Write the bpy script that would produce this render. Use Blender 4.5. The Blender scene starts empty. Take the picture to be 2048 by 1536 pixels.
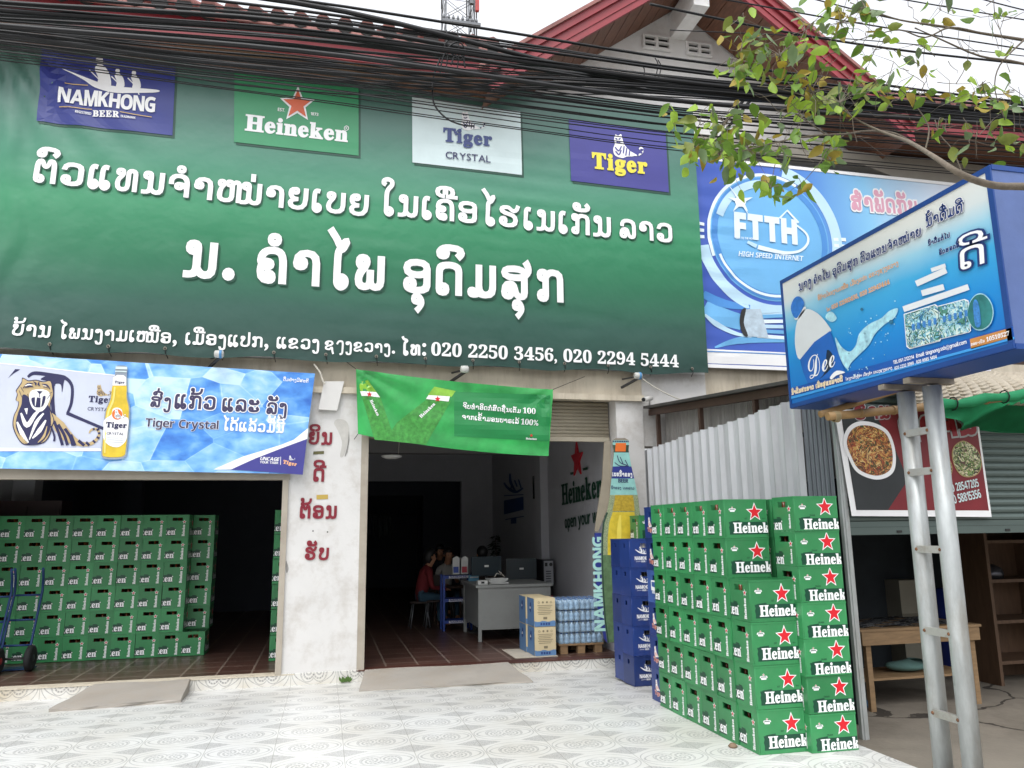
import bpy, bmesh, math, random
from mathutils import Vector, Matrix
from mathutils.geometry import tessellate_polygon
from mathutils import noise as mnoise
R = math.radians
C = bpy.context.scene.collection
random.seed(7)

# ------------------------------------------------------------------ camera
CF, CYAW, CPIT, CROL, CD, CH = 1562.185, 0.234576, 0.186431, -0.013506, 10.1001, 1.7567
_f = Vector((math.sin(CYAW)*math.cos(CPIT), math.cos(CYAW)*math.cos(CPIT), math.sin(CPIT)))
_r = Vector((math.cos(CYAW), -math.sin(CYAW), 0)); _u = _r.cross(_f)
CR = math.cos(CROL)*_r + math.sin(CROL)*_u
CU = -math.sin(CROL)*_r + math.cos(CROL)*_u
CFW = _f
CPOS = Vector((0, -CD, CH))
cam = bpy.data.cameras.new('camera'); cam.sensor_width = 36; cam.sensor_fit = 'HORIZONTAL'
cam.lens = CF/2048*36; cam.clip_start = 0.05; cam.clip_end = 600
camo = bpy.data.objects.new('camera', cam); C.objects.link(camo)
M = Matrix((CR, CU, -CFW)).transposed().to_4x4(); M.translation = CPOS
camo.matrix_world = M
bpy.context.scene.camera = camo

# ------------------------------------------------------------------ world, sun, exposure
SUN_EL, SUN_AZ = R(58), R(205)      # azimuth from +Y clockwise: behind the camera
w = bpy.data.worlds.new('World'); bpy.context.scene.world = w; w.use_nodes = True
nt = w.node_tree; nt.nodes.clear()
sky = nt.nodes.new('ShaderNodeTexSky'); sky.sky_type = 'NISHITA'; sky.sun_disc = False
sky.sun_elevation = SUN_EL; sky.sun_rotation = SUN_AZ
sky.air_density = 1.0; sky.dust_density = 2.0; sky.ozone_density = 1.0
hs = nt.nodes.new('ShaderNodeHueSaturation'); hs.inputs['Saturation'].default_value = 0.10
tc = nt.nodes.new('ShaderNodeTexCoord'); cn = nt.nodes.new('ShaderNodeTexNoise')
cn.inputs['Scale'].default_value = 3.2; cn.inputs['Detail'].default_value = 5; cn.inputs['Roughness'].default_value = .5
cr = nt.nodes.new('ShaderNodeValToRGB')
cr.color_ramp.elements[0].position = .3; cr.color_ramp.elements[0].color = (2.2, 2.25, 2.35, 1)
cr.color_ramp.elements[1].position = .62; cr.color_ramp.elements[1].color = (2.7, 2.7, 2.7, 1)
mx = nt.nodes.new('ShaderNodeMix'); mx.data_type = 'RGBA'; mx.blend_type = 'MULTIPLY'; mx.inputs[0].default_value = 1
bg = nt.nodes.new('ShaderNodeBackground'); bg.inputs[1].default_value = 0.15
wo = nt.nodes.new('ShaderNodeOutputWorld')
nt.links.new(sky.outputs[0], hs.inputs['Color']); nt.links.new(tc.outputs['Generated'], cn.inputs['Vector'])
nt.links.new(cn.outputs[0], cr.inputs[0]); nt.links.new(hs.outputs[0], mx.inputs[6]); nt.links.new(cr.outputs[0], mx.inputs[7])
sep = nt.nodes.new('ShaderNodeSeparateXYZ'); nt.links.new(tc.outputs['Generated'], sep.inputs[0])
mr = nt.nodes.new('ShaderNodeMapRange'); mr.inputs[1].default_value = .06; mr.inputs[2].default_value = .62; mr.inputs[3].default_value = .27; mr.inputs[4].default_value = 1.3
nt.links.new(sep.outputs[2], mr.inputs[0])          # an overcast sky is about three times brighter overhead than at the horizon
m9 = nt.nodes.new('ShaderNodeMix'); m9.data_type = 'RGBA'; m9.blend_type = 'MULTIPLY'; m9.inputs[0].default_value = 1
nt.links.new(mx.outputs[2], m9.inputs[6]); nt.links.new(mr.outputs[0], m9.inputs[7])
nt.links.new(m9.outputs[2], bg.inputs[0]); nt.links.new(bg.outputs[0], wo.inputs[0])
sl = bpy.data.lights.new('sun', 'SUN'); sl.energy = 0.7; sl.angle = R(25); sl.color = (1, .97, .92)
so = bpy.data.objects.new('sun', sl); C.objects.link(so); so.location = (-4, -14, 14)
sd = Vector((math.sin(SUN_AZ)*math.cos(SUN_EL), math.cos(SUN_AZ)*math.cos(SUN_EL), math.sin(SUN_EL)))
so.rotation_euler = (-sd).to_track_quat('-Z', 'Y').to_euler()
vs = bpy.context.scene.view_settings
bpy.context.scene.display_settings.display_device = 'sRGB'
vs.view_transform = 'Standard'; vs.look = 'None'; vs.gamma = 1; vs.exposure = -0.1
cy = bpy.context.scene.cycles
cy.use_denoising = True; cy.max_bounces = 8; cy.diffuse_bounces = 4; cy.sample_clamp_indirect = 6

# ------------------------------------------------------------------ helpers
def lin(h):
    h = h.lstrip('#'); o = []
    for i in (0, 2, 4):
        c = int(h[i:i+2], 16)/255
        o.append(c/12.92 if c <= .04045 else ((c+.055)/1.055)**2.4)
    return o
def at(px, py, ax, val):
    d = CFW + CR*((px-1024)/CF) - CU*((py-768)/CF)
    t = (val-CPOS[ax])/d[ax]
    return CPOS + d*t
MATS = {}
def mat(name, col, rough=.6, metal=0, var=.12, vs=3.0, bump=0, bs=40, spec=.5, stretch=None, dirt=None, dscale=1.2, damt=.5,
        transl=0, coat=0, trans=0, alpha=1):
    if name in MATS: return MATS[name]
    m = bpy.data.materials.new(name); m.use_nodes = True; n = m.node_tree; L = n.links
    b = n.nodes['Principled BSDF']
    b.inputs['Roughness'].default_value = rough; b.inputs['Metallic'].default_value = metal
    b.inputs['Specular IOR Level'].default_value = spec
    if coat: b.inputs['Coat Weight'].default_value = coat
    if trans: b.inputs['Transmission Weight'].default_value = trans
    if alpha < 1: b.inputs['Alpha'].default_value = alpha
    c = lin(col) if isinstance(col, str) else list(col)
    t = n.nodes.new('ShaderNodeTexCoord'); src = t.outputs['Object']
    if stretch:
        mp = n.nodes.new('ShaderNodeMapping'); mp.inputs['Scale'].default_value = stretch
        L.new(src, mp.inputs[0]); src = mp.outputs[0]
    nz = n.nodes.new('ShaderNodeTexNoise'); nz.inputs['Scale'].default_value = vs; nz.inputs['Detail'].default_value = 6
    nz.inputs['Roughness'].default_value = .6
    L.new(src, nz.inputs['Vector'])
    rp = n.nodes.new('ShaderNodeValToRGB'); e = rp.color_ramp.elements
    e[0].position = .28; e[0].color = [x*(1-var) for x in c]+[1]
    e[1].position = .72; e[1].color = [min(1, x*(1+var)) for x in c]+[1]
    L.new(nz.outputs[0], rp.inputs[0]); out = rp.outputs[0]
    if dirt:
        n2 = n.nodes.new('ShaderNodeTexNoise'); n2.inputs['Scale'].default_value = dscale; n2.inputs['Detail'].default_value = 8
        n2.inputs['Roughness'].default_value = .7
        L.new(src, n2.inputs['Vector'])
        r2 = n.nodes.new('ShaderNodeValToRGB'); r2.color_ramp.elements[0].position = .48; r2.color_ramp.elements[1].position = .72
        r2.color_ramp.elements[1].color = (damt, damt, damt, 1)
        L.new(n2.outputs[0], r2.inputs[0])
        mm = n.nodes.new('ShaderNodeMix'); mm.data_type = 'RGBA'
        L.new(r2.outputs[0], mm.inputs[0]); L.new(out, mm.inputs[6]); mm.inputs[7].default_value = lin(dirt)+[1]
        out = mm.outputs[2]
    L.new(out, b.inputs['Base Color'])
    if bump:
        n3 = n.nodes.new('ShaderNodeTexNoise'); n3.inputs['Scale'].default_value = bs; n3.inputs['Detail'].default_value = 4
        L.new(src, n3.inputs['Vector'])
        bp = n.nodes.new('ShaderNodeBump'); bp.inputs['Strength'].default_value = bump; bp.inputs['Distance'].default_value = .01
        L.new(n3.outputs[0], bp.inputs['Height']); L.new(bp.outputs[0], b.inputs['Normal'])
    if transl:
        tr = n.nodes.new('ShaderNodeBsdfTranslucent'); ms = n.nodes.new('ShaderNodeMixShader'); ms.inputs[0].default_value = transl
        L.new(out, tr.inputs[0]); L.new(b.outputs[0], ms.inputs[1]); L.new(tr.outputs[0], ms.inputs[2])
        L.new(ms.outputs[0], n.nodes['Material Output'].inputs[0])
    MATS[name] = m
    return m
def ramp_mat(name, stops, axis='Z', coord='Generated', rough=.4, noise_amt=.1, nscale=2.0, spec=.5, bump=.0, bscale=3, transl=0):
    """a printed colour gradient along one axis of the sheet"""
    m = bpy.data.materials.new(name); m.use_nodes = True; n = m.node_tree; L = n.links; b = n.nodes['Principled BSDF']
    b.inputs['Roughness'].default_value = rough; b.inputs['Specular IOR Level'].default_value = spec
    t = n.nodes.new('ShaderNodeTexCoord'); sp = n.nodes.new('ShaderNodeSeparateXYZ'); L.new(t.outputs[coord], sp.inputs[0])
    nz = n.nodes.new('ShaderNodeTexNoise'); nz.inputs['Scale'].default_value = nscale; nz.inputs['Detail'].default_value = 5
    L.new(t.outputs['Object'], nz.inputs['Vector'])
    ma = n.nodes.new('ShaderNodeMath'); ma.operation = 'MULTIPLY_ADD'; ma.inputs[1].default_value = noise_amt
    L.new(nz.outputs[0], ma.inputs[0])
    L.new(sp.outputs[axis], ma.inputs[2])
    mb = n.nodes.new('ShaderNodeMath'); mb.operation = 'SUBTRACT'; mb.inputs[1].default_value = noise_amt*.5
    L.new(ma.outputs[0], mb.inputs[0])
    rp = n.nodes.new('ShaderNodeValToRGB'); cr = rp.color_ramp
    while len(cr.elements) < len(stops): cr.elements.new(.5)
    for e, (p, c) in zip(cr.elements, stops): e.position = p; e.color = lin(c)+[1]
    L.new(mb.outputs[0], rp.inputs[0]); L.new(rp.outputs[0], b.inputs['Base Color'])
    if bump:
        n3 = n.nodes.new('ShaderNodeTexNoise'); n3.inputs['Scale'].default_value = bscale; n3.inputs['Detail'].default_value = 3
        L.new(t.outputs['Object'], n3.inputs['Vector'])
        bp = n.nodes.new('ShaderNodeBump'); bp.inputs['Strength'].default_value = bump; bp.inputs['Distance'].default_value = .05
        L.new(n3.outputs[0], bp.inputs['Height']); L.new(bp.outputs[0], b.inputs['Normal'])
    if transl:
        tr = n.nodes.new('ShaderNodeBsdfTranslucent'); ms = n.nodes.new('ShaderNodeMixShader'); ms.inputs[0].default_value = transl
        L.new(rp.outputs[0], tr.inputs[0]); L.new(b.outputs[0], ms.inputs[1]); L.new(tr.outputs[0], ms.inputs[2])
        L.new(ms.outputs[0], n.nodes['Material Output'].inputs[0])
    return m
OFF = {}
def tag(o, label, cat, group=None):
    o['label'] = label; o['category'] = cat
    if group: o['group'] = group
    return o
def thing(name, label, cat, loc=(0, 0, 0), group=None):
    o = bpy.data.objects.new(name, None); C.objects.link(o); o.location = loc; o.empty_display_size = .1
    OFF[o] = Vector(loc); tag(o, label, cat, group); return o
def dup(root, loc, rz=0, label=None, group=None):
    r = root.copy(); C.objects.link(r); r.location = loc; r.rotation_euler = (0, 0, rz)
    if label: r['label'] = label
    if group: r['group'] = group
    for ch in list(root.children):
        c = ch.copy(); C.objects.link(c); c.parent = r
        for g in list(ch.children):
            d = g.copy(); C.objects.link(d); d.parent = c
    return r
class MB:
    def __init__(s): s.bm = bmesh.new(); s.mats = []
    def mi(s, m):
        if m not in s.mats: s.mats.append(m)
        return s.mats.index(m)
    def box(s, c, size, m, rz=0, rot=None):
        hx, hy, hz = size[0]/2, size[1]/2, size[2]/2; c = Vector(c)
        Mx = rot if rot else Matrix.Rotation(rz, 3, 'Z')
        v = [s.bm.verts.new(c+Mx@Vector((x*hx, y*hy, z*hz))) for x in (-1, 1) for y in (-1, 1) for z in (-1, 1)]
        i = s.mi(m)
        for f in ((0, 1, 3, 2), (4, 6, 7, 5), (0, 4, 5, 1), (2, 3, 7, 6), (0, 2, 6, 4), (1, 5, 7, 3)):
            s.bm.faces.new([v[k] for k in f]).material_index = i
        return s
    def b2(s, a, b, m):
        return s.box([(p+q)/2 for p, q in zip(a, b)], [abs(q-p) for p, q in zip(a, b)], m)
    def face(s, pts, m):
        f = s.bm.faces.new([s.bm.verts.new(p) for p in pts]); f.material_index = s.mi(m); return s
    def bar(s, p0, p1, wd, th, m, up=(0, 0, 1)):
        p0, p1 = Vector(p0), Vector(p1); d = p1-p0; z = d.normalized(); x = Vector(up).cross(z)
        if x.length < 1e-3: x = Vector((1, 0, 0)).cross(z)
        x.normalize(); y = z.cross(x)
        return s.box((p0+p1)/2, (wd, th, d.length), m, rot=Matrix((x, y, z)).transposed())
    def tube(s, path, r, m, seg=8, caps=True):
        i = s.mi(m); path = [Vector(p) for p in path]; rings = []; ref = None
        for k, p in enumerate(path):
            t = (path[min(k+1, len(path)-1)]-path[max(k-1, 0)]).normalized()
            if ref is None:
                ref = Vector((0, 0, 1)) if abs(t.z) < .9 else Vector((1, 0, 0))
            x = (ref - t*ref.dot(t)); x.normalize(); ref = x; y = t.cross(x)
            rr = r[k] if isinstance(r, (list, tuple)) else r
            rings.append([s.bm.verts.new(p+(x*math.cos(a)+y*math.sin(a))*rr) for a in [2*math.pi*q/seg for q in range(seg)]])
        for a, b in zip(rings, rings[1:]):
            for q in range(seg):
                f = s.bm.faces.new((a[q], a[(q+1) % seg], b[(q+1) % seg], b[q])); f.material_index = i; f.smooth = True
        if caps:
            for rg in (rings[0], rings[-1]):
                f = s.bm.faces.new(rg); f.material_index = i
        return s
    def lathe(s, prof, c, m, seg=16, axis='Z', smooth=True):
        i = s.mi(m); c = Vector(c); rings = []
        for (r, h) in prof:
            rg = []
            for q in range(seg):
                a = 2*math.pi*q/seg; x, y = r*math.cos(a), r*math.sin(a)
                p = {'Z': (x, y, h), 'X': (h, x, y), 'Y': (x, h, y)}[axis]
                rg.append(s.bm.verts.new(c+Vector(p)))
            rings.append(rg)
        for a, b in zip(rings, rings[1:]):
            for q in range(seg):
                f = s.bm.faces.new((a[q], a[(q+1) % seg], b[(q+1) % seg], b[q])); f.material_index = i; f.smooth = smooth
        for rg in (rings[0], rings[-1]):
            try: s.bm.faces.new(rg).material_index = i
            except ValueError: pass
        return s
    def prism(s, pts, d, m):
        """closed outline of 3-D points pushed along vector d"""
        i = s.mi(m); d = Vector(d); pts = [Vector(p) for p in pts]
        a = [s.bm.verts.new(p) for p in pts]; b = [s.bm.verts.new(p+d) for p in pts]
        for t in tessellate_polygon([pts]):
            s.bm.faces.new([a[k] for k in t]).material_index = i
            s.bm.faces.new([b[k] for k in reversed(t)]).material_index = i
        n = len(pts)
        for k in range(n):
            s.bm.faces.new((a[k], a[(k+1) % n], b[(k+1) % n], b[k])).material_index = i
        return s
    def grid(s, fn, nu, nv, m, smooth=True):
        i = s.mi(m); V = [[s.bm.verts.new(fn(a/nu, b/nv)) for b in range(nv+1)] for a in range(nu+1)]
        for a in range(nu):
            for b in range(nv):
                f = s.bm.faces.new((V[a][b], V[a+1][b], V[a+1][b+1], V[a][b+1])); f.material_index = i; f.smooth = smooth
        return s
    def build(s, name, parent=None, bevel=0, kind=None, solid=0):
        if solid:
            bmesh.ops.solidify(s.bm, geom=s.bm.faces[:], thickness=solid)
        if bevel:
            es = [e for e in s.bm.edges if len(e.link_faces) == 2 and e.calc_face_angle(0) > .5]
            bmesh.ops.bevel(s.bm, geom=es, offset=bevel, segments=1, affect='EDGES', clamp_overlap=True)
        bmesh.ops.recalc_face_normals(s.bm, faces=s.bm.faces[:])
        if parent is not None and OFF.get(parent, Vector()).length > 0:
            bmesh.ops.translate(s.bm, verts=s.bm.verts[:], vec=-OFF[parent])
        me = bpy.data.meshes.new(name); s.bm.to_mesh(me); s.bm.free()
        for m in s.mats: me.materials.append(m)
        o = bpy.data.objects.new(name, me); C.objects.link(o)
        if parent is not None: o.parent = parent; OFF[o] = OFF.get(parent, Vector())
        if kind: o['kind'] = kind
        return o
def spline(pts, closed=True, n=6):
    P = [Vector((p[0], p[1])) for p in pts]; N = len(P); out = []
    for k in range(N if closed else N-1):
        g = (lambda i: P[i % N]) if closed else (lambda i: P[max(0, min(N-1, i))])
        p0, p1, p2, p3 = g(k-1), g(k), g(k+1), g(k+2)
        for j in range(n):
            t = j/n
            out.append(.5*((2*p1)+(p2-p0)*t+(2*p0-5*p1+4*p2-p3)*t*t+(3*p1-p0-3*p2+p3)*t**3))
    if not closed: out.append(P[-1])
    return [(q.x, q.y) for q in out]
def zm(ox, oy, s, pts):
    return [(ox+x/s, oy+y/s) for x, y in pts]

# ------------------------------------------------------------------ lettering
FONTDIR = bpy.utils.resource_path('LOCAL')+'/datafiles/fonts/'
try: LAOFONT = bpy.data.fonts.load(FONTDIR+'DejaVuSansMono.woff2')
except Exception: LAOFONT = None
GL = {}
def embolden(vv, ff, off):
    """push every outline point outwards; the faces stay as they are"""
    key = {}; pts = []; mp = []
    for p in vv:
        q = (round(p[0], 5), round(p[1], 5))
        if q not in key: key[q] = len(pts); pts.append(Vector(p))
        mp.append(key[q])
    F = []; cnt = {}
    for f in ff:
        g = [mp[k] for k in f]; g = [x for i, x in enumerate(g) if x != g[i-1]]
        if len(g) < 3: continue
        ar = sum(pts[g[i]].x*pts[g[(i+1) % len(g)]].y-pts[g[(i+1) % len(g)]].x*pts[g[i]].y for i in range(len(g)))
        if ar < 0: g.reverse()
        F.append(g)
        for i in range(len(g)): cnt[(g[i], g[(i+1) % len(g)])] = 1
    nrm = {}
    for (i, j) in cnt:
        if (j, i) in cnt: continue
        d = pts[j]-pts[i]
        if d.length < 1e-9: continue
        d.normalize(); nn = Vector((d.y, -d.x)); nrm.setdefault(i, []).append(nn); nrm.setdefault(j, []).append(nn)
    out = []
    for i, p in enumerate(pts):
        L = nrm.get(i)
        if L and off:
            v = sum(L, Vector((0, 0)))
            if v.length > 1e-6:
                v.normalize(); c = max(.6, v.dot(L[0])); p = p+v*(off/c)
        out.append((p.x, p.y))
    return out, F
def ribbon(pts, w):
    q = [Vector(p) for p in spline(pts, False, 5)]; n = len(q); L = []; Rr = []
    for k in range(n):
        t = (q[min(k+1, n-1)]-q[max(k-1, 0)]).normalized(); nn = Vector((-t.y, t.x))*w/2
        L.append(tuple(q[k]+nn)); Rr.append(tuple(q[k]-nn))
    return L+Rr, [(n+k, n+k+1, k+1, k) for k in range(n-1)]
LOOP = [(.05, .1), (.055, .035), (.1, .0), (.15, .03), (.155, .085), (.115, .115), (.085, .085)]
HAND = {'\u0ec0': [[(.14, .385), (.085, .39), (.055, .34), (.05, .22)]+LOOP],
        '\u0ec2': [[(-.03, .68), (.015, .60), (.12, .565), (.14, .52), (.075, .47), (.05, .38), (.05, .22)]+LOOP],
        '\u0ec4': [[(-.05, .69), (.03, .58), (.08, .5), (.16, .555), (.12, .47), (.06, .42), (.05, .22)]+LOOP],
        '\u0ec3': [[(.02, .575), (-.015, .6), (-.005, .655), (.07, .68), (.14, .645), (.14, .57), (.075, .48), (.05, .38), (.05, .22)]+LOOP],
        '\u0ebd': [[(.0, .27), (.06, .38), (.18, .40), (.24, .33), (.24, .05), (.22, -.12), (.13, -.16)]]}
HAND['\u0ec1'] = HAND['\u0ec0']+[[(x+.19, y) for x, y in HAND['\u0ec0'][0]]]
def glyph(ch, style, off):
    key = (ch, style, round(off, 3))
    if key in GL: return GL[key]
    if off:
        vv, ff, _, _ = glyph(ch, style, 0); vv, ff = embolden(vv, ff, off)
        xs = [v[0] for v in vv] or [0]; GL[key] = (vv, ff, min(xs), max(xs)); return GL[key]
    if ch in HAND:
        vv, ff = [], []
        for L in HAND[ch]:
            v, f = ribbon(L, .06); k = len(vv); vv += v; ff += [tuple(i+k for i in q) for q in f]
        xs = [v[0] for v in vv]; GL[key] = (vv, ff, min(xs), max(xs)); return GL[key]
    cu = bpy.data.curves.new('glyph', 'FONT'); cp = ord(ch); s = ch
    lao = 0x0e80 <= cp <= 0x0eff
    if lao:
        if LAOFONT: cu.font = LAOFONT
    else:
        base = {'serif': (0x1d400, 0x1d41a, 0x1d7ce), 'sans': (0x1d5d4, 0x1d5ee, 0x1d7ec), 'ital': (0x1d63c, 0x1d656, 0x1d7ec),
                'script': (0x1d4d0, 0x1d4ea, 0)}.get(style)
        if base:
            if 'A' <= ch <= 'Z': s = chr(base[0]+cp-65)
            elif 'a' <= ch <= 'z': s = chr(base[1]+cp-97)
            elif '0' <= ch <= '9' and base[2]: s = chr(base[2]+cp-48)
    cu.body = s; cu.resolution_u = 3
    o = bpy.data.objects.new('glyph', cu); C.objects.link(o)
    dg = bpy.context.evaluated_depsgraph_get(); ev = o.evaluated_get(dg); me = ev.to_mesh()
    vv = [(v.co.x, v.co.y) for v in me.vertices]; ff = [tuple(p.vertices) for p in me.polygons]
    ev.to_mesh_clear(); bpy.data.objects.remove(o); bpy.data.curves.remove(cu)
    vv, ff = embolden(vv, ff, 0)
    xs = [v[0] for v in vv] or [0]
    GL[key] = (vv, ff, min(xs), max(xs)); return GL[key]
def run(text, style, off, base_off=None, gap=.075):
    """lay a line of text out; returns (list of (verts, faces), width)"""
    bo = off if base_off is None else base_off
    text = text.replace('\u0eb3', '\u0ecd\u0eb2').replace('\u0edc', '\u0eab\u0001\u0e99'); out = []; x = 0; pc = 0; pr = 0; up = 0
    for ch in text:
        cp = ord(ch)
        if ch == ' ': x += .3; continue
        if cp == 1: x -= .09; continue
        mark = cp == 0x0eb1 or 0x0eb4 <= cp <= 0x0ebc and cp != 0x0ebd or 0x0ec8 <= cp <= 0x0ecd
        vv, ff, a, b = glyph(ch, style, off); _, _, a0, b0 = glyph(ch, style, bo)
        if mark:
            below = cp in (0x0eb8, 0x0eb9, 0x0ebc)
            dx = pc-(a0+b0)/2; dy = 0
            if not below:
                if up: dy = .17*up
                up += 1
            out.append(([(p+dx, q+dy) for p, q in vv], ff))
        else:
            dx = x-a0; out.append(([(p+dx, q) for p, q in vv], ff))
            wd = b0-a0; pc = x+wd*.55; x += wd+gap*(1 if 0x0e80 <= cp <= 0x0eff else .75); up = 0
    return out, max(x-gap, .01)
class Art:
    """flat print collected on one sheet; fn(u, v, layer) gives the point in space, uv(px, py) the sheet position of a point"""
    def __init__(s, fn, uv=None, cell=0):
        s.fn = fn; s.uv = uv or (lambda x, y: (x, y)); s.cell = cell; s.layers = {}
    def add(s, verts, faces, m, layer):
        s.layers.setdefault(layer, []).append((verts, faces, m))
    def poly(s, pts, m, layer=1, holes=()):
        loops = [[Vector((*s.uv(*p), 0)) for p in L] for L in (pts, *holes)]
        fl = [v for L in loops for v in L]
        s.add([(v.x, v.y) for v in fl], tessellate_polygon(loops), m, layer); return s
    def sp(s, pts, m, layer=1, n=5): return s.poly(spline(pts, True, n), m, layer)
    def stroke(s, pts, wd, m, layer=1, smooth=True, closed=False):
        q = spline(pts, closed, 6) if smooth and len(pts) > 2 else list(pts)
        if closed: q = q+[q[0], q[1]]
        n = len(q); L = []; Rr = []
        for k in range(n):
            a = Vector(q[max(k-1, 0)]); b = Vector(q[min(k+1, n-1)]); t = b-a
            if t.length < 1e-9: t = Vector((1, 0))
            t.normalize(); nn = Vector((-t.y, t.x))
            ww = wd
            if isinstance(wd, (list, tuple)):
                f = k/(n-1)*(len(wd)-1); i = min(int(f), len(wd)-2); ww = wd[i]+(wd[i+1]-wd[i])*(f-i)
            p = Vector(q[k]); L.append(s.uv(*(p+nn*ww/2))); Rr.append(s.uv(*(p-nn*ww/2)))
        s.add(L+Rr, [(k, k+1, n+k+1, n+k) for k in range(n-1)], m, layer); return s
    def circ(s, c, r, m, layer=1, hole=0, ry=None, n=28):
        ry = ry or r
        o = [(c[0]+r*math.cos(2*math.pi*k/n), c[1]+ry*math.sin(2*math.pi*k/n)) for k in range(n)]
        h = [(c[0]+r*hole*math.cos(2*math.pi*k/n), c[1]+ry*hole*math.sin(2*math.pi*k/n)) for k in range(n)]
        return s.poly(o, m, layer, [h] if hole else ())
    def star(s, c, r, m, layer=1, flip=1, rot=0, inner=.42):
        return s.poly([(c[0]+(r if k % 2 == 0 else r*inner)*math.sin(rot+math.pi*k/5),
                        c[1]-flip*(r if k % 2 == 0 else r*inner)*math.cos(rot+math.pi*k/5)) for k in range(10)], m, layer)
    def text(s, txt, a, b, m, layer=2, style='serif', off=.0, outline=None, sy=1, shadow=None, clip=None, slant=0, gap=.075):
        A = Vector(s.uv(*a)); B = Vector(s.uv(*b)); d = B-A; t = d.normalized(); nn = Vector((-t.y, t.x))
        jobs = [(m, off, layer, Vector((0, 0)))]
        if outline: jobs.append((outline[0], off+outline[1], layer-.5, Vector((0, 0))))
        for mm, of, ly, sh in jobs:
            rn, W = run(txt, style, of, off, gap); k = d.length/W
            if shadow and mm is m:
                rs = [([(x+shadow[1], y-shadow[1]) for x, y in v], f) for v, f in rn]
                for v, f in rs: s.add([tuple(A+t*(x*k)+nn*(y*k*sy)) for x, y in v], f, shadow[0], ly-.6)
            for v, f in rn:
                s.add([tuple(A+t*((x+slant*y)*k)+nn*(y*k*sy)) for x, y in v], f, mm, ly)
        return s
    def build(s, name, parent=None, clip=None, step=.003):
        mb = MB()
        for ly in sorted(s.layers):
            bm = bmesh.new(); mats = []
            for verts, faces, m in s.layers[ly]:
                if m not in mats: mats.append(m)
                V = [bm.verts.new((x, y, 0)) for x, y in verts]
                for f in faces:
                    if len(set(f)) < 3: continue
                    try: bm.faces.new([V[k] for k in f]).material_index = mats.index(m)
                    except ValueError: pass
            def cut(co, no, clear=False):
                bmesh.ops.bisect_plane(bm, geom=bm.verts[:]+bm.edges[:]+bm.faces[:], plane_co=co, plane_no=no, clear_outer=clear)
            if clip:
                x0, x1, y0, y1 = clip
                cut((x0, 0, 0), (-1, 0, 0), True); cut((x1, 0, 0), (1, 0, 0), True)
                cut((0, y0, 0), (0, -1, 0), True); cut((0, y1, 0), (0, 1, 0), True)
            if s.cell and bm.verts:
                xs = [v.co.x for v in bm.verts]; ys = [v.co.y for v in bm.verts]; ce = s.cell
                k = math.ceil(min(xs)/ce)
                while k*ce < max(xs): cut((k*ce, 0, 0), (1, 0, 0)); k += 1
                k = math.ceil(min(ys)/ce)
                while k*ce < max(ys): cut((0, k*ce, 0), (0, 1, 0)); k += 1
            idx = {}
            for v in bm.verts: idx[v] = mb.bm.verts.new(s.fn(v.co.x, v.co.y, ly*step/.003))
            for f in bm.faces:
                try: mb.bm.faces.new([idx[v] for v in f.verts]).material_index = mb.mi(mats[f.material_index])
                except ValueError: pass
            bm.free()
        return mb.build(name, parent)
def face_y(y0, disp=None):
    """sheet parallel to the shop front"""
    return (lambda u, v, l: Vector((u, y0-l*.003+(disp(u, v) if disp else 0), v))), (lambda px, py: tuple(at(px, py, 1, y0).xz))
def face_x(x0):
    """sheet that faces -X; u grows towards the street"""
    return (lambda u, v, l: Vector((x0-l*.003, -u, v))), (lambda px, py: (-at(px, py, 0, x0).y, at(px, py, 0, x0).z))
ORD = ['first', 'second', 'third', 'fourth', 'fifth', 'sixth', 'seventh', 'eighth', 'ninth', 'tenth']
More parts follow.
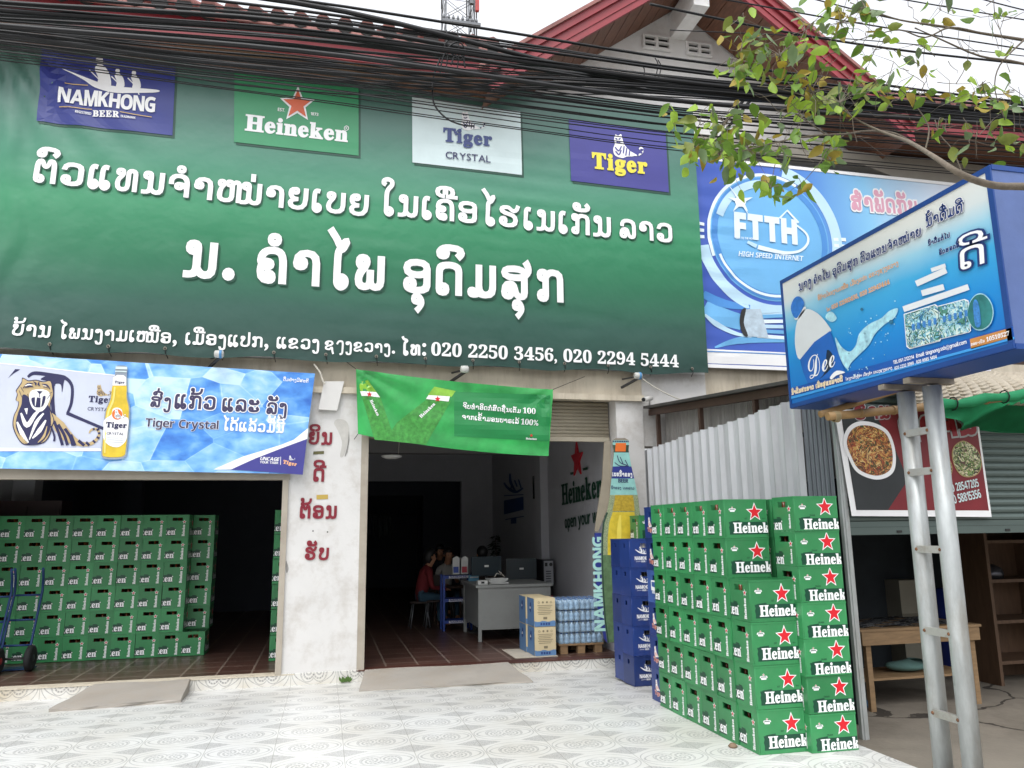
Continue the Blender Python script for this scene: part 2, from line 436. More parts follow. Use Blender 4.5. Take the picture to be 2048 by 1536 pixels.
# ------------------------------------------------------------------ materials
def tile_mat(name, period, base='#d9d9d6', line='#6f6f70', wall=False):
    m = bpy.data.materials.new(name); m.use_nodes = True; n = m.node_tree; L = n.links; b = n.nodes['Principled BSDF']
    b.inputs['Roughness'].default_value = .38
    tc = n.nodes.new('ShaderNodeTexCoord'); sp = n.nodes.new('ShaderNodeSeparateXYZ'); L.new(tc.outputs['Object'], sp.inputs[0])
    def mth(op, a, b_=None, c=None):
        k = n.nodes.new('ShaderNodeMath'); k.operation = op
        for i, v in enumerate((a, b_, c)):
            if v is None: continue
            if isinstance(v, (int, float)): k.inputs[i].default_value = v
            else: L.new(v, k.inputs[i])
        return k.outputs[0]
    U = mth('FRACT', mth('DIVIDE', mth('ADD', sp.outputs[0], 53.3), period))
    V = mth('FRACT', mth('DIVIDE', mth('ADD', sp.outputs[2 if wall else 1], 53.62 if wall else 54.82), period))
    u = mth('SUBTRACT', U, .5); v = mth('SUBTRACT', V, .5)
    au = mth('ABSOLUTE', u); av = mth('ABSOLUTE', v)
    nz = n.nodes.new('ShaderNodeTexNoise'); nz.inputs['Scale'].default_value = 55; L.new(tc.outputs['Object'], nz.inputs['Vector'])
    vo = n.nodes.new('ShaderNodeTexVoronoi'); vo.feature = 'DISTANCE_TO_EDGE'; vo.inputs['Scale'].default_value = 60
    L.new(tc.outputs['Object'], vo.inputs['Vector'])
    crack = mth('LESS_THAN', vo.outputs['Distance'], .11)
    def ell(a, c): return mth('SQRT', mth('ADD', mth('POWER', mth('DIVIDE', u, a), 2.0), mth('POWER', mth('DIVIDE', v, c), 2.0)))
    # oval and pointed outlines, a pair of combed swirls in the middle, crackled lozenges at the corners
    o1 = mth('MULTIPLY', mth('LESS_THAN', mth('ABSOLUTE', mth('SUBTRACT', ell(.475, .41), 1.0)), .018), .75)
    ov = mth('ADD', mth('DIVIDE', au, .43), mth('POWER', mth('DIVIDE', av, .3), 2.0))
    r2 = mth('MULTIPLY', mth('LESS_THAN', mth('ABSOLUTE', mth('SUBTRACT', ov, 1.0)), .035), .8)
    us = mth('SUBTRACT', au, .13)
    dd = mth('SQRT', mth('ADD', mth('POWER', mth('DIVIDE', us, .15), 2.0), mth('POWER', mth('DIVIDE', v, .2), 2.0)))
    sw = mth('SINE', mth('ADD', mth('MULTIPLY', dd, 15.0), mth('MULTIPLY', mth('ARCTAN2', v, us), 2.0)))
    cmb = mth('SINE', mth('MULTIPLY', mth('ARCTAN2', v, us), 16.0))
    hat = mth('MULTIPLY', mth('LESS_THAN', dd, 1.0), mth('MULTIPLY', mth('GREATER_THAN', sw, .1), mth('MULTIPLY_ADD', mth('GREATER_THAN', cmb, -.2), .6, .4)))
    rim = mth('MULTIPLY', mth('LESS_THAN', mth('ABSOLUTE', mth('SUBTRACT', dd, 1.08)), .05), .7)
    cu = mth('SUBTRACT', .5, au); cv = mth('SUBTRACT', .5, av)
    dia = mth('LESS_THAN', mth('ADD', mth('DIVIDE', cu, .35), mth('DIVIDE', cv, .21)), 1.0)
    dc = mth('MULTIPLY', dia, mth('MULTIPLY_ADD', crack, .45, .42))
    allm = mth('MAXIMUM', mth('MAXIMUM', o1, r2), mth('MAXIMUM', hat, mth('MAXIMUM', dc, rim)))
    allm = mth('MULTIPLY', allm, mth('MULTIPLY_ADD', nz.outputs[0], 1.1, .05))
    mo = mth('FRACT', mth('DIVIDE', mth('ADD', sp.outputs[0], 50.35), period)); m2 = mth('FRACT', mth('DIVIDE', mth('ADD', sp.outputs[2 if wall else 1], 50.25), period))
    gr = mth('MAXIMUM', mth('LESS_THAN', U, .009), mth('MULTIPLY', mth('LESS_THAN', V, .007), .35))
    n1 = n.nodes.new('ShaderNodeTexNoise'); n1.inputs['Scale'].default_value = .7; n1.inputs['Detail'].default_value = 8; n1.inputs['Roughness'].default_value = .65
    L.new(tc.outputs['Object'], n1.inputs['Vector'])
    rp = n.nodes.new('ShaderNodeValToRGB'); e = rp.color_ramp.elements
    e[0].position = .38; e[0].color = lin(base)+[1]; e[1].position = .68; e[1].color = lin('#c3c0b8' if not wall else '#b9ae98')+[1]
    L.new(n1.outputs[0], rp.inputs[0])
    m1 = n.nodes.new('ShaderNodeMix'); m1.data_type = 'RGBA'; L.new(allm, m1.inputs[0]); L.new(rp.outputs[0], m1.inputs[6]); m1.inputs[7].default_value = lin(line)+[1]
    m3 = n.nodes.new('ShaderNodeMix'); m3.data_type = 'RGBA'; L.new(mth('MULTIPLY', gr, .7), m3.inputs[0]); L.new(m1.outputs[2], m3.inputs[6]); m3.inputs[7].default_value = lin('#77736a')+[1]
    L.new(m3.outputs[2], b.inputs['Base Color'])
    L.new(mth('MULTIPLY_ADD', n1.outputs[0], .35, .2), b.inputs['Roughness'])
    return m
def brick_mat(name, c1, c2, grout, wd, ht, rough=.35, off=0, gs=.012):
    m = bpy.data.materials.new(name); m.use_nodes = True; n = m.node_tree; L = n.links; b = n.nodes['Principled BSDF']
    tc = n.nodes.new('ShaderNodeTexCoord'); br = n.nodes.new('ShaderNodeTexBrick'); br.offset = off
    br.inputs['Color1'].default_value = lin(c1)+[1]; br.inputs['Color2'].default_value = lin(c2)+[1]; br.inputs['Mortar'].default_value = lin(grout)+[1]
    br.inputs['Scale'].default_value = 1; br.inputs['Brick Width'].default_value = wd; br.inputs['Row Height'].default_value = ht
    br.inputs['Mortar Size'].default_value = gs; L.new(tc.outputs['Object'], br.inputs['Vector'])
    nz = n.nodes.new('ShaderNodeTexNoise'); nz.inputs['Scale'].default_value = 2.5; nz.inputs['Detail'].default_value = 7; L.new(tc.outputs['Object'], nz.inputs['Vector'])
    rp = n.nodes.new('ShaderNodeValToRGB'); rp.color_ramp.elements[0].color = (.6, .6, .6, 1); rp.color_ramp.elements[1].color = (1.25, 1.2, 1.15, 1)
    L.new(nz.outputs[0], rp.inputs[0])
    mx = n.nodes.new('ShaderNodeMix'); mx.data_type = 'RGBA'; mx.blend_type = 'MULTIPLY'; mx.inputs[0].default_value = 1
    L.new(br.outputs[0], mx.inputs[6]); L.new(rp.outputs[0], mx.inputs[7]); L.new(mx.outputs[2], b.inputs['Base Color'])
    b.inputs['Roughness'].default_value = rough
    return m
WHITE = mat('white_print', '#f2f2f2', .35, var=.03)
PAINT = mat('white_wall_paint', '#f3f2f0', .75, var=.05, vs=1.2, dirt='#a39c8e', dscale=1.6, damt=.35, bump=.1)
PILLAR = mat('old_white_paint', '#d0cecb', .6, var=.06, vs=1.5, dirt='#9a8f80', dscale=2.4, damt=.55, bump=.15, bs=25)
CREAM = mat('cream_paint', '#c3b9a6', .7, var=.08, dirt='#8a7a63', dscale=2, damt=.5, stretch=(3, 3, .6))
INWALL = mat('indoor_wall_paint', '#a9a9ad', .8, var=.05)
DARKWALL = mat('shade_darkened_wall', '#4a4d56', .85, var=.1)  # deep indoor walls: their shade is put into a darker base colour
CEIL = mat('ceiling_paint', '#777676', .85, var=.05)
RED = mat('red_fascia_paint', '#93323a', .45, var=.15, vs=4, dirt='#7a4a4a', damt=.4)
TILEROOF = mat('roof_tile_red', '#9c6a64', .7, var=.3, vs=5, dirt='#3a2a28', damt=.6)
HOLLOWDK = mat('hollow_shade_tone', '#1d1817', .8, var=.3)  # near-black tone painting the shade under tile ends and in vent openings
WOODSOF = mat('brown_soffit_boards', '#75503e', .55, var=.3, vs=6, stretch=(8, 1, 1))
DARKMET = mat('dark_bracket_metal', '#3a3a3a', .5, .5, var=.2)
GALV = mat('galvanised_sheet', '#c6c8ca', .38, .25, var=.12, vs=2, stretch=(1, 4, .4), dirt='#7d7c7a', damt=.4)
GALVP = mat('galvanised_pipe', '#adb1b0', .42, .35, var=.2, vs=14, dirt='#84796a', damt=.6, dscale=6, stretch=(1, 1, .25))
CONC = mat('concrete', '#a0937f', .85, var=.14, vs=3, bump=.3, bs=60, dirt='#6d6153', dscale=1.1, damt=.6)
RAMPC = mat('ramp_concrete', '#9b958c', .85, var=.1, vs=4, bump=.3, bs=70, dirt='#877a68', dscale=2, damt=.5)
BLACK = mat('black_rubber_cable', '#141416', .5, var=.2, spec=.4)
BEIGEF = mat('beige_door_frame', '#a59c8e', .5, var=.1, dirt='#6a5a48', damt=.4)
ROLLER = mat('cream_roller_shutter', '#b3aa97', .45, .1, var=.08, dirt='#83796a', damt=.4)
TILE = tile_mat('patterned_floor_tile', .535, base='#d8d8d5')
TILEW = tile_mat('patterned_step_tile', .535, wall=True, line='#5c5c5e')
REDTILE = brick_mat('brown_red_floor_tile', '#5a4038', '#4a332c', '#83746a', .4, .4)
DIRTY = mat('yard_concrete', '#7f776b', .85, var=.16, vs=1.6, bump=.4, bs=30, dirt='#4f463b', dscale=.9, damt=.65)

def cracks(m, scale, width):
    n = m.node_tree; L = n.links; b = n.nodes['Principled BSDF']; src = b.inputs['Base Color'].links[0].from_socket
    t = n.nodes.new('ShaderNodeTexCoord'); nz = n.nodes.new('ShaderNodeTexNoise'); nz.inputs['Scale'].default_value = 1.7; nz.inputs['Detail'].default_value = 8; L.new(t.outputs['Object'], nz.inputs['Vector'])
    mx = n.nodes.new('ShaderNodeMix'); mx.data_type = 'RGBA'; mx.inputs[0].default_value = .35; L.new(t.outputs['Object'], mx.inputs[6]); L.new(nz.outputs['Color'], mx.inputs[7])
    v = n.nodes.new('ShaderNodeTexVoronoi'); v.feature = 'DISTANCE_TO_EDGE'; v.inputs['Scale'].default_value = scale; L.new(mx.outputs[2], v.inputs['Vector'])
    lt = n.nodes.new('ShaderNodeMath'); lt.operation = 'LESS_THAN'; lt.inputs[1].default_value = width; L.new(v.outputs['Distance'], lt.inputs[0])
    m2 = n.nodes.new('ShaderNodeMix'); m2.data_type = 'RGBA'; L.new(lt.outputs[0], m2.inputs[0]); L.new(src, m2.inputs[6]); m2.inputs[7].default_value = lin('#3a342d')+[1]; L.new(m2.outputs[2], b.inputs['Base Color'])
cracks(DIRTY, .55, .006)
# ------------------------------------------------------------------ ground
Z0 = .131
def gz(y): return .076*min(1, max(0, (-y-.3)/2.0))
g = MB(); g.face([(-300, -300, -.08), (300, -300, -.08), (300, 300, -.08), (-300, 300, -.08)], mat('earth', '#7d7464', .9, var=.2, vs=.4)); g.build('ground', kind='structure')
g = MB()
ys = [.02, -.3, -.8, -1.3, -1.8, -2.3, -12.4]
for a, b in zip(ys, ys[1:]): g.face([(-14, a, gz(a)), (-14, b, gz(b)), (4.13, b, gz(b)), (4.13, a, gz(a))], TILE)
g.face([(4.13, .02, gz(0)), (4.13, -.3, 0), (4.13, -2.3, .076), (4.13, -12.4, .076), (4.13, -12.4, -.07), (4.13, .02, -.07)], CONC)
g.build('forecourt_pavement', kind='structure')
g = MB(); g.face([(-300, -60, -.05), (300, -60, -.05), (300, -12.5, -.05), (-300, -12.5, -.05)], mat('asphalt', '#3d3d3e', .85, var=.2, vs=3, bump=.3, bs=90)); g.build('unseen_road', kind='structure')  # unseen road behind the camera, added dark to cut upward bounce light
g = MB(); g.face([(4.135, -12.4, .03), (40, -12.4, .03), (40, 3, .03), (4.135, 3, .03)], DIRTY); g.build('yard_ground', kind='structure')
g = MB(); g.b2((-7, .16, -.05), (4.0, 15, Z0-.004), REDTILE); g.build('shop_floor', kind='structure')
g = MB(); g.b2((-7, -.02, -.06), (-.29, .155, Z0-.012), TILEW); g.b2((-7, -.03, Z0-.012), (-.29, .155, Z0), CREAM)
g.b2((.43, -.02, -.06), (3.88, .155, Z0-.012), TILEW); g.b2((.43, -.03, Z0-.012), (3.88, .155, Z0+.001), mat('step_red_edge', '#4d2b22', .5, var=.2)); g.build('kerb', kind='structure')

# ------------------------------------------------------------------ the shop building
shop = thing('shop_building', 'white shophouse with red tiled gable roof and two open shop bays', 'building', (0, 0, 0))
b = MB()
b.b2((-.445, 0, Z0-.01), (.43, .42, 3.55), PILLAR)
b.b2((3.9, .02, 0), (4.3, .42, 3.55), PILLAR)
b.b2((-7, .02, 2.52), (-.445, .3, 3.95), CREAM); b.b2((-.445, .03, 3.55), (4.3, .42, 3.95), CREAM)
b.b2((-7, .05, 3.95), (5.3, .35, 7.7), PAINT); b.b2((5.3, .05, 3.3), (13, .35, 4.3), CREAM); b.b2((4.3, .05, 2.9), (5.3, .35, 3.95), PILLAR)
b.b2((-7, -.02, 3.52), (-.47, .02, 3.58), CREAM); b.b2((-.6, -.05, 3.52), (4.3, .0, 3.6), CREAM)
b.build('wall', shop)
b = MB(); b.b2((-.49, -.028, -.05), (.45, 0, .135), TILEW); b.build('pillar_base', shop)
b = MB(); b.b2((3.9, .42, 0), (4.1, 8.6, 3.6), INWALL); b.b2((3.76, 3.55, 0), (3.9, 3.95, 3.6), INWALL); b.build('side_wall', shop)
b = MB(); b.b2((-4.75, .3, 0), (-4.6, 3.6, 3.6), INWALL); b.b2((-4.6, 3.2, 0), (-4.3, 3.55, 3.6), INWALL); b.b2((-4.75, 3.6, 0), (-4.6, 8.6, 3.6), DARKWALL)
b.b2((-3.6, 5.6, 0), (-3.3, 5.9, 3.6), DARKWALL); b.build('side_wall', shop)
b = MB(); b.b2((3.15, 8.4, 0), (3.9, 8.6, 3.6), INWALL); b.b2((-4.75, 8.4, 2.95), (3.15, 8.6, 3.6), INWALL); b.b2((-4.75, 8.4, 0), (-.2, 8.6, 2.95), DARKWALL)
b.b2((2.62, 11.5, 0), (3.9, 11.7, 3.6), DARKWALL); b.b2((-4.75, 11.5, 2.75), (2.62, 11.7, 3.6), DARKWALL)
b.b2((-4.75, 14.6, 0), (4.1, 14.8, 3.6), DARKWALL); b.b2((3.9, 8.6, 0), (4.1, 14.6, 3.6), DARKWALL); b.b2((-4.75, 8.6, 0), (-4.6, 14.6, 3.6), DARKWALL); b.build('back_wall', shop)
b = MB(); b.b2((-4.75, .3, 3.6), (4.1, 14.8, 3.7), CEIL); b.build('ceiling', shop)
b = MB(); b.b2((-4.6, 3.6, 3.13), (3.76, 3.9, 3.6), CEIL); b.b2((1.7, 5.6, 3.42), (3.9, 6.0, 3.6), CEIL); b.build('ceiling_beam', shop)
# left bay door frame, centre bay tracks and roller shutter
b = MB(); b.b2((-7, -.03, 2.42), (-.43, .1, 2.55), BEIGEF); b.b2((-.515, -.035, Z0), (-.445, .1, 2.42), BEIGEF); b.build('door_frame', shop)
b = MB(); b.b2((.43, -.01, .02), (.52, .2, 3.05), BEIGEF); b.build('door_frame', shop)
b = MB()
for k in range(10):
    z = 3.06+k*.05
    b.lathe([(.028, .46), (.028, 3.88)], (0, .3, z), ROLLER, 8, 'X')
b.b2((.44, .33, 3.0), (3.88, .36, 3.56), ROLLER); b.b2((.44, .26, 2.98), (3.88, .34, 3.04), ROLLER); b.build('roller_shutter', shop)
# roof
def gl(x): return 10.39-.735*abs(x-5.33)
SL = .735
for sx, nm in ((-1, 'left'), (1, 'right')):
    e = 5.33+sx*3.35
    b = MB(); b.prism([(5.33, -.72, gl(5.33)), (e, -.72, gl(e)), (e, -.72, gl(e)-.36), (5.33, -.72, gl(5.33)-.36)], (0, .05, 0), RED)
    b.prism([(5.33, -.76, gl(5.33)+.05), (e, -.76, gl(e)+.05), (e, -.76, gl(e)-.1), (5.33, -.76, gl(5.33)-.1)], (0, .035, 0), RED)
    b.prism([(5.33, -.735, gl(5.33)-.22), (e, -.735, gl(e)-.22), (e, -.735, gl(e)-.25), (5.33, -.735, gl(5.33)-.25)], (0, .015, 0), RED); b.build('fascia', shop)
    b = MB()
    nb = 14
    for k in range(nb):
        x0 = 5.33+sx*3.35*k/nb; x1 = 5.33+sx*(3.35*(k+1)/nb-.012)
        b.prism([(x0, -.66, gl(x0)-.3), (x1, -.66, gl(x1)-.3), (x1, -.66, gl(x1)-.27), (x0, -.66, gl(x0)-.27)], (0, .98, 0), WOODSOF)
    b.build('soffit', shop)
    b = MB()
    x2 = 5.33+sx*3.5
    b.prism([(5.33, -.8, gl(5.33)+.09), (x2, -.8, gl(x2)+.09), (x2, -.8, gl(x2)+.03), (5.33, -.8, gl(5.33)+.03)], (0, 9, 0), TILEROOF); b.build('roof', shop)
b = MB(); b.prism([(5.33-3.3, .352, gl(2.03)-.15), (5.33, .352, gl(5.33)-.15), (5.33+3.3, .352, gl(8.63)-.15), (8.63, .352, 6.2), (2.03, .352, 6.2)], (0, .2, 0), PAINT)
b.b2((5.2, -.5, 9.55), (5.46, .35, 9.95), PAINT); b.build('gable', shop)
for px in ((1283, 70, 1340, 105), (1370, 85, 1423, 117)):
    p = at(px[0], px[1], 1, .345); q = at(px[2], px[3], 1, .345)
    x0, x1, z1, z0 = p.x, q.x, max(p.z, q.z), min(p.z, q.z)
    b = MB()
    b.b2((x0+.03, 0.344, z0+.03), (x1-.03, .35, z1-.03), HOLLOWDK)  # dark plate paints the shade of the vent openings
    for a, c in (((x0, z0), (x1, z0+.035)), ((x0, z1-.035), (x1, z1)), ((x0, z0+.035), (x0+.035, z1-.035)), ((x1-.035, z0+.035), (x1, z1-.035)), (((x0+x1)/2-.025, z0+.035), ((x0+x1)/2+.025, z1-.035)), ((x0+.035, (z0+z1)/2-.014), ((x0+x1)/2-.025, (z0+z1)/2+.014)), (((x0+x1)/2+.025, (z0+z1)/2-.014), (x1-.035, (z0+z1)/2+.014))):
        b.b2((a[0], .29, a[1]), (c[0], .342, c[1]), PAINT)
    b.build('vent', shop)
# eaves either side of the gable
def eave(x0, x1, nm):
    b = MB(); b.b2((x0, -.72, 7.78), (x1, -.67, 8.10), RED); b.b2((x0, -.75, 8.0), (x1, -.72, 8.12), RED); b.build('fascia', shop)
    b = MB(); b.face([(x0, -.68, 7.82), (x1, -.68, 7.82), (x1, 1.2, 7.82), (x0, 1.2, 7.82)], WOODSOF)
    b.build('soffit', shop)
    b = MB(); n = int((x1-x0)/.27)
    for k in range(n):
        x = x0+(x1-x0)*(k+.5)/n
        b.lathe([(.1, 0), (.1, .4)], (x, -.86, 8.16), HOLLOWDK, 8, 'Y')
        b.tube([(x, -.84, 8.19), (x, 4.5, 11.6)], .1, TILEROOF, 8)
        b.face([(x-.14, -.83, 8.12), (x+.14, -.83, 8.12), (x+.14, 4.5, 11.52), (x-.14, 4.5, 11.52)], TILEROOF)
        b.b2((x-.14, -.85, 8.06), (x+.14, -.82, 8.13), TILEROOF)
    b.build('roof', shop)
eave(-7, 2.15, 'l'); eave(8.5, 16, 'r')
# balcony recess over the right-hand banner with a flat arch
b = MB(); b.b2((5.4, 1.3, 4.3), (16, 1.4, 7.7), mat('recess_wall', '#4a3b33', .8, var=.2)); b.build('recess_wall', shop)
arch = [(5.4, 7.72), (16, 7.72), (16, 6.0), (12.6, 6.0), (12.5, 6.6), (12.2, 7.0), (11.6, 7.2), (10.6, 7.2), (10.2, 6.95), (10.0, 6.3), (9.6, 6.3), (9.4, 6.9), (9.0, 7.3), (8.3, 7.5), (5.4, 7.52)]
b = MB(); b.prism([(x, .0, z) for x, z in arch], (0, .25, 0), mat('grey_arch_paint', '#8f8a80', .8, var=.1)); b.build('arch', shop)

# small fittings that belong to the pillar: lettering, patches
fn, uv = face_y(-.006)
MAROON = mat('maroon_letter_paint', '#7d1226', .5, var=.12)
a = Art(fn, uv)
for txt, x0, y0, x1, y1 in (('ຍິນ', 617, 888, 664, 889), ('ດີ', 626, 962, 648, 962.5), ('ຕ້ອນ', 599, 1036, 673, 1036.5), ('ຮັບ', 609, 1119, 657, 1119.5)):
    a = Art(fn, uv); a.text(txt, (x0, y0), (x1, y1), MAROON, 2, off=.018, sy=1.12); a.build('lettering', shop, step=.003)
fn, uv = face_y(-.002)
a = Art(fn, uv); a.poly([(627, 903), (648, 902), (648, 908), (626, 909)], mat('olive_sticker', '#5d5a38', .7), 1); a.build('wall_sticker', shop)
a = Art(fn, uv); a.poly([(633, 990), (656, 989), (656, 998), (633, 999)], mat('yellow_sticker', '#b59a4a', .7), 1); a.build('wall_sticker', shop)
STAIN = mat('grey_wall_stain', '#8e8c88', .8, var=.25, vs=6); SOOT = mat('dark_wall_stain', '#5d5b58', .85, var=.3, vs=9)
a = Art(fn, uv); a.sp([(668, 846), (676, 838), (692, 842), (698, 858), (694, 890), (687, 912), (680, 912), (684, 885), (676, 862)], mat('peeled_plaster', '#bdbab4', .8, var=.12, vs=8), .4); a.build('paint_stain', shop)
a = Art(fn, uv); a.poly([(689, 913), (695, 890), (698, 862), (699, 880), (695, 905), (691, 913)], STAIN, .7); a.build('paint_stain', shop)
RUST = mat('rust_stain', '#b39c80', .85, var=.2, vs=14)
a = Art(fn, uv); a.sp([(572, 1122), (575, 1128), (577, 1138), (574, 1146), (572, 1140)], STAIN, .4); a.build('paint_stain', shop)
for q in ((626, 1062, 631), (655, 1064, 660)): a = Art(fn, uv); a.circ((q[0], q[1]), 1.5, SOOT, .5); a.build('bolt_hole', shop)
b = MB()
pp = [at(x, y, 1, -.02) for x, y in ((648, 764), (688, 764), (674, 822), (637, 820))]
b.prism(pp, (0, -.05, 0), mat('white_sheet_metal', '#cfcdc9', .45, var=.05)); b.build('cover_plate', shop)
# ------------------------------------------------------------------ beer crates
def vary(m, lo, hi):
    """each copy of a thing gets its own shade of the plastic"""
    n = m.node_tree; L = n.links; b = n.nodes['Principled BSDF']; src = b.inputs['Base Color'].links[0].from_socket
    oi = n.nodes.new('ShaderNodeObjectInfo'); mr = n.nodes.new('ShaderNodeMapRange'); mr.inputs[3].default_value = lo; mr.inputs[4].default_value = hi; L.new(oi.outputs['Random'], mr.inputs[0])
    mx = n.nodes.new('ShaderNodeMix'); mx.data_type = 'RGBA'; mx.blend_type = 'MULTIPLY'; mx.inputs[0].default_value = 1; L.new(src, mx.inputs[6]); L.new(mr.outputs[0], mx.inputs[7]); L.new(mx.outputs[2], b.inputs['Base Color'])
    return m
CGREEN = mat('green_crate_plastic', '#378852', .38, var=.1, vs=5, dirt='#4d8a5c', dscale=7, damt=.35, bump=.05, bs=90)
vary(CGREEN, .78, 1.12)
CBAND = mat('dark_green_band', '#0f4430', .4, var=.08)
CRED = mat('red_star_print', '#d3202c', .4, var=.05)
CBLUE = mat('blue_crate_plastic', '#263c78', .36, var=.12, vs=4, dirt='#4b4466', dscale=3, damt=.45, bump=.05, bs=90)
vary(CBLUE, .75, 1.2)
CBLUE2 = mat('light_blue_crate_plastic', '#3f5c9c', .36, var=.12, vs=4, dirt='#6a7fc0', dscale=3, damt=.4)
DIV = mat('brown_bottle_glass', '#6b3a1c', .2, var=.2)
ORANGE = mat('orange_print', '#e0702c', .45, var=.05)
BLK = mat('black_green_print', '#12402a', .5, var=.05)
def crate_shell(h, m, hole_s, hole_l=None):
    W, D, t = .398, .297, .014; b = MB()
    def wall(axis, sgn, hole):
        L = W if axis == 'y' else D-2*t
        def bx(u0, u1, z0, z1):
            if u1-u0 < 1e-4 or z1-z0 < 1e-4: return
            if axis == 'y': y0 = sgn*D/2; b.b2((u0, y0, z0), (u1, y0-sgn*t, z1), m)
            else: x0 = sgn*W/2; b.b2((x0, u0, z0), (x0-sgn*t, u1, z1), m)
        if not hole: bx(-L/2, L/2, .004, h-.004); return
        for (u0, u1, z0, z1) in hole[:1]:
            bx(-L/2, L/2, .004, z0); bx(-L/2, L/2, z1, h-.004); bx(-L/2, u0, z0, z1); bx(u1, L/2, z0, z1)
    for s_ in (-1, 1):
        wall('x', s_, [(x if s_ < 0 else (-x[1], -x[0], x[2], x[3])) for x in hole_s] if hole_s else None)
        wall('y', s_, hole_l)
    b.b2((-W/2+t, -D/2+t, .004), (W/2-t, D/2-t, .016), m)
    for z0, z1 in ((h-.016, h-.001), (.001, .012)):
        b.b2((-W/2-.002, -D/2-.002, z0), (W/2+.002, -D/2-.0002, z1), m); b.b2((-W/2-.002, D/2+.0002, z0), (W/2+.002, D/2+.002, z1), m)
        b.b2((-W/2-.002, -D/2, z0), (-W/2-.0002, D/2, z1), m); b.b2((W/2+.0002, -D/2, z0), (W/2+.002, D/2, z1), m)
    for sx in (-1, 1):
        for sy in (-1, 1):
            b.lathe([(.009, .012), (.009, h-.016)], (sx*(W/2-.0085), sy*(D/2-.0085), 0), m, 10)
    return b
SIDES = [(lambda u, v, l, s=s_: Vector((-s*u, s*(.1485+.0004+l*.0006), v)), lambda u, v, l, s=s_: Vector((s*(.199+.0004+l*.0006), s*u, v))) for s_ in (-1, 1)]
def clipl(o, t, h, which): return o.build(t[0], t[1], clip=(-.1975, .1975, .001, h) if which == 'l' else (-.147, .147, .001, h))
def emblem(a, x, z, r):
    a.poly([(x-r, z-r*.15), (x+r, z-r*.15), (x+r*.8, z+r*.25), (x-r*.8, z+r*.25)], WHITE, 1)
    a.poly([(x-r*.6, z-r*.55), (x+r*.6, z-r*.55), (x+r*.7, z-r*.2), (x-r*.7, z-r*.2)], WHITE, 1)
    a.poly([(x-r*.75, z-.05*r), (x+r*.75, z-.05*r), (x+r*.65, z+r*.12), (x-r*.65, z+r*.12)], CBAND, 1.5)
    a.star((x, z+r*.48), r*.32, WHITE, 1, flip=-1); a.star((x, z+r*.48), r*.2, CRED, 1.5, flip=-1)
def green_crate(h, name, label):
    t = thing(name, label, 'crate')
    tall = h > .3
    crate_shell(h, CGREEN, [(-.06, .075, h-.085, h-.04)]).build('body', t, bevel=.0012)
    d = MB()
    for k in range(4):
        for q in range(3):
            d.lathe([(.034, .02), (.034, h*.5), (.014, h*.72), (.014, h-.03)], (-.135+.09*k, -.09+.09*q, 0), DIV, 8)
    d.build('bottle_row', t)
    zb, zt = (.03, .132) if tall else (.006, .1)
    bl = zb+.014 if tall else .012
    for front, (fl, fs) in ((True, SIDES[0]), (False, SIDES[1])):
        def new(fn): return Art(fn)
        x0 = -.155
        a1, a2, a3 = (new(fl), new(fl), new(fl)) if front else [new(fl)]*3
        s1, s2, s3 = (new(fs), new(fs), new(fs)) if front else [new(fs)]*3
        a1.poly([(x0, zb), (.199, zb), (.199, zt), (x0-.004, zt), (x0+.004, zt-.025), (x0-.004, zt-.045), (x0+.002, zb+.03)], CBAND, 1)
        a1.poly([(x0+.01, zt+.001), (x0+.1, zt+.001), (x0+.1, zt+.014), (x0+.02, zt+.006)], CBAND, 1)
        s1.poly([(-.149, zb), (-.035, zb), (-.03, zt-.04), (-.036, zt-.02), (-.032, zt), (-.149, zt)], CBAND, 1)
        s1.poly([(-.1, zt+.001), (-.04, zt+.001), (-.05, zt+.012), (-.1, zt+.016)], CBAND, 1)
        a2.text('Heinek', (-.12, bl), (.212, bl), WHITE, 2, off=.02, sy=1.12, gap=.02)
        a4 = new(fl) if front else a2; emblem(a4, -.12, h-.085, .034)
        if not tall: a4.text('TRADE', (-.06, h*.42), (-.01, h*.42), BLK, 1, style='sans')
        else: a4.text('EST', (-.01, h*.48), (.015, h*.48), BLK, 1, style='sans'); a4.text('1873', (.15, h*.48), (.175, h*.48), BLK, 1, style='sans')
        s2.text('ken', (-.195, bl), (-.028, bl), WHITE, 2, off=.02, sy=1.12, gap=.02)
        s2.circ((-.03, bl+.066), .007, WHITE, 2)
        s4 = new(fs) if front else s2; s4.text('Heineken', (.093, .02), (.093, h-.14), WHITE, 2, off=.035, sy=1.3, gap=.02)
        zs = h*.66 if tall else h*.68
        a3.star((.085, zs), .082, WHITE, 1, flip=-1, inner=.44); a3.star((.085, zs), .067, CRED, 2, flip=-1)
        s3.star((.083, h-.1), .03, WHITE, 1, flip=-1); s3.star((.083, h-.1), .019, CRED, 2, flip=-1)
        if front:
            for o, nm, wh in ((a1, 'label_band', 'l'), (a2, 'lettering', 'l'), (a3, 'star', 'l'), (s1, 'label_band', 's'), (s2, 'lettering', 's'), (s3, 'star', 's'), (a4, 'emblem', 'l'), (s4, 'lettering', 's')): clipl(o, (nm, t), h, wh)
        else: clipl(a1, ('printed_label', t), h, 'l'); clipl(s1, ('printed_label', t), h, 's')
    return t
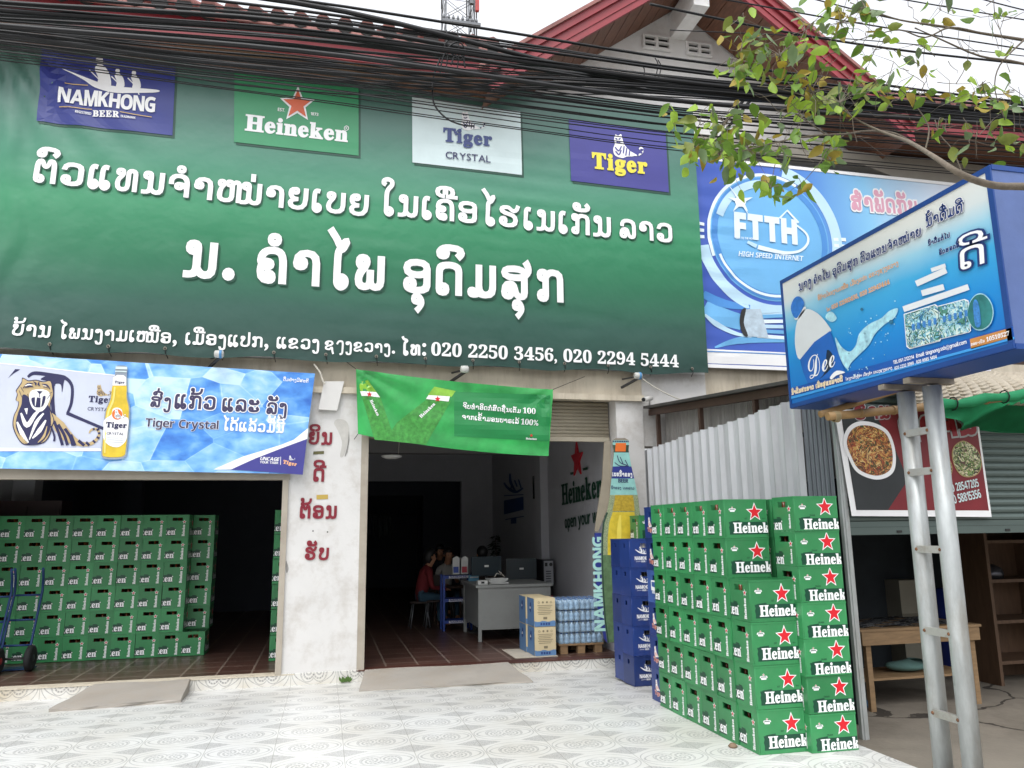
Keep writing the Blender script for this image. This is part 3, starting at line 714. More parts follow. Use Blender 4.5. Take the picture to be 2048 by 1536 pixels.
def boat(a, ox, oy, s, m, layer=1, m2=None):
    """long paddled boat emblem; s = width, y up"""
    P = lambda L: [(ox+x*s, oy+y*s) for x, y in L]
    a.poly(P(spline([(0, .3), (.1, .22), (.25, .1), (.45, .03), (.7, .0), (1, .0), (1, .05), (.7, .06), (.5, .1), (.35, .15), (.2, .22), (.05, .3)], True, 3)), m, layer)
    for x, y, k in ((.38, .12, 1.25), (.6, .08, .8), (.8, .06, .8)):
        a.sp(P([(x, y), (x+.02*k, y+.12*k), (x-.03*k, y+.17*k), (x+.02*k, y+.22*k), (x+.08*k, y+.16*k), (x+.11*k, y+.06*k), (x+.1*k, y)]), m, layer, 3)
        a.circ(P([(x-.02*k, y+.26*k)])[0], .035*k*s, m, layer, n=10)
        a.stroke(P([(x-.08*k, y+.2*k), (x, y-.02), (x+.06*k, y-.1)]), .018*s, m, layer, smooth=False)
def small_tiger(a, ox, oy, s, m, m2, layer=1, my=1):
    """little sitting tiger emblem; s = height, grows upwards for my=1 and in pixels for my=-1"""
    P = lambda L: [(ox+x*s, oy+my*y*s) for x, y in L]
    a.sp(P([(-.22, .02), (-.3, .3), (-.22, .55), (-.26, .72), (-.2, .95), (-.08, .9), (.05, .97), (.1, .8), (.2, .5), (.45, .22), (.7, .06), (.6, -.02), (.3, -.04), (.1, -.1)]), m, layer, 4)
    a.stroke(P([(.5, .1), (.72, .02), (.95, .1), (1.02, .28), (.92, .36), (.86, .28)]), .07*s, m, layer)
    for q in ([(-.2, .2), (-.05, .05), (.05, .25)], [(-.22, .38), (-.06, .22), (.06, .42)], [(.18, .42), (.14, .1)], [(.3, .34), (.25, .0)], [(.43, .24), (.4, 0)], [(-.2, .78), (-.12, .72)], [(.02, .78), (-.06, .72)], [(-.16, .62), (-.06, .58), (.04, .64)]):
        a.stroke(P(q), .05*s, m2, layer+1)
    for q in ((.78, .04), (.95, .13), (1.0, .26)): a.circ(P([q])[0], .045*s, m2, layer+1, n=8)
def blue_crate(kind, name, label):
    h = .32; t = thing(name, label, 'crate'); m = CBLUE2 if kind == 'pale' else CBLUE
    crate_shell(h, m, [(-.03, .03, h-.1, h-.05)], [(-.06, .08, h-.1, h-.05)] if kind == 'boat' else None).build('body', t, bevel=.0012)
    d = MB()
    for k in range(4):
        for q in range(3):
            d.lathe([(.034, .02), (.034, h*.5), (.014, h*.68), (.014, h-.05), (.016, h-.05), (.016, h-.035)], (-.135+.09*k, -.09+.09*q, 0), mat('bottle_cap_white', '#c9c4b8', .4), 8)
    d.build('bottle_row', t)
    for fl, fs in SIDES:
        a, s = Art(fl), Art(fs)
        if kind == 'boat':
            boat(a, -.125, .15, .17, WHITE); a.text('NAMKHONG', (-.135, .085), (.075, .085), WHITE, 1, style='sans', off=.015, sy=1.5, gap=.04)
            a.text('BEER', (-.055, .06), (-.005, .06), WHITE, 1, style='sans'); a.stroke([(-.12, .066), (-.065, .068)], .003, WHITE, 1); a.stroke([(.005, .068), (.06, .066)], .003, WHITE, 1)
            clipl(a, ('lettering', t), h, 'l')
        elif kind == 'tiger':
            small_tiger(s, -.02, .12, .1, WHITE, ORANGE, 1)
            s.text('Tiger', (-.075, .07), (.075, .07), WHITE, 1, off=.03); s.text('Tiger', (-.075, .07), (.075, .07), ORANGE, 2, off=.0)
            clipl(s, ('lettering', t), h, 's')
        else:
            s.poly([(-.06, .12), (.06, .12), (.06, .22), (-.06, .22)], WHITE, 1); s.poly([(-.045, .16), (.045, .15), (.045, .205), (-.045, .205)], CBLUE2, 2)
            s.text('BEER', (-.04, .09), (.04, .09), WHITE, 1, style='sans'); clipl(s, ('lettering', t), h, 's')
    return t
HT, HL = .32, .2755
gc = green_crate(HT, 'beer_crate', 'x'); gl_ = green_crate(HL, 'low_beer_crate', 'x')
bc_boat, bc_tig, bc_pale = blue_crate('boat', 'blue_crate', 'x'), blue_crate('tiger', 'blue_crate', 'x'), blue_crate('pale', 'blue_crate', 'x')
used = set()
def put(src, x, y, z, rz, label, group):
    rz += random.uniform(-.013, .013); x += random.uniform(-.003, .003); y += random.uniform(-.004, .004)
    if src in used: return dup(src, (x, y, z), rz, label, group)
    used.add(src); src.location = (x, y, z); src.rotation_euler = (0, 0, rz); src['label'] = label; src['group'] = group; return src
G1 = 'green crates stacked on the forecourt'
ZB = .0765
def lvl(r, n): return 'bottom' if r == 0 else ('topmost' if r == n-1 else ORD[r])
# long receding row, front column four high, then five columns six high
for k in range(6):
    n = 4 if k == 0 else 6; jx = 0 if k == 0 else -.012
    for r in range(n):
        lb = f'tall green crate, {lvl(r, n)} ' + ('of the short four-crate front stack on the tiles' if k == 0 else f'in the {ORD[k-1]} six-high column behind the front stack')
        put(gc, 3.4392+jx+random.uniform(-.003, .003), -4.253+k*.2988, ZB+r*HT, 0, lb, G1)
# right-hand row: low crates seven high in front, two tall columns behind
for r in range(7):
    put(gl_, 3.8399+random.uniform(-.004, .004), -4.3214, ZB+r*HL, 0, f'low green crate, {lvl(r, 7)} of the seven-high front stack beside the steel post', G1)
for k in (1, 2):
    for r in range(6):
        put(gc, 3.872, -4.253+k*.31, ZB+r*HT, 0, f'tall green crate, {lvl(r, 6)} in the {ORD[k-1]} column hidden behind the low crates', G1)
# blue tiger column at the far end of the row
for r in range(6):
    src = bc_pale if r == 3 else bc_tig
    put(src, 3.475, -4.253+6*.2988+.004, ZB-.01+r*HT, 0, ('paler blue crate with a white label in the narrow blue column' if r == 3 else f'dark blue crate, {lvl(r, 6)} in the narrow column behind the green row'), 'blue crates on the forecourt')
NB = at(1268, 1374, 2, .048)
for k in range(2):
    for r in range(5):
        put(bc_boat, NB.x+.2+.012*k, NB.y+.15+.31*k, gz(NB.y)+.004+r*HT, R(1), f'royal blue boat-logo crate, {lvl(r, 5)} of the {("front", "rear")[k]} stack by the bottle cutout', 'blue crates on the forecourt')
gx = at(1277, 1030, 1, -.72).x
for r in range(6):
    put(gc, gx+.2, -.57, gz(-.6)+.004+r*HT, 0, f'shaded green crate, {lvl(r, 6)} of the lone stack between bottle cutout and fence', G1)
# wall of crates inside the left bay, short ends outwards
XS, YS = -3.9533, 1.9021
for k in range(-2, 8):
    for r in range(6):
        yb = YS if (k < 7 or r == 0) else YS+.33
        lb = f'indoor green crate, {lvl(r, 6)} of the ' + ('set-back end column' if k == 7 else f'{ORD[6-k]} column along from the set-back end column')
        put(gc, XS+k*.2988+.149, yb+.2, Z0+r*HT, R(90), lb, 'green crates inside the storage bay')
p = at(537, 1322, 2, Z0)
for r in range(6):
    put(gc, p.x+.15, p.y+.2, Z0+r*HT*1.02, R(90), f'green crate half hidden by the white pillar, {lvl(r, 6)} of its stack', 'green crates inside the storage bay')

# ------------------------------------------------------------------ big green shop banner
def smooth(a, b, x):
    t = max(0, min(1, (x-a)/(b-a))); return t*t*(3-2*t)
fnoise = lambda x, y, s: mnoise.noise(Vector((x*s, y*s, 3.7)))
Y_B = -.14
_, uvB = face_y(Y_B)
cTL, cTR, cBR, cBL = uvB(4, 68), uvB(1386, 243), uvB(1418, 757), uvB(-60, 694)
BX0, BX1 = cTL[0], cBR[0]; BZ0, BZ1 = cBL[1]-.01, 8.02
def wrB(u, v):
    fu = (u-BX0)/(BX1-BX0); fv = (v-BZ0)/(BZ1-BZ0)
    d = .025*fnoise(u, v, .35)+.006*fnoise(u*.5, v*2.5, 1.4)
    # fan of pulled folds from the upper left corner
    dx, dz = u-BX0+.4, BZ1-v+.5; ang = math.atan2(dz, dx); rr = math.hypot(dx, dz)
    d += .030*math.sin(ang*34+2*fnoise(u, v, .8))*smooth(3.6, .8, rr)*smooth(.3, .9, ang)
    d += .020*math.sin(u*17+fnoise(u, v, 1.5)*3)*smooth(.9, .0, u-BX0)*smooth(3.2, 1.0, abs(v-6))
    d += .007*math.sin(v*26+u*1.4)*smooth(.35, .6, fu)*smooth(1, .5, fv)*max(0, fnoise(u, v, .9)+.25)
    e = smooth(.35, 0, v-BZ0); d += e*.012*math.sin(u*9+fnoise(u, 0, 2)*2)
    return d
fnB = lambda u, v, l: Vector((u, Y_B-l*.0065+wrB(u, v), v))
bannermat = ramp_mat('green_banner_print', [(0, '#203f39'), (.16, '#2b564a'), (.33, '#2c7553'), (.48, '#358a60'), (.62, '#45886d'), (.8, '#4c786b'), (1, '#44635b')], rough=.33, noise_amt=.07, nscale=.6, spec=.5, bump=.35, bscale=2.2)
tb = thing('shop_banner', 'huge green vinyl shop banner with white writing above both bays', 'banner', ((BX0+BX1)/2, Y_B, BZ0))
def edgeB(a, b_): # slightly wavy lower hem
    u = BX0+(BX1-BX0)*a; z0 = BZ0+.018*math.sin(a*40)+.02*fnoise(u, 0, 1.2)
    return fnB(u, z0+(BZ1-z0)*b_, 0)
b = MB(); b.grid(edgeB, 150, 70, bannermat); b.build('cloth', tb)
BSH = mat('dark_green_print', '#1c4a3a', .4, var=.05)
a = Art(fnB, uvB, .09)
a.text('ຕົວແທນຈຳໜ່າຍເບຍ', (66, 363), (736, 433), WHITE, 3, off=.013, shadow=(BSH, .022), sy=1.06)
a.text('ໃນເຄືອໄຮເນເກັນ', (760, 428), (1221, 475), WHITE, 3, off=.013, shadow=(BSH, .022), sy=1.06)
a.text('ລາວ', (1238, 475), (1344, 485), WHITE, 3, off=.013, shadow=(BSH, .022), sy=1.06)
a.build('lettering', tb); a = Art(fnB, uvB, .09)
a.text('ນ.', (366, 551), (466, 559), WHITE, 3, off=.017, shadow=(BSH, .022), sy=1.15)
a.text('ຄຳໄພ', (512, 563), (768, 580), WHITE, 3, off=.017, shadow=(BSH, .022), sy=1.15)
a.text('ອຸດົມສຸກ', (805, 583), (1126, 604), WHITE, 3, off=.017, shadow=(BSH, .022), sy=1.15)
a.build('lettering', tb); a = Art(fnB, uvB, .09)
a.text('ບ້ານ', (25, 671), (101, 676), WHITE, 3, off=.011, sy=1.05)
a.text('ໂພນງາມເໜືອ,', (119, 677), (353, 688), WHITE, 3, off=.011, sy=1.05)
a.text('ເມືອງແປກ,', (371, 689), (536, 696), WHITE, 3, off=.011, sy=1.05)
a.text('ແຂວງ', (553, 696), (638, 700), WHITE, 3, off=.011, sy=1.05)
a.text('ຊຽງຂວາງ.', (649, 700), (789, 707), WHITE, 3, off=.011, sy=1.05)
a.text('ໂທ:', (802, 709), (851, 711), WHITE, 3, off=.02, sy=1.05)
a.build('lettering', tb); a = Art(fnB, uvB, .09)
a.text('020 2250 3456, 020 2294 5444', (862, 711), (1356, 735), WHITE, 3, style='serif', off=.012, sy=1.0)
a.build('lettering', tb)
NAVY = mat('navy_print', '#2f3a86', .38, var=.06); HGREEN = mat('logo_green_print', '#3b9465', .36, var=.05)
SILV = mat('silver_white_print', '#cfe0e0', .35, var=.05); TNAVY = mat('dark_navy_print', '#2b2d5c', .4, var=.05); PURP = mat('violet_blue_print', '#403f8c', .36, var=.06)
YEL = mat('yellow_print', '#e6d84a', .45, var=.05); LNAVY = mat('blue_grey_print', '#3b4a80', .4, var=.05)
Z1 = lambda pts: zm(0, 0, 2.9257, pts); Z2 = lambda pts: zm(650, 0, 2.9257, pts)
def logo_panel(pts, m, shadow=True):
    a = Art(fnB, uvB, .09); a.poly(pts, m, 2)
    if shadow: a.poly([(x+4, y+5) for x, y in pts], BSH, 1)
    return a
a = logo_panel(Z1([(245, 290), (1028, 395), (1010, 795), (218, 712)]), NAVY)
a.sp(Z1([(365, 405), (480, 452), (600, 492), (720, 515), (918, 530), (916, 546), (790, 550), (660, 545), (560, 520), (500, 480), (430, 440)]), WHITE, 3, 4)
for x, y, k in ((600, 500, 1.25), (700, 505, .75), (795, 515, .75)):
    a.sp(Z1([(x-25*k, y+10), (x-18*k, y-30*k), (x-35*k, y-75*k), (x-10*k, y-98*k), (x+30*k, y-60*k), (x+42*k, y), (x+20*k, y+15)]), WHITE, 3, 3)
    a.circ(Z1([(x-12*k, y-112*k)])[0], 6*k, WHITE, 3, n=12)
    a.stroke(Z1([(x-60*k, y-70*k), (x-20*k, y-30*k), (x+30*k, y+45)]), 2.2, WHITE, 3, smooth=False)
a.text('NAMKHONG', *Z1([(342, 603), (908, 662)]), WHITE, 4, style='sans', off=.02, sy=1.38, gap=.03)
a.text('BEER', *Z1([(543, 683), (700, 694)]), WHITE, 4, style='serif', off=.03, sy=1.1)
a.text('REGISTERED', *Z1([(445, 668), (535, 676)]), WHITE, 4, style='sans', sy=1.5); a.text('TRADEMARK', *Z1([(708, 694), (795, 702)]), WHITE, 4, style='sans', sy=1.5)
for q in ([(350, 632), (540, 643)], [(705, 661), (890, 690)], [(380, 488), (520, 510)]): a.stroke(Z1(q), [.3, 2, .3] if 0 else 1.6, mat('gold_print', '#c9a86a', .4), 4, smooth=False)
a.build('logo_panel', tb)
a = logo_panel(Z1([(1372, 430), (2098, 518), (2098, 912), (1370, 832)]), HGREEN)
c = Z1([(1741, 615)])[0]; a.star(c, 37, WHITE, 3, rot=.03, inner=.46); a.star(c, 30, mat('orange_red_print', '#d9653f', .4), 4, rot=.03)
a.text('Heineken', *Z1([(1432, 762), (2034, 832)]), WHITE, 3, off=.03, sy=1.05, gap=.03)
a.text('EST.', *Z1([(1625, 652), (1667, 658)]), WHITE, 3, style='sans', sy=1.2); a.text('1873', *Z1([(1817, 676), (1862, 682)]), WHITE, 3, style='sans', sy=1.2)
a.circ(Z1([(2027, 753)])[0], 5, WHITE, 3, hole=.75); a.text('R', *Z1([(2022, 758), (2032, 759)]), WHITE, 3, style='sans')
a.build('logo_panel', tb)
a = logo_panel(Z2([(509, 570), (1143, 652), (1152, 1025), (511, 952)]), SILV)
a.text('Tiger', *Z2([(690, 828), (975, 858)]), LNAVY, 4, off=.03, sy=1.05, gap=.05)
a.stroke(Z2([(765, 795), (772, 770), (800, 757)]), [3, 1], LNAVY, 4)
a.text('CRYSTAL', *Z2([(704, 930), (966, 957)]), TNAVY, 4, style='regular', off=.008, sy=1.0)
x, y = Z2([(815, 757)])[0]; small_tiger(a, x+4, y, 36, WHITE, TNAVY, 3, my=-1)
a.build('logo_panel', tb)
a = logo_panel(Z2([(1426, 700), (1990, 770), (2010, 1128), (1438, 1058)]), PURP)
a.text('Tiger', *Z2([(1560, 985), (1882, 1020)]), YEL, 4, off=.035, sy=1.05, gap=.05)
x, y = Z2([(1735, 915)])[0]; small_tiger(a, x-4, y, 45, WHITE, PURP, 3, my=-1)
a.build('logo_panel', tb)
b = MB()
for k in range(8): b.b2((BX0+.3+k*1.25, -.12, BZ0+.15), (BX0+.34+k*1.25, -.08, BZ1), DARKMET)
for z in (BZ0+.14, 6.0, BZ1-.1): b.b2((BX0+.1, -.08, z), (BX1-.1, -.05, z+.04), DARKMET)
b.build('frame', tb)
EYE = mat('brass_eyelet', '#9a9488', .35, .6)
for k in range(15):
    u = BX0+.25+k*(BX1-BX0-.5)/14; b = MB(); p_ = fnB(u, BZ0+.075, 2)
    b.lathe([(.012, 0), (.018, -.006), (.022, 0)], p_, EYE, 10, 'Y'); b.tube([p_+Vector((0, -.004, 0)), p_+Vector((.01, .0, -.06)), Vector((p_.x+.02, -.06, p_.z-.1))], .005, BLACK, 5); b.build('eyelet_tie', tb)

# ------------------------------------------------------------------ blue banner over the left bay
Y_T = -.16
_, uvT = face_y(Y_T)
def wrT(u, v): return .012*fnoise(u, v, .8)+.005*math.sin(u*8+v*5)+.004*fnoise(u, v, 4)
fnT = lambda u, v, l: Vector((u, Y_T-l*.003+wrT(u, v), v))
m = bpy.data.materials.new('ice_blue_print'); m.use_nodes = True; n = m.node_tree; L = n.links; pb = n.nodes['Principled BSDF']; pb.inputs['Roughness'].default_value = .4
t_ = n.nodes.new('ShaderNodeTexCoord'); mp = n.nodes.new('ShaderNodeMapping'); mp.inputs['Scale'].default_value = (1.5, 1, 2.4); mp.inputs['Rotation'].default_value = (0, .5, 0); L.new(t_.outputs['Object'], mp.inputs[0])
v1 = n.nodes.new('ShaderNodeTexVoronoi'); v1.inputs['Scale'].default_value = 1.1; L.new(mp.outputs[0], v1.inputs['Vector'])
v2 = n.nodes.new('ShaderNodeTexNoise'); v2.inputs['Scale'].default_value = 2.6; v2.inputs['Detail'].default_value = 7; v2.inputs['Distortion'].default_value = .25; L.new(mp.outputs[0], v2.inputs['Vector'])
v3 = n.nodes.new('ShaderNodeTexVoronoi'); v3.feature = 'DISTANCE_TO_EDGE'; v3.inputs['Scale'].default_value = 1.1; L.new(mp.outputs[0], v3.inputs['Vector'])
sc_ = n.nodes.new('ShaderNodeSeparateColor'); L.new(v1.outputs['Color'], sc_.inputs[0])
ad = n.nodes.new('ShaderNodeMath'); ad.operation = 'MULTIPLY_ADD'; ad.inputs[1].default_value = .5; L.new(sc_.outputs[0], ad.inputs[0])
ml = n.nodes.new('ShaderNodeMath'); ml.operation = 'MULTIPLY'; ml.inputs[1].default_value = .75; L.new(v2.outputs[0], ml.inputs[0]); L.new(ml.outputs[0], ad.inputs[2])
le = n.nodes.new('ShaderNodeMath'); le.operation = 'LESS_THAN'; le.inputs[1].default_value = .012; L.new(v3.outputs['Distance'], le.inputs[0])
l2 = n.nodes.new('ShaderNodeMath'); l2.operation = 'MULTIPLY_ADD'; l2.inputs[1].default_value = .07; L.new(le.outputs[0], l2.inputs[0]); L.new(ad.outputs[0], l2.inputs[2])
rp = n.nodes.new('ShaderNodeValToRGB')
for q in range(2): rp.color_ramp.elements.new(.5)
for e, (p_, c_) in zip(rp.color_ramp.elements, ((.22, '#2a5fb8'), (.42, '#4c8fdc'), (.6, '#84bcf0'), (.82, '#c4e2f8'))): e.position = p_; e.color = lin(c_)+[1]
L.new(l2.outputs[0], rp.inputs[0]); L.new(rp.outputs[0], pb.inputs['Base Color']); ICE = m
tt = thing('promotional_banner', 'wide ice blue banner with a roaring tiger and a beer bottle over the storage bay', 'banner', (-2.2, Y_T, 2.5))
Q = [uvT(-160, 698), uvT(630, 747), uvT(604, 948), uvT(-160, 934)]
def quad(Q, a, b_, sag=0, sagb=0):
    t0 = (Q[0][0]+(Q[1][0]-Q[0][0])*a, Q[0][1]+(Q[1][1]-Q[0][1])*a-sag*4*a*(1-a)); t1 = (Q[3][0]+(Q[2][0]-Q[3][0])*a, Q[3][1]+(Q[2][1]-Q[3][1])*a-sagb*4*a*(1-a))
    return t1[0]+(t0[0]-t1[0])*b_, t1[1]+(t0[1]-t1[1])*b_
b = MB(); b.grid(lambda p, q: fnT(*quad(Q, p, q), 0), 60, 22, ICE); b.build('cloth', tt)
CARD = mat('pale_card_print', '#c3c9da', .45, var=.04); TAN = mat('tan_print', '#bda679', .5, var=.06); DNAVY = mat('tiger_navy_print', '#24244f', .45, var=.06)
AMBER = mat('beer_yellow_print', '#d3b530', .4, var=.25, vs=6); AMBER2 = mat('beer_light_print', '#e8d77a', .4, var=.1); GLASSG = mat('bottle_grey_print', '#8d98a5', .4, var=.2, vs=8)
K = lambda pts: zm(0, 700, 5.906, pts)
a = Art(fnT, uvT, .12)
a.poly(K([(-900, 60), (1370, 300), (1200, 1195), (-900, 1195)]), CARD, 1)
a.poly(K([(-900, 1150), (1210, 1165), (1205, 1195), (-900, 1195)]), WHITE, 1.6)
a.stroke(K([(-900, 60), (1370, 300)]), 2, WHITE, 1.6, smooth=False)
# big letter shape and torn blotches behind the animal
a.stroke(K([(330, 320), (410, 275), (620, 300), (770, 330), (850, 430), (845, 620), (795, 755)]), [5, 7, 8, 7, 6, 6, 5], DNAVY, 2)
a.stroke(K([(790, 745), (1000, 835), (1225, 930)]), [7, 6, 6], DNAVY, 2, smooth=False)
a.stroke(K([(625, 300), (625, 600), (640, 780), (700, 880)]), [7, 7, 8, 4], DNAVY, 2)
a.sp(K([(480, 345), (600, 290), (760, 300), (800, 350), (760, 360), (735, 500), (720, 410), (660, 400), (640, 430), (560, 370)]), DNAVY, 2, 4)
a.poly(K([(95, 330), (180, 225), (240, 230), (150, 285)]), DNAVY, 2)
body = [(262, 330), (290, 335), (340, 360), (430, 352), (520, 372), (605, 360), (630, 440), (642, 520), (610, 610), (600, 700), (645, 830), (615, 920), (590, 1010), (530, 1090), (430, 1120), (280, 1118), (200, 1030), (150, 900), (160, 780), (200, 690), (215, 610), (183, 590), (200, 520), (185, 480), (225, 420), (255, 375)]
a.sp(K(body), DNAVY, 3, 4)
cx, cy_ = 400, 740
a.sp(K([(cx+(x-cx)*.95, cy_+(y-cy_)*.97) for x, y in body]), TAN, 4, 4)
a.sp(K([(255, 640), (270, 530), (340, 560), (420, 700), (560, 640), (600, 770), (590, 950), (480, 1100), (330, 1118), (240, 1020), (188, 890), (215, 740)]), DNAVY, 5, 4)
for q, wd in (([(205, 850), (262, 980), (340, 1095)], [3, 9, 2]), ([(250, 745), (320, 890), (420, 760), (500, 690)], [3, 10, 7, 2]), ([(545, 830), (470, 950), (385, 1045)], [3, 9, 2]), ([(520, 750), (430, 860), (350, 1060)], [3, 7, 2]), ([(310, 690), (318, 760)], [7, 1])):
    a.stroke(K(q), wd, WHITE, 6)
for q in ([(215, 900), (270, 1050), (330, 1105)], [(560, 900), (520, 1020), (450, 1095)]): a.stroke(K(q), [1, 5, 1], TAN, 6)
a.sp(K([(360, 500), (420, 470), (520, 470), (590, 510), (590, 600), (530, 700), (470, 730), (390, 690), (350, 590)]), WHITE, 6, 4)
a.sp(K([(375, 575), (430, 560), (480, 568), (545, 545), (515, 660), (440, 680), (395, 655)]), DNAVY, 7, 4)
for q in ([(432, 560), (422, 665)], [(500, 560), (488, 675)]): a.stroke(K(q), [4, 1.2], WHITE, 8)
a.poly(K([(438, 485), (512, 490), (474, 528)]), DNAVY, 7)
a.stroke(K([(474, 525), (474, 560)]), 1.5, DNAVY, 7)
for q in ([(275, 455), (330, 405), (400, 398)], [(300, 450), (360, 430), (400, 440)], [(500, 405), (560, 420), (600, 470)], [(515, 440), (570, 450)], [(400, 375), (430, 400), (420, 420)], [(470, 375), (460, 410), (480, 425)], [(230, 480), (262, 560)], [(250, 440), (285, 500)], [(330, 520), (345, 590)], [(600, 530), (565, 580)], [(625, 500), (590, 520)]):
    a.stroke(K(q), [1, 3.6, 1], DNAVY, 7)
for q in ([(300, 428), (345, 412), (385, 418)], [(515, 418), (555, 432)]): a.stroke(K(q), [1, 3, 1], WHITE, 8)
a.stroke(K([(590, 760), (700, 900), (800, 1020), (930, 1100), (1060, 1112), (1140, 1060), (1175, 990), (1140, 935), (1080, 945), (1055, 985)]), [10, 24, 22, 11, 7, 6, 5, 5, 4, 2], TAN, 3)
for q, wd in (([(560, 800), (640, 1000), (640, 1080)], 4), ([(640, 840), (700, 990), (740, 1125)], 6), ([(690, 880), (760, 1000), (800, 1125)], 6), ([(770, 930), (830, 1020), (865, 1130)], 6), ([(840, 1000), (890, 1130)], 6), ([(930, 1070), (1000, 1130)], 6), ([(1020, 1090), (1060, 1128)], 5), ([(1100, 1070), (1130, 1095)], 4), ([(1145, 1030), (1180, 1045)], 4), ([(1160, 985), (1190, 985)], 4), ([(1145, 950), (1175, 930)], 4), ([(1105, 925), (1115, 945)], 4)):
    a.stroke(K(q), wd, DNAVY, 4)
a.text('Tiger', *K([(1042, 612), (1330, 625)]), DNAVY, 2, off=.03, gap=.05); a.text('CRYSTAL', *K([(1032, 712), (1300, 726)]), DNAVY, 2, style='regular', off=.01)
x, y = K([(1180, 535)])[0]; small_tiger(a, x, y, 22, TAN, DNAVY, 2, my=-1)
a.build('tiger_print', tt)
a = Art(fnT, uvT, .12)
a.sp(K([(1375, 200), (1440, 188), (1508, 205), (1505, 300), (1508, 420), (1512, 560), (1540, 680), (1535, 860), (1505, 1180), (1480, 1270), (1380, 1295), (1240, 1285), (1203, 1230), (1215, 1050), (1232, 880), (1250, 720), (1305, 580), (1335, 430), (1365, 300)]), GLASSG, 9, 4)
a.sp(K([(1338, 425), (1420, 415), (1500, 425), (1502, 570), (1528, 690), (1522, 860), (1492, 1170), (1470, 1250), (1380, 1270), (1250, 1262), (1218, 1225), (1228, 1050), (1246, 880), (1262, 720), (1315, 585)]), AMBER, 10, 4)
a.stroke(K([(1365, 440), (1345, 600), (1290, 730), (1262, 900), (1245, 1220)]), [3, 4, 4, 3, 3], AMBER2, 11)
a.poly(K([(1345, 330), (1395, 300), (1470, 305), (1498, 330), (1500, 425), (1338, 425)]), WHITE, 11)
a.text('Tiger', *K([(1362, 398), (1480, 402)]), DNAVY, 12, off=.03)
a.poly(K([(1375, 200), (1508, 205), (1510, 235), (1372, 232)]), SILV, 11); a.poly(K([(1370, 250), (1506, 254), (1504, 268), (1368, 264)]), SILV, 11)
a.sp(K([(1240, 830), (1320, 770), (1340, 705), (1390, 685), (1445, 710), (1465, 780), (1525, 820), (1515, 960), (1490, 1080), (1400, 1150), (1290, 1125), (1230, 1040), (1232, 920)]), WHITE, 11, 4)
a.circ(K([(1392, 765)])[0], 10.5, ORANGE, 12, n=20); x, y = K([(1392, 805)])[0]; small_tiger(a, x, y, 17, WHITE, DNAVY, 13, my=-1)
a.text('Tiger', *K([(1258, 915), (1502, 925)]), DNAVY, 13, off=.03, gap=.05); a.text('CRYSTAL', *K([(1268, 1002), (1468, 1010)]), DNAVY, 13, style='regular', off=.01)
for yy in (1040, 1065, 1090): a.stroke(K([(1275, yy), (1460, yy+4)]), .8, GLASSG, 13, smooth=False)
a.build('bottle_print', tt)
K2 = lambda pts: zm(300, 700, 5.909, pts)
GREYP = mat('dark_violet_print', '#3a3355', .45, var=.06)
a = Art(fnT, uvT, .12)
for tx, p0, p1 in (('ສົ່ງ', (0, 668), (240, 688)), ('ແກ້ວ', (285, 682), (770, 705)), ('ແລະ', (850, 718), (1290, 732)), ('ລັງ', (1372, 752), (1612, 768))):
    a.text(tx, *K2([p0, p1]), GREYP, 3, off=.014, outline=(WHITE, .03), sy=1.1)
a.build('lettering', tt); a = Art(fnT, uvT, .12)
a.text('Tiger Crystal', *K2([(-55, 905), (805, 938)]), GREYP, 3, style='sans', off=.0, outline=(WHITE, .03))
a.text('ໄດ້ແລ້ວມື້ນີ້', *K2([(855, 945), (1580, 980)]), WHITE, 3, off=.015, sy=1.1)
a.build('lettering', tt); a = Art(fnT, uvT, .12)
a.text('ດື່ມຢ່າງມີສະຕິ', *K2([(1575, 362), (1870, 386)]), WHITE, 3, off=.01)
a.build('lettering', tt); a = Art(fnT, uvT, .12)
a.poly(K2([(900, 1412), (1200, 1290), (1480, 1190), (1856, 1050), (1805, 1475), (1500, 1450)]), PURP, 2)
a.poly(K2([(750, 1412), (1100, 1260), (1550, 1120), (1700, 1060), (1872, 920), (1858, 1050), (1540, 1168), (1250, 1280), (960, 1412)]), WHITE, 2.5)
a.text('UNCAGE', *K2([(1300, 1302), (1520, 1312)]), WHITE, 3.5, style='sans', slant=.2); a.text('YOUR TIGER', *K2([(1298, 1338), (1515, 1348)]), WHITE, 3.5, style='sans')
a.stroke(K2([(1545, 1262), (1543, 1358)]), 1, WHITE, 3.5, smooth=False)
a.text('Tiger', *K2([(1570, 1340), (1730, 1372)]), mat('peach_print', '#f0b48a', .45), 3.5, off=.04); x, y = K2([(1660, 1300)])[0]; small_tiger(a, x, y, 9, WHITE, PURP, 3.5, my=-1)
a.build('lettering', tt)

# ------------------------------------------------------------------ small green banner in the centre bay
Y_G = -.2
_, uvG = face_y(Y_G)
QG = [uvG(712, 738), uvG(1106, 779), uvG(1097, 912), uvG(716, 868)]
def wrG(u, v):
    fu = (u-QG[0][0])/(QG[1][0]-QG[0][0]); fv = (v-QG[3][1])/(QG[0][1]-QG[3][1])
    d = .03*fnoise(u, v, 1.1)+.008*math.sin(v*22+u*3)*smooth(.2, .7, fu)
    dx, dz = u-QG[0][0]+.05, QG[0][1]-v+.05; d += .02*math.sin(math.atan2(dz, dx)*16)*smooth(1.5, .1, math.hypot(dx, dz))
    dx = QG[1][0]-u+.05; dz = QG[1][1]-v+.05; d += .01*math.sin(math.atan2(dz, dx)*14)*smooth(1.0, .1, math.hypot(dx, dz))
    return d
fnG = lambda u, v, l: Vector((u, Y_G-l*.003+wrG(u, v), v))
m = mat('green_splash_print', '#2f9a4c', .36, var=.38, vs=2.2)
tg = thing('promotional_banner', 'small creased green banner showing two beer bottle necks, tied across the open doorway', 'banner', (1.6, Y_G, 2.8))
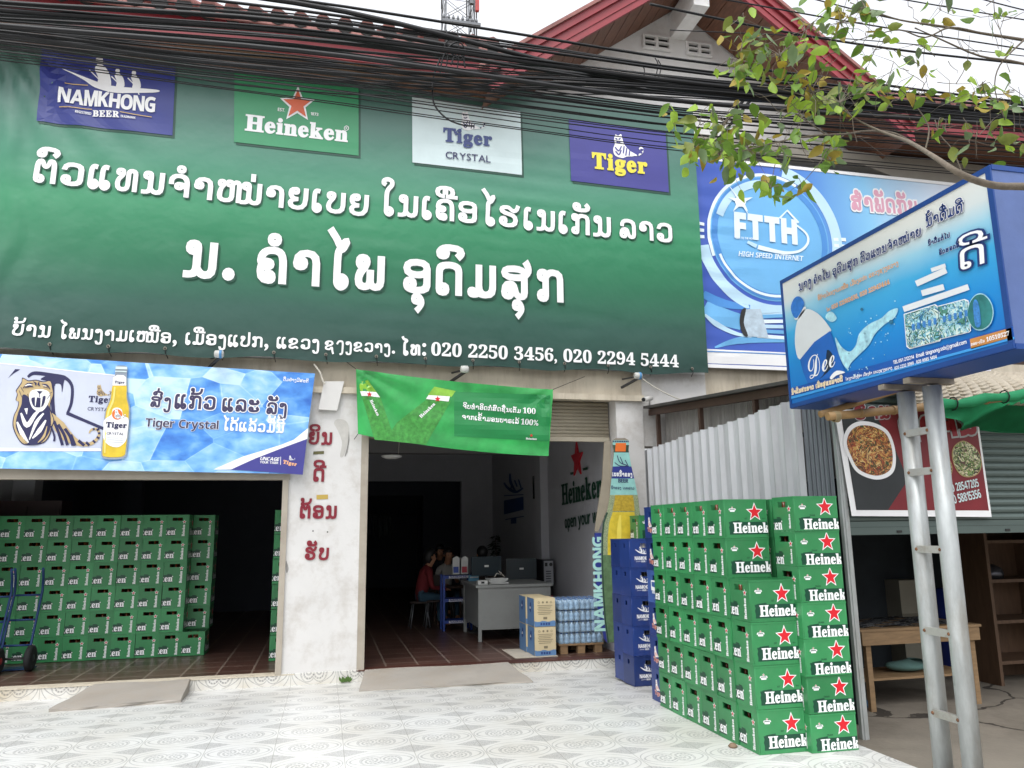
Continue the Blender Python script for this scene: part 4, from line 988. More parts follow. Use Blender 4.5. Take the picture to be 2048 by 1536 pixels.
b = MB(); b.grid(lambda p, q: fnG(*quad(QG, p, q, sag=.03, sagb=.05), 0), 64, 24, m); b.build('cloth', tg)
a = Art(fnG, uvG, .06)
LG = mat('lime_print', '#86b93a', .4, var=.3, vs=8); MG = mat('leaf_green_print', '#3f8f3c', .4, var=.4, vs=20); MG2 = mat('mid_green_print', '#1f8245', .4, var=.1)
K3 = lambda pts: zm(650, 500, 2.9257, pts)
a.poly(K3([(755, 830), (1318, 850), (1310, 1120), (755, 1090)]), MG2, 1)
a.poly(K3([(215, 850), (325, 860), (400, 1085), (360, 1115), (290, 1110)]), MG, 1); a.poly(K3([(195, 775), (250, 760), (320, 855), (215, 850)]), LG, 1)
a.poly(K3([(600, 870), (735, 885), (590, 1140), (350, 1115), (420, 1010)]), MG, 1); a.poly(K3([(640, 800), (765, 825), (740, 860), (600, 850)]), LG, 1)
a.poly(K3([(205, 825), (300, 830), (322, 860), (215, 852)]), WHITE, 2); a.poly(K3([(605, 850), (730, 858), (722, 888), (590, 872)]), WHITE, 2)
a.star(K3([(260, 845)])[0], 6, CRED, 3); a.star(K3([(658, 873)])[0], 6.5, CRED, 3)
a.text('Heineken', *K3([(262, 882), (305, 972)]), WHITE, 3, off=.02, sy=1.0); a.text('Heineken', *K3([(562, 985), (645, 905)]), WHITE, 3, off=.02)
a.text('ຈິບທຳອິດກໍສົດຊື່ນເຕັມ', *K3([(805, 928), (1142, 955)]), WHITE, 3, off=.012); a.text('100', *K3([(1155, 956), (1228, 962)]), WHITE, 3)
a.text('ຈາກເຂົ້າມອນບາຣເລ້', *K3([(800, 990), (1132, 1018)]), WHITE, 3, off=.012); a.text('100%', *K3([(1145, 1020), (1246, 1028)]), WHITE, 3)
a.text('Heineken', *K3([(1175, 1108), (1237, 1111)]), WHITE, 3, off=.03); a.star(K3([(1206, 1086)])[0], 3.5, CRED, 3)
a.build('print', tg)
b = MB()
for p0, p1 in ((QG[0], (QG[0][0]-.12, QG[0][1]+.12)), (QG[1], (QG[1][0]+.5, QG[1][1]+.22)), (QG[3], (QG[3][0]-.04, QG[3][1]-.05)), (QG[2], (QG[2][0]+.05, QG[2][1]+.02))):
    b.tube([(p0[0], Y_G, p0[1]), (p1[0], -.06, p1[1])], .004, BLACK, 5)
b.build('tie_cord', tg)

# ------------------------------------------------------------------ internet banner on the right
Y_F = -.06
_, uvF = face_y(Y_F)
def wrF(u, v): return .006*math.sin(v*19+fnoise(u, v, 2)*3)*smooth(6.6, 5.4, u)+.01*fnoise(u, v, .8)
fnF = lambda u, v, l: Vector((u, Y_F-l*.003+wrF(u, v), v))
c0, c1, c2 = uvF(1390, 318), uvF(1905, 372), uvF(1411, 728)
FX0, FZ1, FZ0 = c0[0], c0[1], c2[1]; FX1 = 10.2
FB = mat('internet_banner_blue', '#3f62c4', .35, var=.15, vs=.8)
ftm = ramp_mat('internet_banner_print', [(0, '#3a59b4'), (.22, '#3f62c2'), (.4, '#4f8ad6'), (.6, '#86c4ea'), (.85, '#cfdff0'), (1, '#e6e4ee')], axis='X', noise_amt=.12, nscale=.7, rough=.35)
tf = thing('internet_banner', 'blue fibre internet banner with a glowing ring emblem on the upper wall beside the gable', 'banner', (7.7, Y_F, FZ0))
b = MB(); b.grid(lambda p, q: fnF(FX0+(FX1-FX0)*p, FZ0+(FZ1-FZ0)*q, 0), 60, 40, ftm); b.build('cloth', tf)
K4 = lambda pts: zm(1390, 320, 3.8387, pts)
LB1 = mat('pale_blue_print', '#bfe0f4', .4, var=.05); LB2 = mat('sky_blue_print', '#6fb4e6', .4, var=.12, vs=.8); LB3 = mat('bright_white_blue_print', '#e6f4fb', .4, var=.03); LB4 = mat('ring_blue_print', '#4a8ed4', .4, var=.1)
a = Art(fnF, uvF, .15)
cc, ci = uvF(*K4([(578, 600)])[0]), None
a2 = Art(fnF, None, .15)
rx, rz = .82, 1.02
c_ = cc
a2.circ((c_[0], c_[1]), 1.0, LB2, 1, n=48); a2.circ(c_, .98, LB4, 2, hole=.9, n=48)
def arc(a, c, r0, r1, t0, t1, m, ly, n=26):
    P0 = [(c[0]+r1*math.cos(t0+(t1-t0)*k/n), c[1]+r1*math.sin(t0+(t1-t0)*k/n)) for k in range(n+1)]
    P1 = [(c[0]+r0*math.cos(t0+(t1-t0)*k/n), c[1]+r0*math.sin(t0+(t1-t0)*k/n)) for k in range(n+1)]
    a.poly(P0+P1[::-1], m, ly)
arc(a2, c_, 1.06, 1.24, R(190), R(285), LB1, 2); arc(a2, c_, 1.06, 1.24, R(-10), R(75), LB1, 2); arc(a2, c_, 1.0, 1.05, R(60), R(200), LB3, 2); arc(a2, c_, .82, .94, R(95), R(160), LB1, 3)
arc(a2, c_, .9, .94, R(200), R(330), LB3, 3)
for k in range(3):
    arc(a2, c_, 1.1, 1.32, R(172+5*k), R(174.5+5*k), LB3, 2, 3); arc(a2, c_, 1.1, 1.32, R(-8+5*k), R(-5.5+5*k), LB3, 2, 3)
a2.build('ring_print', tf)
a.text('FTTH', *K4([(300, 585), (780, 645)]), LB3, 5, style='sans', off=.04, sy=1.25, gap=.08)
a.text('FIBER TO THE HOME', *K4([(305, 605), (458, 615)]), LB3, 5, style='sans', sy=1.3)
a.text('HIGH SPEED INTERNET', *K4([(330, 740), (822, 778)]), LB3, 5, style='sans', slant=.2, sy=1.05)
a.stroke(K4([(645, 450), (703, 390), (790, 485)]), 4, LB3, 5, smooth=False); a.stroke(K4([(770, 500), (850, 570), (860, 640), (800, 700), (690, 715), (560, 690), (480, 670)]), [3, 4, 5, 5, 6, 8, 9], LB3, 5)
a.stroke(K4([(400, 630), (470, 665)]), [6, 8], LB1, 5, smooth=False)
a.star(K4([(345, 320)])[0], 26, LB3, 6, inner=.3); a.circ(K4([(345, 320)])[0], 11, WHITE, 6); a.stroke(K4([(250, 190), (345, 320), (410, 430)]), [.5, 4, .5], LB3, 6, smooth=False)
a.stroke(K4([(60, 1030), (180, 1090), (300, 1120), (420, 1130)]), [14, 18, 14, 8], LB4, 2); a.stroke(K4([(70, 1190), (160, 1260), (300, 1330), (430, 1360)]), [4, 10, 8, 3], LB1, 3)
a.stroke(K4([(70, 1130), (200, 1200), (360, 1250)]), [26, 34, 30], LB2, 2)
a.poly(K4([(370, 1150), (500, 1145), (560, 1365), (380, 1355), (345, 1250)]), mat('silver_collar_print', '#b9cbd8', .4, var=.2, vs=10), 4)
a.sp(K4([(350, 1160), (385, 1145), (370, 1250), (400, 1350), (365, 1345), (338, 1250)]), DARKMET, 5, 4)
for k in range(6): a.stroke(K4([(475, 1170+36*k), (600, 1160+40*k), (760, 1150+44*k)]), [8, 7, 6], (LB1, LB2, LB3)[k % 3], 3)
a.stroke(K4([(150, 1440), (350, 1385), (700, 1380)]), [3, 14, 10], LB2, 2)
a.poly(K4([(85, 1452), (1200, 1500), (1200, 1600), (85, 1560)]), WHITE, 2); a.stroke(K4([(85, 1470), (1200, 1512)]), 2, LB4, 3, smooth=False)
PINK = mat('pink_print', '#d9a0b4', .45, var=.05)
a.text('ສຳພັດກັບ', (1703, 419), (1835, 430), PINK, 4, off=.02, outline=(WHITE, .045), sy=1.3)
a.build('lettering', tf)
b = MB(); b.b2((FX0-.05, Y_F-.02, FZ0), (FX0-.01, Y_F+.03, FZ1+.02), WHITE); b.b2((FX0-.05, Y_F-.01, FZ1), (FX1, Y_F+.03, FZ1+.05), WHITE); b.b2((FX0-.05, Y_F-.01, FZ0-.05), (FX1, Y_F+.03, FZ0), WHITE); b.build('frame', tf)
# ------------------------------------------------------------------ sheet metal fence along the side of the forecourt
FX = 4.35
fz = lambda y: 2.85+(.0-y)*.028
fence = thing('sheet_metal_fence', 'tall corrugated galvanised sheet fence behind the stacked crates', 'fence', (FX, -1.8, 0))
def ribs(y0, y1, pitch, rw, rh):
    P = []; y = y0
    while y > y1+1e-6:
        e = y-pitch
        P += [(y, 0), (y-(pitch-rw)*.42, 0), (y-(pitch-rw)*.5, .006), (y-(pitch-rw)*.58, 0), (y-(pitch-rw), 0), (y-(pitch-rw)-.012, rh), (y-(pitch-rw)-.03, rh), (y-pitch+.002, .0)]
        y = e
    P.append((y, 0)); return P
ye = .3
for k, y1 in enumerate((-.9, -1.9, -2.8, -3.62)):
    pr = ribs(ye, y1+.02, (ye-y1)/round((ye-y1)/.2), .055, .05); ye = y1
    bm_ = MB(); i = bm_.mi(GALV); z0, z1 = .0, fz(y1)+.02*(k % 2)
    cols = [(bm_.bm.verts.new((FX-x, y, z0)), bm_.bm.verts.new((FX-x, y, fz(y)+.012*(k % 2)))) for y, x in pr]
    for (a_, b_), (c_, d_) in zip(cols, cols[1:]): bm_.bm.faces.new((a_, c_, d_, b_)).material_index = i
    bm_.build('sheet', fence)
GREYS = mat('slate_grey_sheet', '#7b8086', .5, .12, var=.15, dirt='#3f4144', damt=.4, stretch=(1, 5, .3))
b = MB(); pr = ribs(-3.625, -4.02, .066, .02, .008); cols = [(b.bm.verts.new((FX+.01-x, y, 0)), b.bm.verts.new((FX+.01-x, y, 3.0))) for y, x in pr]; b.mi(GREYS)
for (a_, b_), (c_, d_) in zip(cols, cols[1:]): b.bm.faces.new((a_, c_, d_, b_))
b.build('end_panel', fence)
b = MB()
for z in (.6, 1.7, 2.6): b.b2((FX+.03, -3.6, z), (FX+.07, .3, z+.04), DARKMET)
b.build('rail', fence)

# ------------------------------------------------------------------ neighbour's stall
nb = thing('neighbour_stall', 'low metal roofed stall with a half raised grey shutter beside the fence', 'stall', (8, -2, 0))
BROWN = mat('rusty_brown_steel', '#4d3a30', .6, .2, var=.25)
DKROOF = mat('weathered_roof_sheet', '#4a4846', .6, .3, var=.25)
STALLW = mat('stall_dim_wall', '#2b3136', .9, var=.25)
def rz_(y): return 3.42+(y)*.085
b = MB()
b.prism([(4.3, .0, rz_(0)), (4.3, -3.75, rz_(-3.75)), (4.3, -3.75, rz_(-3.75)+.035), (4.3, 0, rz_(0)+.035)], (8, 0, 0), DKROOF); b.build('roof', nb)
b = MB(); b.bar((4.40, 0, rz_(0)-.05), (4.40, -3.7, rz_(-3.7)-.05), .05, .09, BROWN)
for y in (-.25, -1.5, -2.75, -3.65): b.b2((4.38, y-.025, 0), (4.43, y+.025, rz_(y)-.09), BROWN)
b.build('side_beam', nb)
b = MB(); pr = ribs(0, -3.7, .12, .05, .02); i = b.mi(mat('dull_sheet', '#a5a29d', .5, .15, var=.2, dirt='#5f544a', damt=.6, stretch=(1, 4, .3)))
cols = [(b.bm.verts.new((4.62-x, y, 2.2)), b.bm.verts.new((4.62-x, y, rz_(y)-.02))) for y, x in pr]
for (a_, b_), (c_, d_) in zip(cols, cols[1:]): b.bm.faces.new((a_, c_, d_, b_))
b.build('upper_sheet', nb)
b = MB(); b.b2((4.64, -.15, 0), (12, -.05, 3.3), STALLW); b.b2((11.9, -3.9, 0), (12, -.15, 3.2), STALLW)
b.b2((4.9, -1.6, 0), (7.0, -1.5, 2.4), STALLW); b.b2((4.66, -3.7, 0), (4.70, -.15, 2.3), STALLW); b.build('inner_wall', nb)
b = MB()
b.b2((4.365, -4.085, .0), (4.43, -4.045, 2.9), GALVP); b.b2((4.385, -4.093, 0), (4.40, -4.085, 2.9), GALVP); b.build('shutter_rail', nb)
SHUT = mat('grey_green_shutter', '#5f6c68', .42, .35, var=.1, dirt='#49504d', damt=.4, stretch=(.4, 1, 3))
b = MB(); i = b.mi(SHUT); z = 1.80; P = []
while z < 2.95:
    P += [(0, z), (-.013, z+.008), (-.016, z+.028), (-.010, z+.05), (0.004, z+.058), (.004, z+.064)]; z += .066
cols = [(b.bm.verts.new((4.43, -4.05+x, zz)), b.bm.verts.new((12, -4.05+x, zz))) for x, zz in P]
for (a_, b_), (c_, d_) in zip(cols, cols[1:]): b.bm.faces.new((a_, c_, d_, b_)).material_index = i
b.b2((4.43, -4.075, 1.685), (12, -4.03, 1.75), SHUT); b.b2((4.43, -4.068, 1.752), (12, -4.035, 1.80), SHUT)
for x in (4.9, 6.05, 7.4): b.b2((x, -4.082, 1.70), (x+.05, -4.075, 1.72), DARKMET)
b.build('roller_shutter', nb)
AWN = mat('weathered_beige_sheet', '#b0a695', .6, .15, var=.15, dirt='#6e6251', dscale=3, damt=.55)
b = MB()
def awn(p, q):
    x = 4.86+p*7; t = q*math.pi*.5
    rib = .03 if (x*8.2) % 1 < .22 else 0
    cr_ = .007*math.sin(q*120) if not rib else 0
    rr = 1+(rib+cr_)/.45
    return Vector((x, -3.7-.72*math.sin(t)*rr, 2.80+.42*math.cos(t)*rr))
b.grid(awn, 420, 110, AWN); b.build('awning', nb)
# ------------------------------------------------------------------ food banner
Y_D = -4.105
fnD, uvD = face_y(Y_D)
td = thing('food_banner', 'dark red food banner with noodle dishes and phone numbers on the grey shutter', 'banner', (5.2, Y_D, 1.85))
K6 = lambda pts: zm(1650, 780, 5.909, pts)
MRED = mat('maroon_banner_print', '#7a252c', .4, var=.15); DKB = mat('charcoal_banner_print', '#2f3335', .4, var=.3, vs=2)
a = Art(fnD, uvD)
a.poly([(1668, 820), (1952, 815), (1983, 1034), (1703, 1032)], WHITE, 1)
a.poly([(1680, 822), (1948, 818), (1977, 1021), (1712, 1020)], MRED, 1.6)
a.poly([(1680, 822), (1745, 821), (1790, 900), (1815, 960), (1775, 1020), (1712, 1020)], DKB, 2)
a.build('cloth', td)
def food_mat(name, cols, sc):
    m = bpy.data.materials.new(name); m.use_nodes = True; n = m.node_tree; L = n.links; p_ = n.nodes['Principled BSDF']; p_.inputs['Roughness'].default_value = .4
    t = n.nodes.new('ShaderNodeTexCoord'); nz = n.nodes.new('ShaderNodeTexNoise'); nz.inputs['Scale'].default_value = 9; nz.inputs['Distortion'].default_value = 2
    L.new(t.outputs['Object'], nz.inputs['Vector']); v = n.nodes.new('ShaderNodeTexVoronoi'); v.inputs['Scale'].default_value = sc
    mxx = n.nodes.new('ShaderNodeMix'); mxx.data_type = 'RGBA'; mxx.inputs[0].default_value = .25; L.new(t.outputs['Object'], mxx.inputs[6]); L.new(nz.outputs['Color'], mxx.inputs[7]); L.new(mxx.outputs[2], v.inputs['Vector'])
    s = n.nodes.new('ShaderNodeSeparateColor'); L.new(v.outputs['Color'], s.inputs[0]); r = n.nodes.new('ShaderNodeValToRGB'); r.color_ramp.interpolation = 'CONSTANT'
    while len(r.color_ramp.elements) < len(cols): r.color_ramp.elements.new(.5)
    for k, (e, c) in enumerate(zip(r.color_ramp.elements, cols)): e.position = k/len(cols); e.color = lin(c)+[1]
    L.new(s.outputs[0], r.inputs[0]); L.new(r.outputs[0], p_.inputs['Base Color']); return m
F1 = food_mat('noodle_print', ['#8a5a3a', '#b5713f', '#6d2f1f', '#3a4a2a', '#c79a52', '#a04a2c', '#55402a', '#d8b878'], 38)
F2 = food_mat('salad_print', ['#3d5a34', '#c9c09a', '#2c3a2c', '#7a8f4a', '#e0d9b8', '#5a3a34', '#8aa06a'], 42)
F3 = food_mat('stir_fry_print', ['#a58a52', '#6a5a34', '#c7b27a', '#4f4a30', '#8f6a3a'], 45)
a = Art(fnD, uvD)
c1 = [(212, 560), (260, 450), (350, 385), (460, 370), (600, 400), (730, 480), (800, 620), (830, 800), (810, 950), (730, 1030), (600, 1060), (450, 1020), (340, 940), (260, 780), (215, 660)]
a.sp(K6(c1), WHITE, 3); cx, cyy = 530, 720
a.sp(K6([(cx+(x-cx)*.87, cyy+(y-cyy)*.86) for x, y in c1]), F1, 3.6)
for q, m_, in (([(930, 880), (1010, 870), (1090, 920), (1140, 1020), (1150, 1120), (1100, 1210), (1020, 1215), (950, 1100)], F3), ([(1260, 740), (1330, 740), (1430, 790), (1490, 880), (1490, 990), (1430, 1090), (1350, 1105), (1280, 1000)], F3), ([(1490, 760), (1520, 660), (1620, 600), (1730, 650), (1810, 740), (1845, 860), (1810, 980), (1710, 1030), (1600, 1010), (1520, 900)], F2)):
    a.sp(K6(q), mat('plate_rim_print', '#b59a6a', .4), 3); mx_ = sum(p[0] for p in q)/len(q); my_ = sum(p[1] for p in q)/len(q)
    a.sp(K6([(mx_+(x-mx_)*.95, my_+(y-my_)*.95) for x, y in q]), m_, 3.6)
a.build('dish_print', td)
CREDD = mat('lettering_red_print', '#8f1f2a', .4); GREYL = mat('grey_outline_print', '#a9a8a8', .4)
a = Art(fnD, uvD)
a.text('ຕຳຈີນ', *K6([(905, 600), (1790, 500)]), CREDD, 4, off=.03, outline=(GREYL, .035), sy=1.05)
a.text('ຮ້ານ', *K6([(350, 350), (760, 330)]), MRED, 4, off=.02, outline=(GREYL, .03))
a.build('lettering', td); a = Art(fnD, uvD)
a.text('020 28547205', *K6([(1425, 1220), (1812, 1140)]), SILV, 4, style='sans', sy=1.7, gap=.05); a.text('020 58815356', *K6([(1445, 1360), (1838, 1270)]), SILV, 4, style='sans', sy=1.7, gap=.05)
for x, y in K6([(1370, 1205), (1388, 1330)]): a.circ((x, y), 7, SILV, 4, hole=.8); a.stroke([(x-3, y-3), (x-2, y+2), (x+3, y+4)], 2.2, SILV, 4)
a.build('lettering', td)
# bamboo, shade net
BAM = mat('bamboo', '#8f7148', .55, var=.25, vs=8)
pa, pb_ = at(1655, 833, 1, -4.62), at(2200, 768, 1, -4.62)
t = thing('bamboo_pole', 'long bamboo pole tied across the front of the stall under the billboard', 'pole', pa)
b = MB(); nn_ = 9; path = [pa.lerp(pb_, k/nn_)+Vector((0, 0, -.02*math.sin(k/nn_*3.1))) for k in range(nn_+1)]
b.tube(path, .034, BAM, 10)
b.build('pole', t)
b = MB()
for k in range(1, 9): b = MB(); b.tube([path[k]-(pb_-pa).normalized()*.012, path[k]+(pb_-pa).normalized()*.012], .039, BAM, 10); b.build('node_ring', t)
b = MB()
for k in range(4): b.tube([path[0]+Vector((.06+.012*k, .042*math.cos(a_), .042*math.sin(a_))) for a_ in [q*.7 for q in range(10)]], .005, mat('twine', '#8c7c5c', .9), 5)
b.build('twine_lashing', t)
pc, pd = at(1640, 829, 1, -4.4), at(1790, 782, 1, -4.4)
t = MB().tube([pc, pc.lerp(pd, .5), pd], .028, BAM, 9).build('bamboo_pole'); tag(t, 'short darker bamboo pole just behind the long one, below the billboard', 'pole')
NET = mat('green_shade_net', '#3fae7a', .8, var=.15, vs=4, bump=.3, bs=160, transl=.55)
t = thing('shade_net', 'green shade net rolled on a bamboo pole above the stall', 'net', at(2000, 800, 1, -4.62))
b = MB(); q0, q1 = at(1852, 815, 1, -4.6), at(2230, 764, 1, -4.6)
b.tube([q0.lerp(q1, k/14)+Vector((0, -.03, .012*math.sin(k*1.9))) for k in range(15)], [.042+.008*math.sin(k*2.3) for k in range(15)], NET, 10); b.build('rolled_edge', t)
b = MB()
def netf(p, q):
    top = q0.lerp(q1, p); lo = .07+.42*p+.015*math.sin(p*9)
    return Vector((top.x, top.y-.02+.6*q*smooth(.1, .5, p)+.03*math.sin(p*14+q*3)*q, top.z-lo*q-.04*math.sin(q*3)*math.sin(p*7)))
b.grid(netf, 40, 10, NET); b.build('sheet', t, solid=.002)
b = MB()
for k in (.12, .38, .62): p = q0.lerp(q1, k)+Vector((0, -.03, 0)); b.tube([p+Vector((0, .055*math.cos(a_*.63), .055*math.sin(a_*.63))) for a_ in range(11)], .006, BLACK, 5)
b.build('tie_cord', t)
# table and things in the stall
PINE = mat('raw_pine', '#8f7454', .65, var=.25, vs=5, stretch=(1, 6, 6), dirt='#6b4c2c', damt=.4)
ZY = .03
tl, tr = at(1758, 1427, 2, ZY), at(1946, 1408, 2, ZY)
ty = (tl.y+tr.y)/2; X0, X1 = tl.x-.03, tr.x+.08
ztop = at(1735, 1258, 1, ty).z
tbl = thing('wooden_table', 'rough pine table with a lower shelf inside the neighbouring stall', 'table', ((X0+X1)/2, ty+.35, ZY))
b = MB(); b.b2((X0-.08, ty-.03, ztop-.025), (X1+.06, ty+.72, ztop), PINE); b.build('table_top', tbl)
b = MB(); b.b2((X0-.06, ty-.02, ztop-.15), (X1+.04, ty+.015, ztop-.027), PINE); b.b2((X0-.06, ty+.66, ztop-.15), (X1+.04, ty+.69, ztop-.027), PINE); b.build('apron', tbl)
for x in (X0, X1-.05):
    for y in (ty+.02, ty+.61): MB().b2((x, y, ZY), (x+.055, y+.045, ztop-.027), PINE).build('leg', tbl)
zs = at(1800, 1362, 1, ty).z
b = MB(); b.b2((X0-.04, ty+.07, zs), (X1+.03, ty+.6, zs+.022), PINE); b.build('shelf', tbl)
clm = food_mat('patterned_cloth', ['#20242a', '#7b7d80', '#3a3f45', '#a5a6a8', '#15171a'], 26)
b = MB(); b.grid(lambda p, q: Vector((X0-.1+p*(X1-X0-.0), ty+.06+.7*q, ztop+.006+.012*math.sin(p*21)*math.sin(q*13+p*4)-(.22*smooth(.12, 0, p)))), 40, 20, clm)
tag(b.build('tablecloth', solid=.002), 'grey and black patterned cloth lying over the pine table', 'tablecloth')
bx = at(1818, 1355, 1, ty+.3)
b = MB(); m = mat('faded_green_cloth', '#51706a', .9, var=.2, bump=.4, bs=20)
b.grid(lambda p, q: Vector((bx.x+.22*math.sin(p*math.pi)*math.cos(q*6.283)*(1+.15*math.sin(q*17)), bx.y+.13*math.sin(p*math.pi)*math.sin(q*6.283), zs+.022+.005+.11*(.5-.5*math.cos((1-p)*math.pi))*(1+.15*math.sin(q*11+p*5)))), 12, 26, m)
tag(b.build('folded_cloth'), 'bundled green grey cloth on the lower shelf of the pine table', 'cloth')
bp_ = at(1738, 1420, 2, ZY)
b = MB(); b.lathe([(.03, -.11), (.034, -.09), (.034, .05), (.015, .1), (.013, .13)], (bp_.x+.05, bp_.y+.15, ZY+.036), mat('clear_blue_plastic', '#7fb0d8', .15, trans=.5, var=.1), 12, 'Y'); tag(b.build('plastic_bottle'), 'clear blue plastic bottle lying by the front leg of the pine table', 'bottle')
cb = thing('wooden_cabinet', 'tall dark wooden shelf cabinet deep inside the stall', 'cabinet', (7.0, -2.2, ZY))
CABW = mat('dark_cabinet_wood', '#5d4634', .6, var=.25, vs=4, stretch=(5, 5, 1))
cx0 = at(1995, 1300, 1, -2.6).x
for x in (cx0, cx0+.9): MB().b2((x, -2.6, ZY), (x+.04, -2.1, 1.9), CABW).build('side_panel', cb)
for z in (.25, .68, 1.12, 1.55): MB().b2((cx0+.04, -2.6, z), (cx0+.9, -2.1, z+.035), CABW).build('shelf', cb)
MB().b2((cx0+.04, -2.1, ZY), (cx0+.9, -2.08, 1.9), CABW).build('back_panel', cb)
b = MB(); b.lathe([(.12, 0), (.13, .05), (.11, .12), (.03, .16)], (cx0+.25, -2.38, 1.155), mat('dark_pot_metal', '#5a5a60', .3, .7), 16); tag(b.build('cooking_pot'), 'dark metal pot on a shelf of the wooden cabinet', 'pot')
b = MB(); ux = at(1815, 1200, 1, -1.72).x; b.b2((ux-.2, -1.85, ZY), (ux+.12, -1.6, 1.12), mat('pale_box_cardboard', '#8e8a7c', .8)); b.b2((ux-.2, -1.853, .7), (ux+.12, -1.85, .74), mat('tape', '#6e6a5c', .5))
tag(b.build('cardboard_box', bevel=.004), 'tall pale box standing behind the pine table in the stall', 'box')
bz = at(1880, 1190, 1, -1.75)
b = MB(); b.lathe([(.2, 0), (.22, .03), (.24, .5), (.26, .52), (.26, .55), (.22, .55), (.2, .1)], (bz.x, -1.9, ZY), mat('blue_tub_plastic', '#1d2d78', .4), 20); b.lathe([(.2, .55), (.21, .98), (.0, 1.0)], (bz.x, -1.9, ZY), mat('blue_tub_plastic', '#1d2d78', .4), 20)
tag(b.build('plastic_drum'), 'dark blue plastic drum behind the pine table', 'drum')

# ------------------------------------------------------------------ billboard on two pipes
XB, TH = 4.0, .36
fnX, uvX = face_x(XB-.004)
e0, e1 = at(1561.6, 559.7, 0, XB), at(2032, 698, 0, XB)
YA, YZ, ZT, ZL = e0.y, e1.y, 3.975, 2.795
bb = thing('billboard', 'blue drinking water billboard box on two galvanised pipes in front of the stall', 'billboard', (XB+.18, (YA+YZ)/2, 0))
BFR = mat('billboard_blue_frame', '#1c4488', .4, .1, var=.12); TARP = mat('blue_tarpaulin', '#54699c', .4, var=.15, vs=3, bump=.5, bs=5)
b = MB(); b.b2((XB, YZ+.002, ZL+.002), (XB+TH, YA-.002, ZT-.002), TARP); b.build('box', bb, bevel=.008)
b = MB()
for (y0, y1, z0, z1) in ((YZ, YA, ZT-.035, ZT), (YZ, YA, ZL, ZL+.035), (YA-.03, YA, ZL+.035, ZT-.035), (YZ, YZ+.04, ZL+.035, ZT-.035)): b.b2((XB-.012, y0, z0), (XB+.0, y1, z1), BFR)
b.b2((XB, YZ-.004, ZL-.004), (XB+TH+.003, YA+.003, ZL+.03), BFR); b.b2((XB, YZ-.004, ZT-.03), (XB+TH+.003, YA+.003, ZT+.003), BFR); b.build('frame', bb)
bbm = ramp_mat('water_billboard_print', [(0, '#1766b4'), (.1, '#1a70c0'), (.35, '#1f8ad0'), (.58, '#3fa6d8'), (.74, '#96c9de'), (.85, '#d0d8d8'), (1, '#dcdcd6')], axis='Z', noise_amt=.2, nscale=1.2, rough=.3)
K5 = lambda pts: zm(1560, 330, 3.1352, pts)
b = MB(); b.b2((XB-.0055, YZ+.04, ZL+.035), (XB-.0005, YA-.03, ZT-.035), bbm); b.build('printed_face', bb)
fnX, uvX = face_x(XB-.006)
a = Art(fnX, uvX)
DB = mat('deep_blue_print', '#18306e', .4); ORL = mat('pale_orange_print', '#dba06a', .4); GREYW = mat('soft_white_print', '#dfe2e4', .4, var=.03); BLUEB = mat('band_blue_print', '#1b55a8', .4, var=.08)
a.poly(K5([(70, 1400), (1462, 1010), (1475, 1090), (72, 1470)]), BLUEB, 1); a.poly(K5([(72, 1452), (1474, 1076), (1476, 1092), (74, 1468)]), mat('cyan_print', '#3f9adf', .4), 2)
a.poly(K5([(1195, 1092), (1455, 1020), (1462, 1080), (1203, 1155)]), mat('tan_orange_print', '#c98a4a', .4), 2)
a.build('colour_band', bb); a = Art(fnX, uvX)
for tx, p0, p1 in (('ນາງ', (125, 792), (205, 757)), ('ຄຳໄພ', (220, 748), (322, 702)), ('ອຸດົມສຸກ', (338, 695), (497, 622)), ('ຕົວແທນຈຳໜ່າຍ', (515, 615), (895, 440)), ('ນ້ຳດື່ມດີ', (925, 392), (1155, 292))):
    a.text(tx, *K5([p0, p1]), DB, 4, off=.008, outline=(WHITE, .028), sy=1.0)
    a.text(tx, *K5([p0, p1]), DB, 2.5, off=.055, sy=1.0)
a.build('lettering', bb); a = Art(fnX, uvX)
a.text('ທີ່ບ້ານໂພນງາມເໜືອ ເມືອງແປກ ແຂວງຊຽງຂວາງ', *K5([(245, 850), (750, 628)]), ORL, 4, off=.008, outline=(GREYW, .02)); a.text('ໂທ: 020 22503456, 020 22945444', *K5([(300, 920), (695, 745)]), ORL, 4, style='serif', off=.02, outline=(GREYW, .03))
a.build('lettering', bb); a = Art(fnX, uvX)
a.text('ນ້ຳດື່ມຕໍ່ໄປ', *K5([(938, 508), (1075, 452)]), DB, 4, off=.03, outline=(WHITE, .02)); a.text('ຄິດຮອດດີ', *K5([(1008, 566), (1135, 512)]), DB, 4, off=.03, outline=(WHITE, .02))
a.build('lettering', bb); a = Art(fnX, uvX)
a.text('ດີ', *K5([(1142, 660), (1292, 615)]), WHITE, 4, off=.0, outline=(DB, .035), sy=.62)
a.build('lettering', bb); a = Art(fnX, uvX)
for q in ([(860, 745), (1050, 660)], [(895, 805), (1035, 765)], [(780, 905), (1190, 765)]): a.stroke(K5(q), 12, GREYW, 3, smooth=False)
for q in ([(955, 660), (1045, 630)],): a.stroke(K5(q), 8, GREYW, 3, smooth=False)
a.build('white_panel', bb); a = Art(fnX, uvX)
a.text('TEL:051 212214  Email: tingnong.ssb@gmail.com', *K5([(720, 1250), (1180, 1120)]), WHITE, 4, style='sans', sy=1.15); a.text('020 2232 3999 , 020 9985 1404', *K5([(728, 1285), (993, 1212)]), WHITE, 4, style='sans', sy=1.15)
a.build('lettering', bb); a = Art(fnX, uvX)
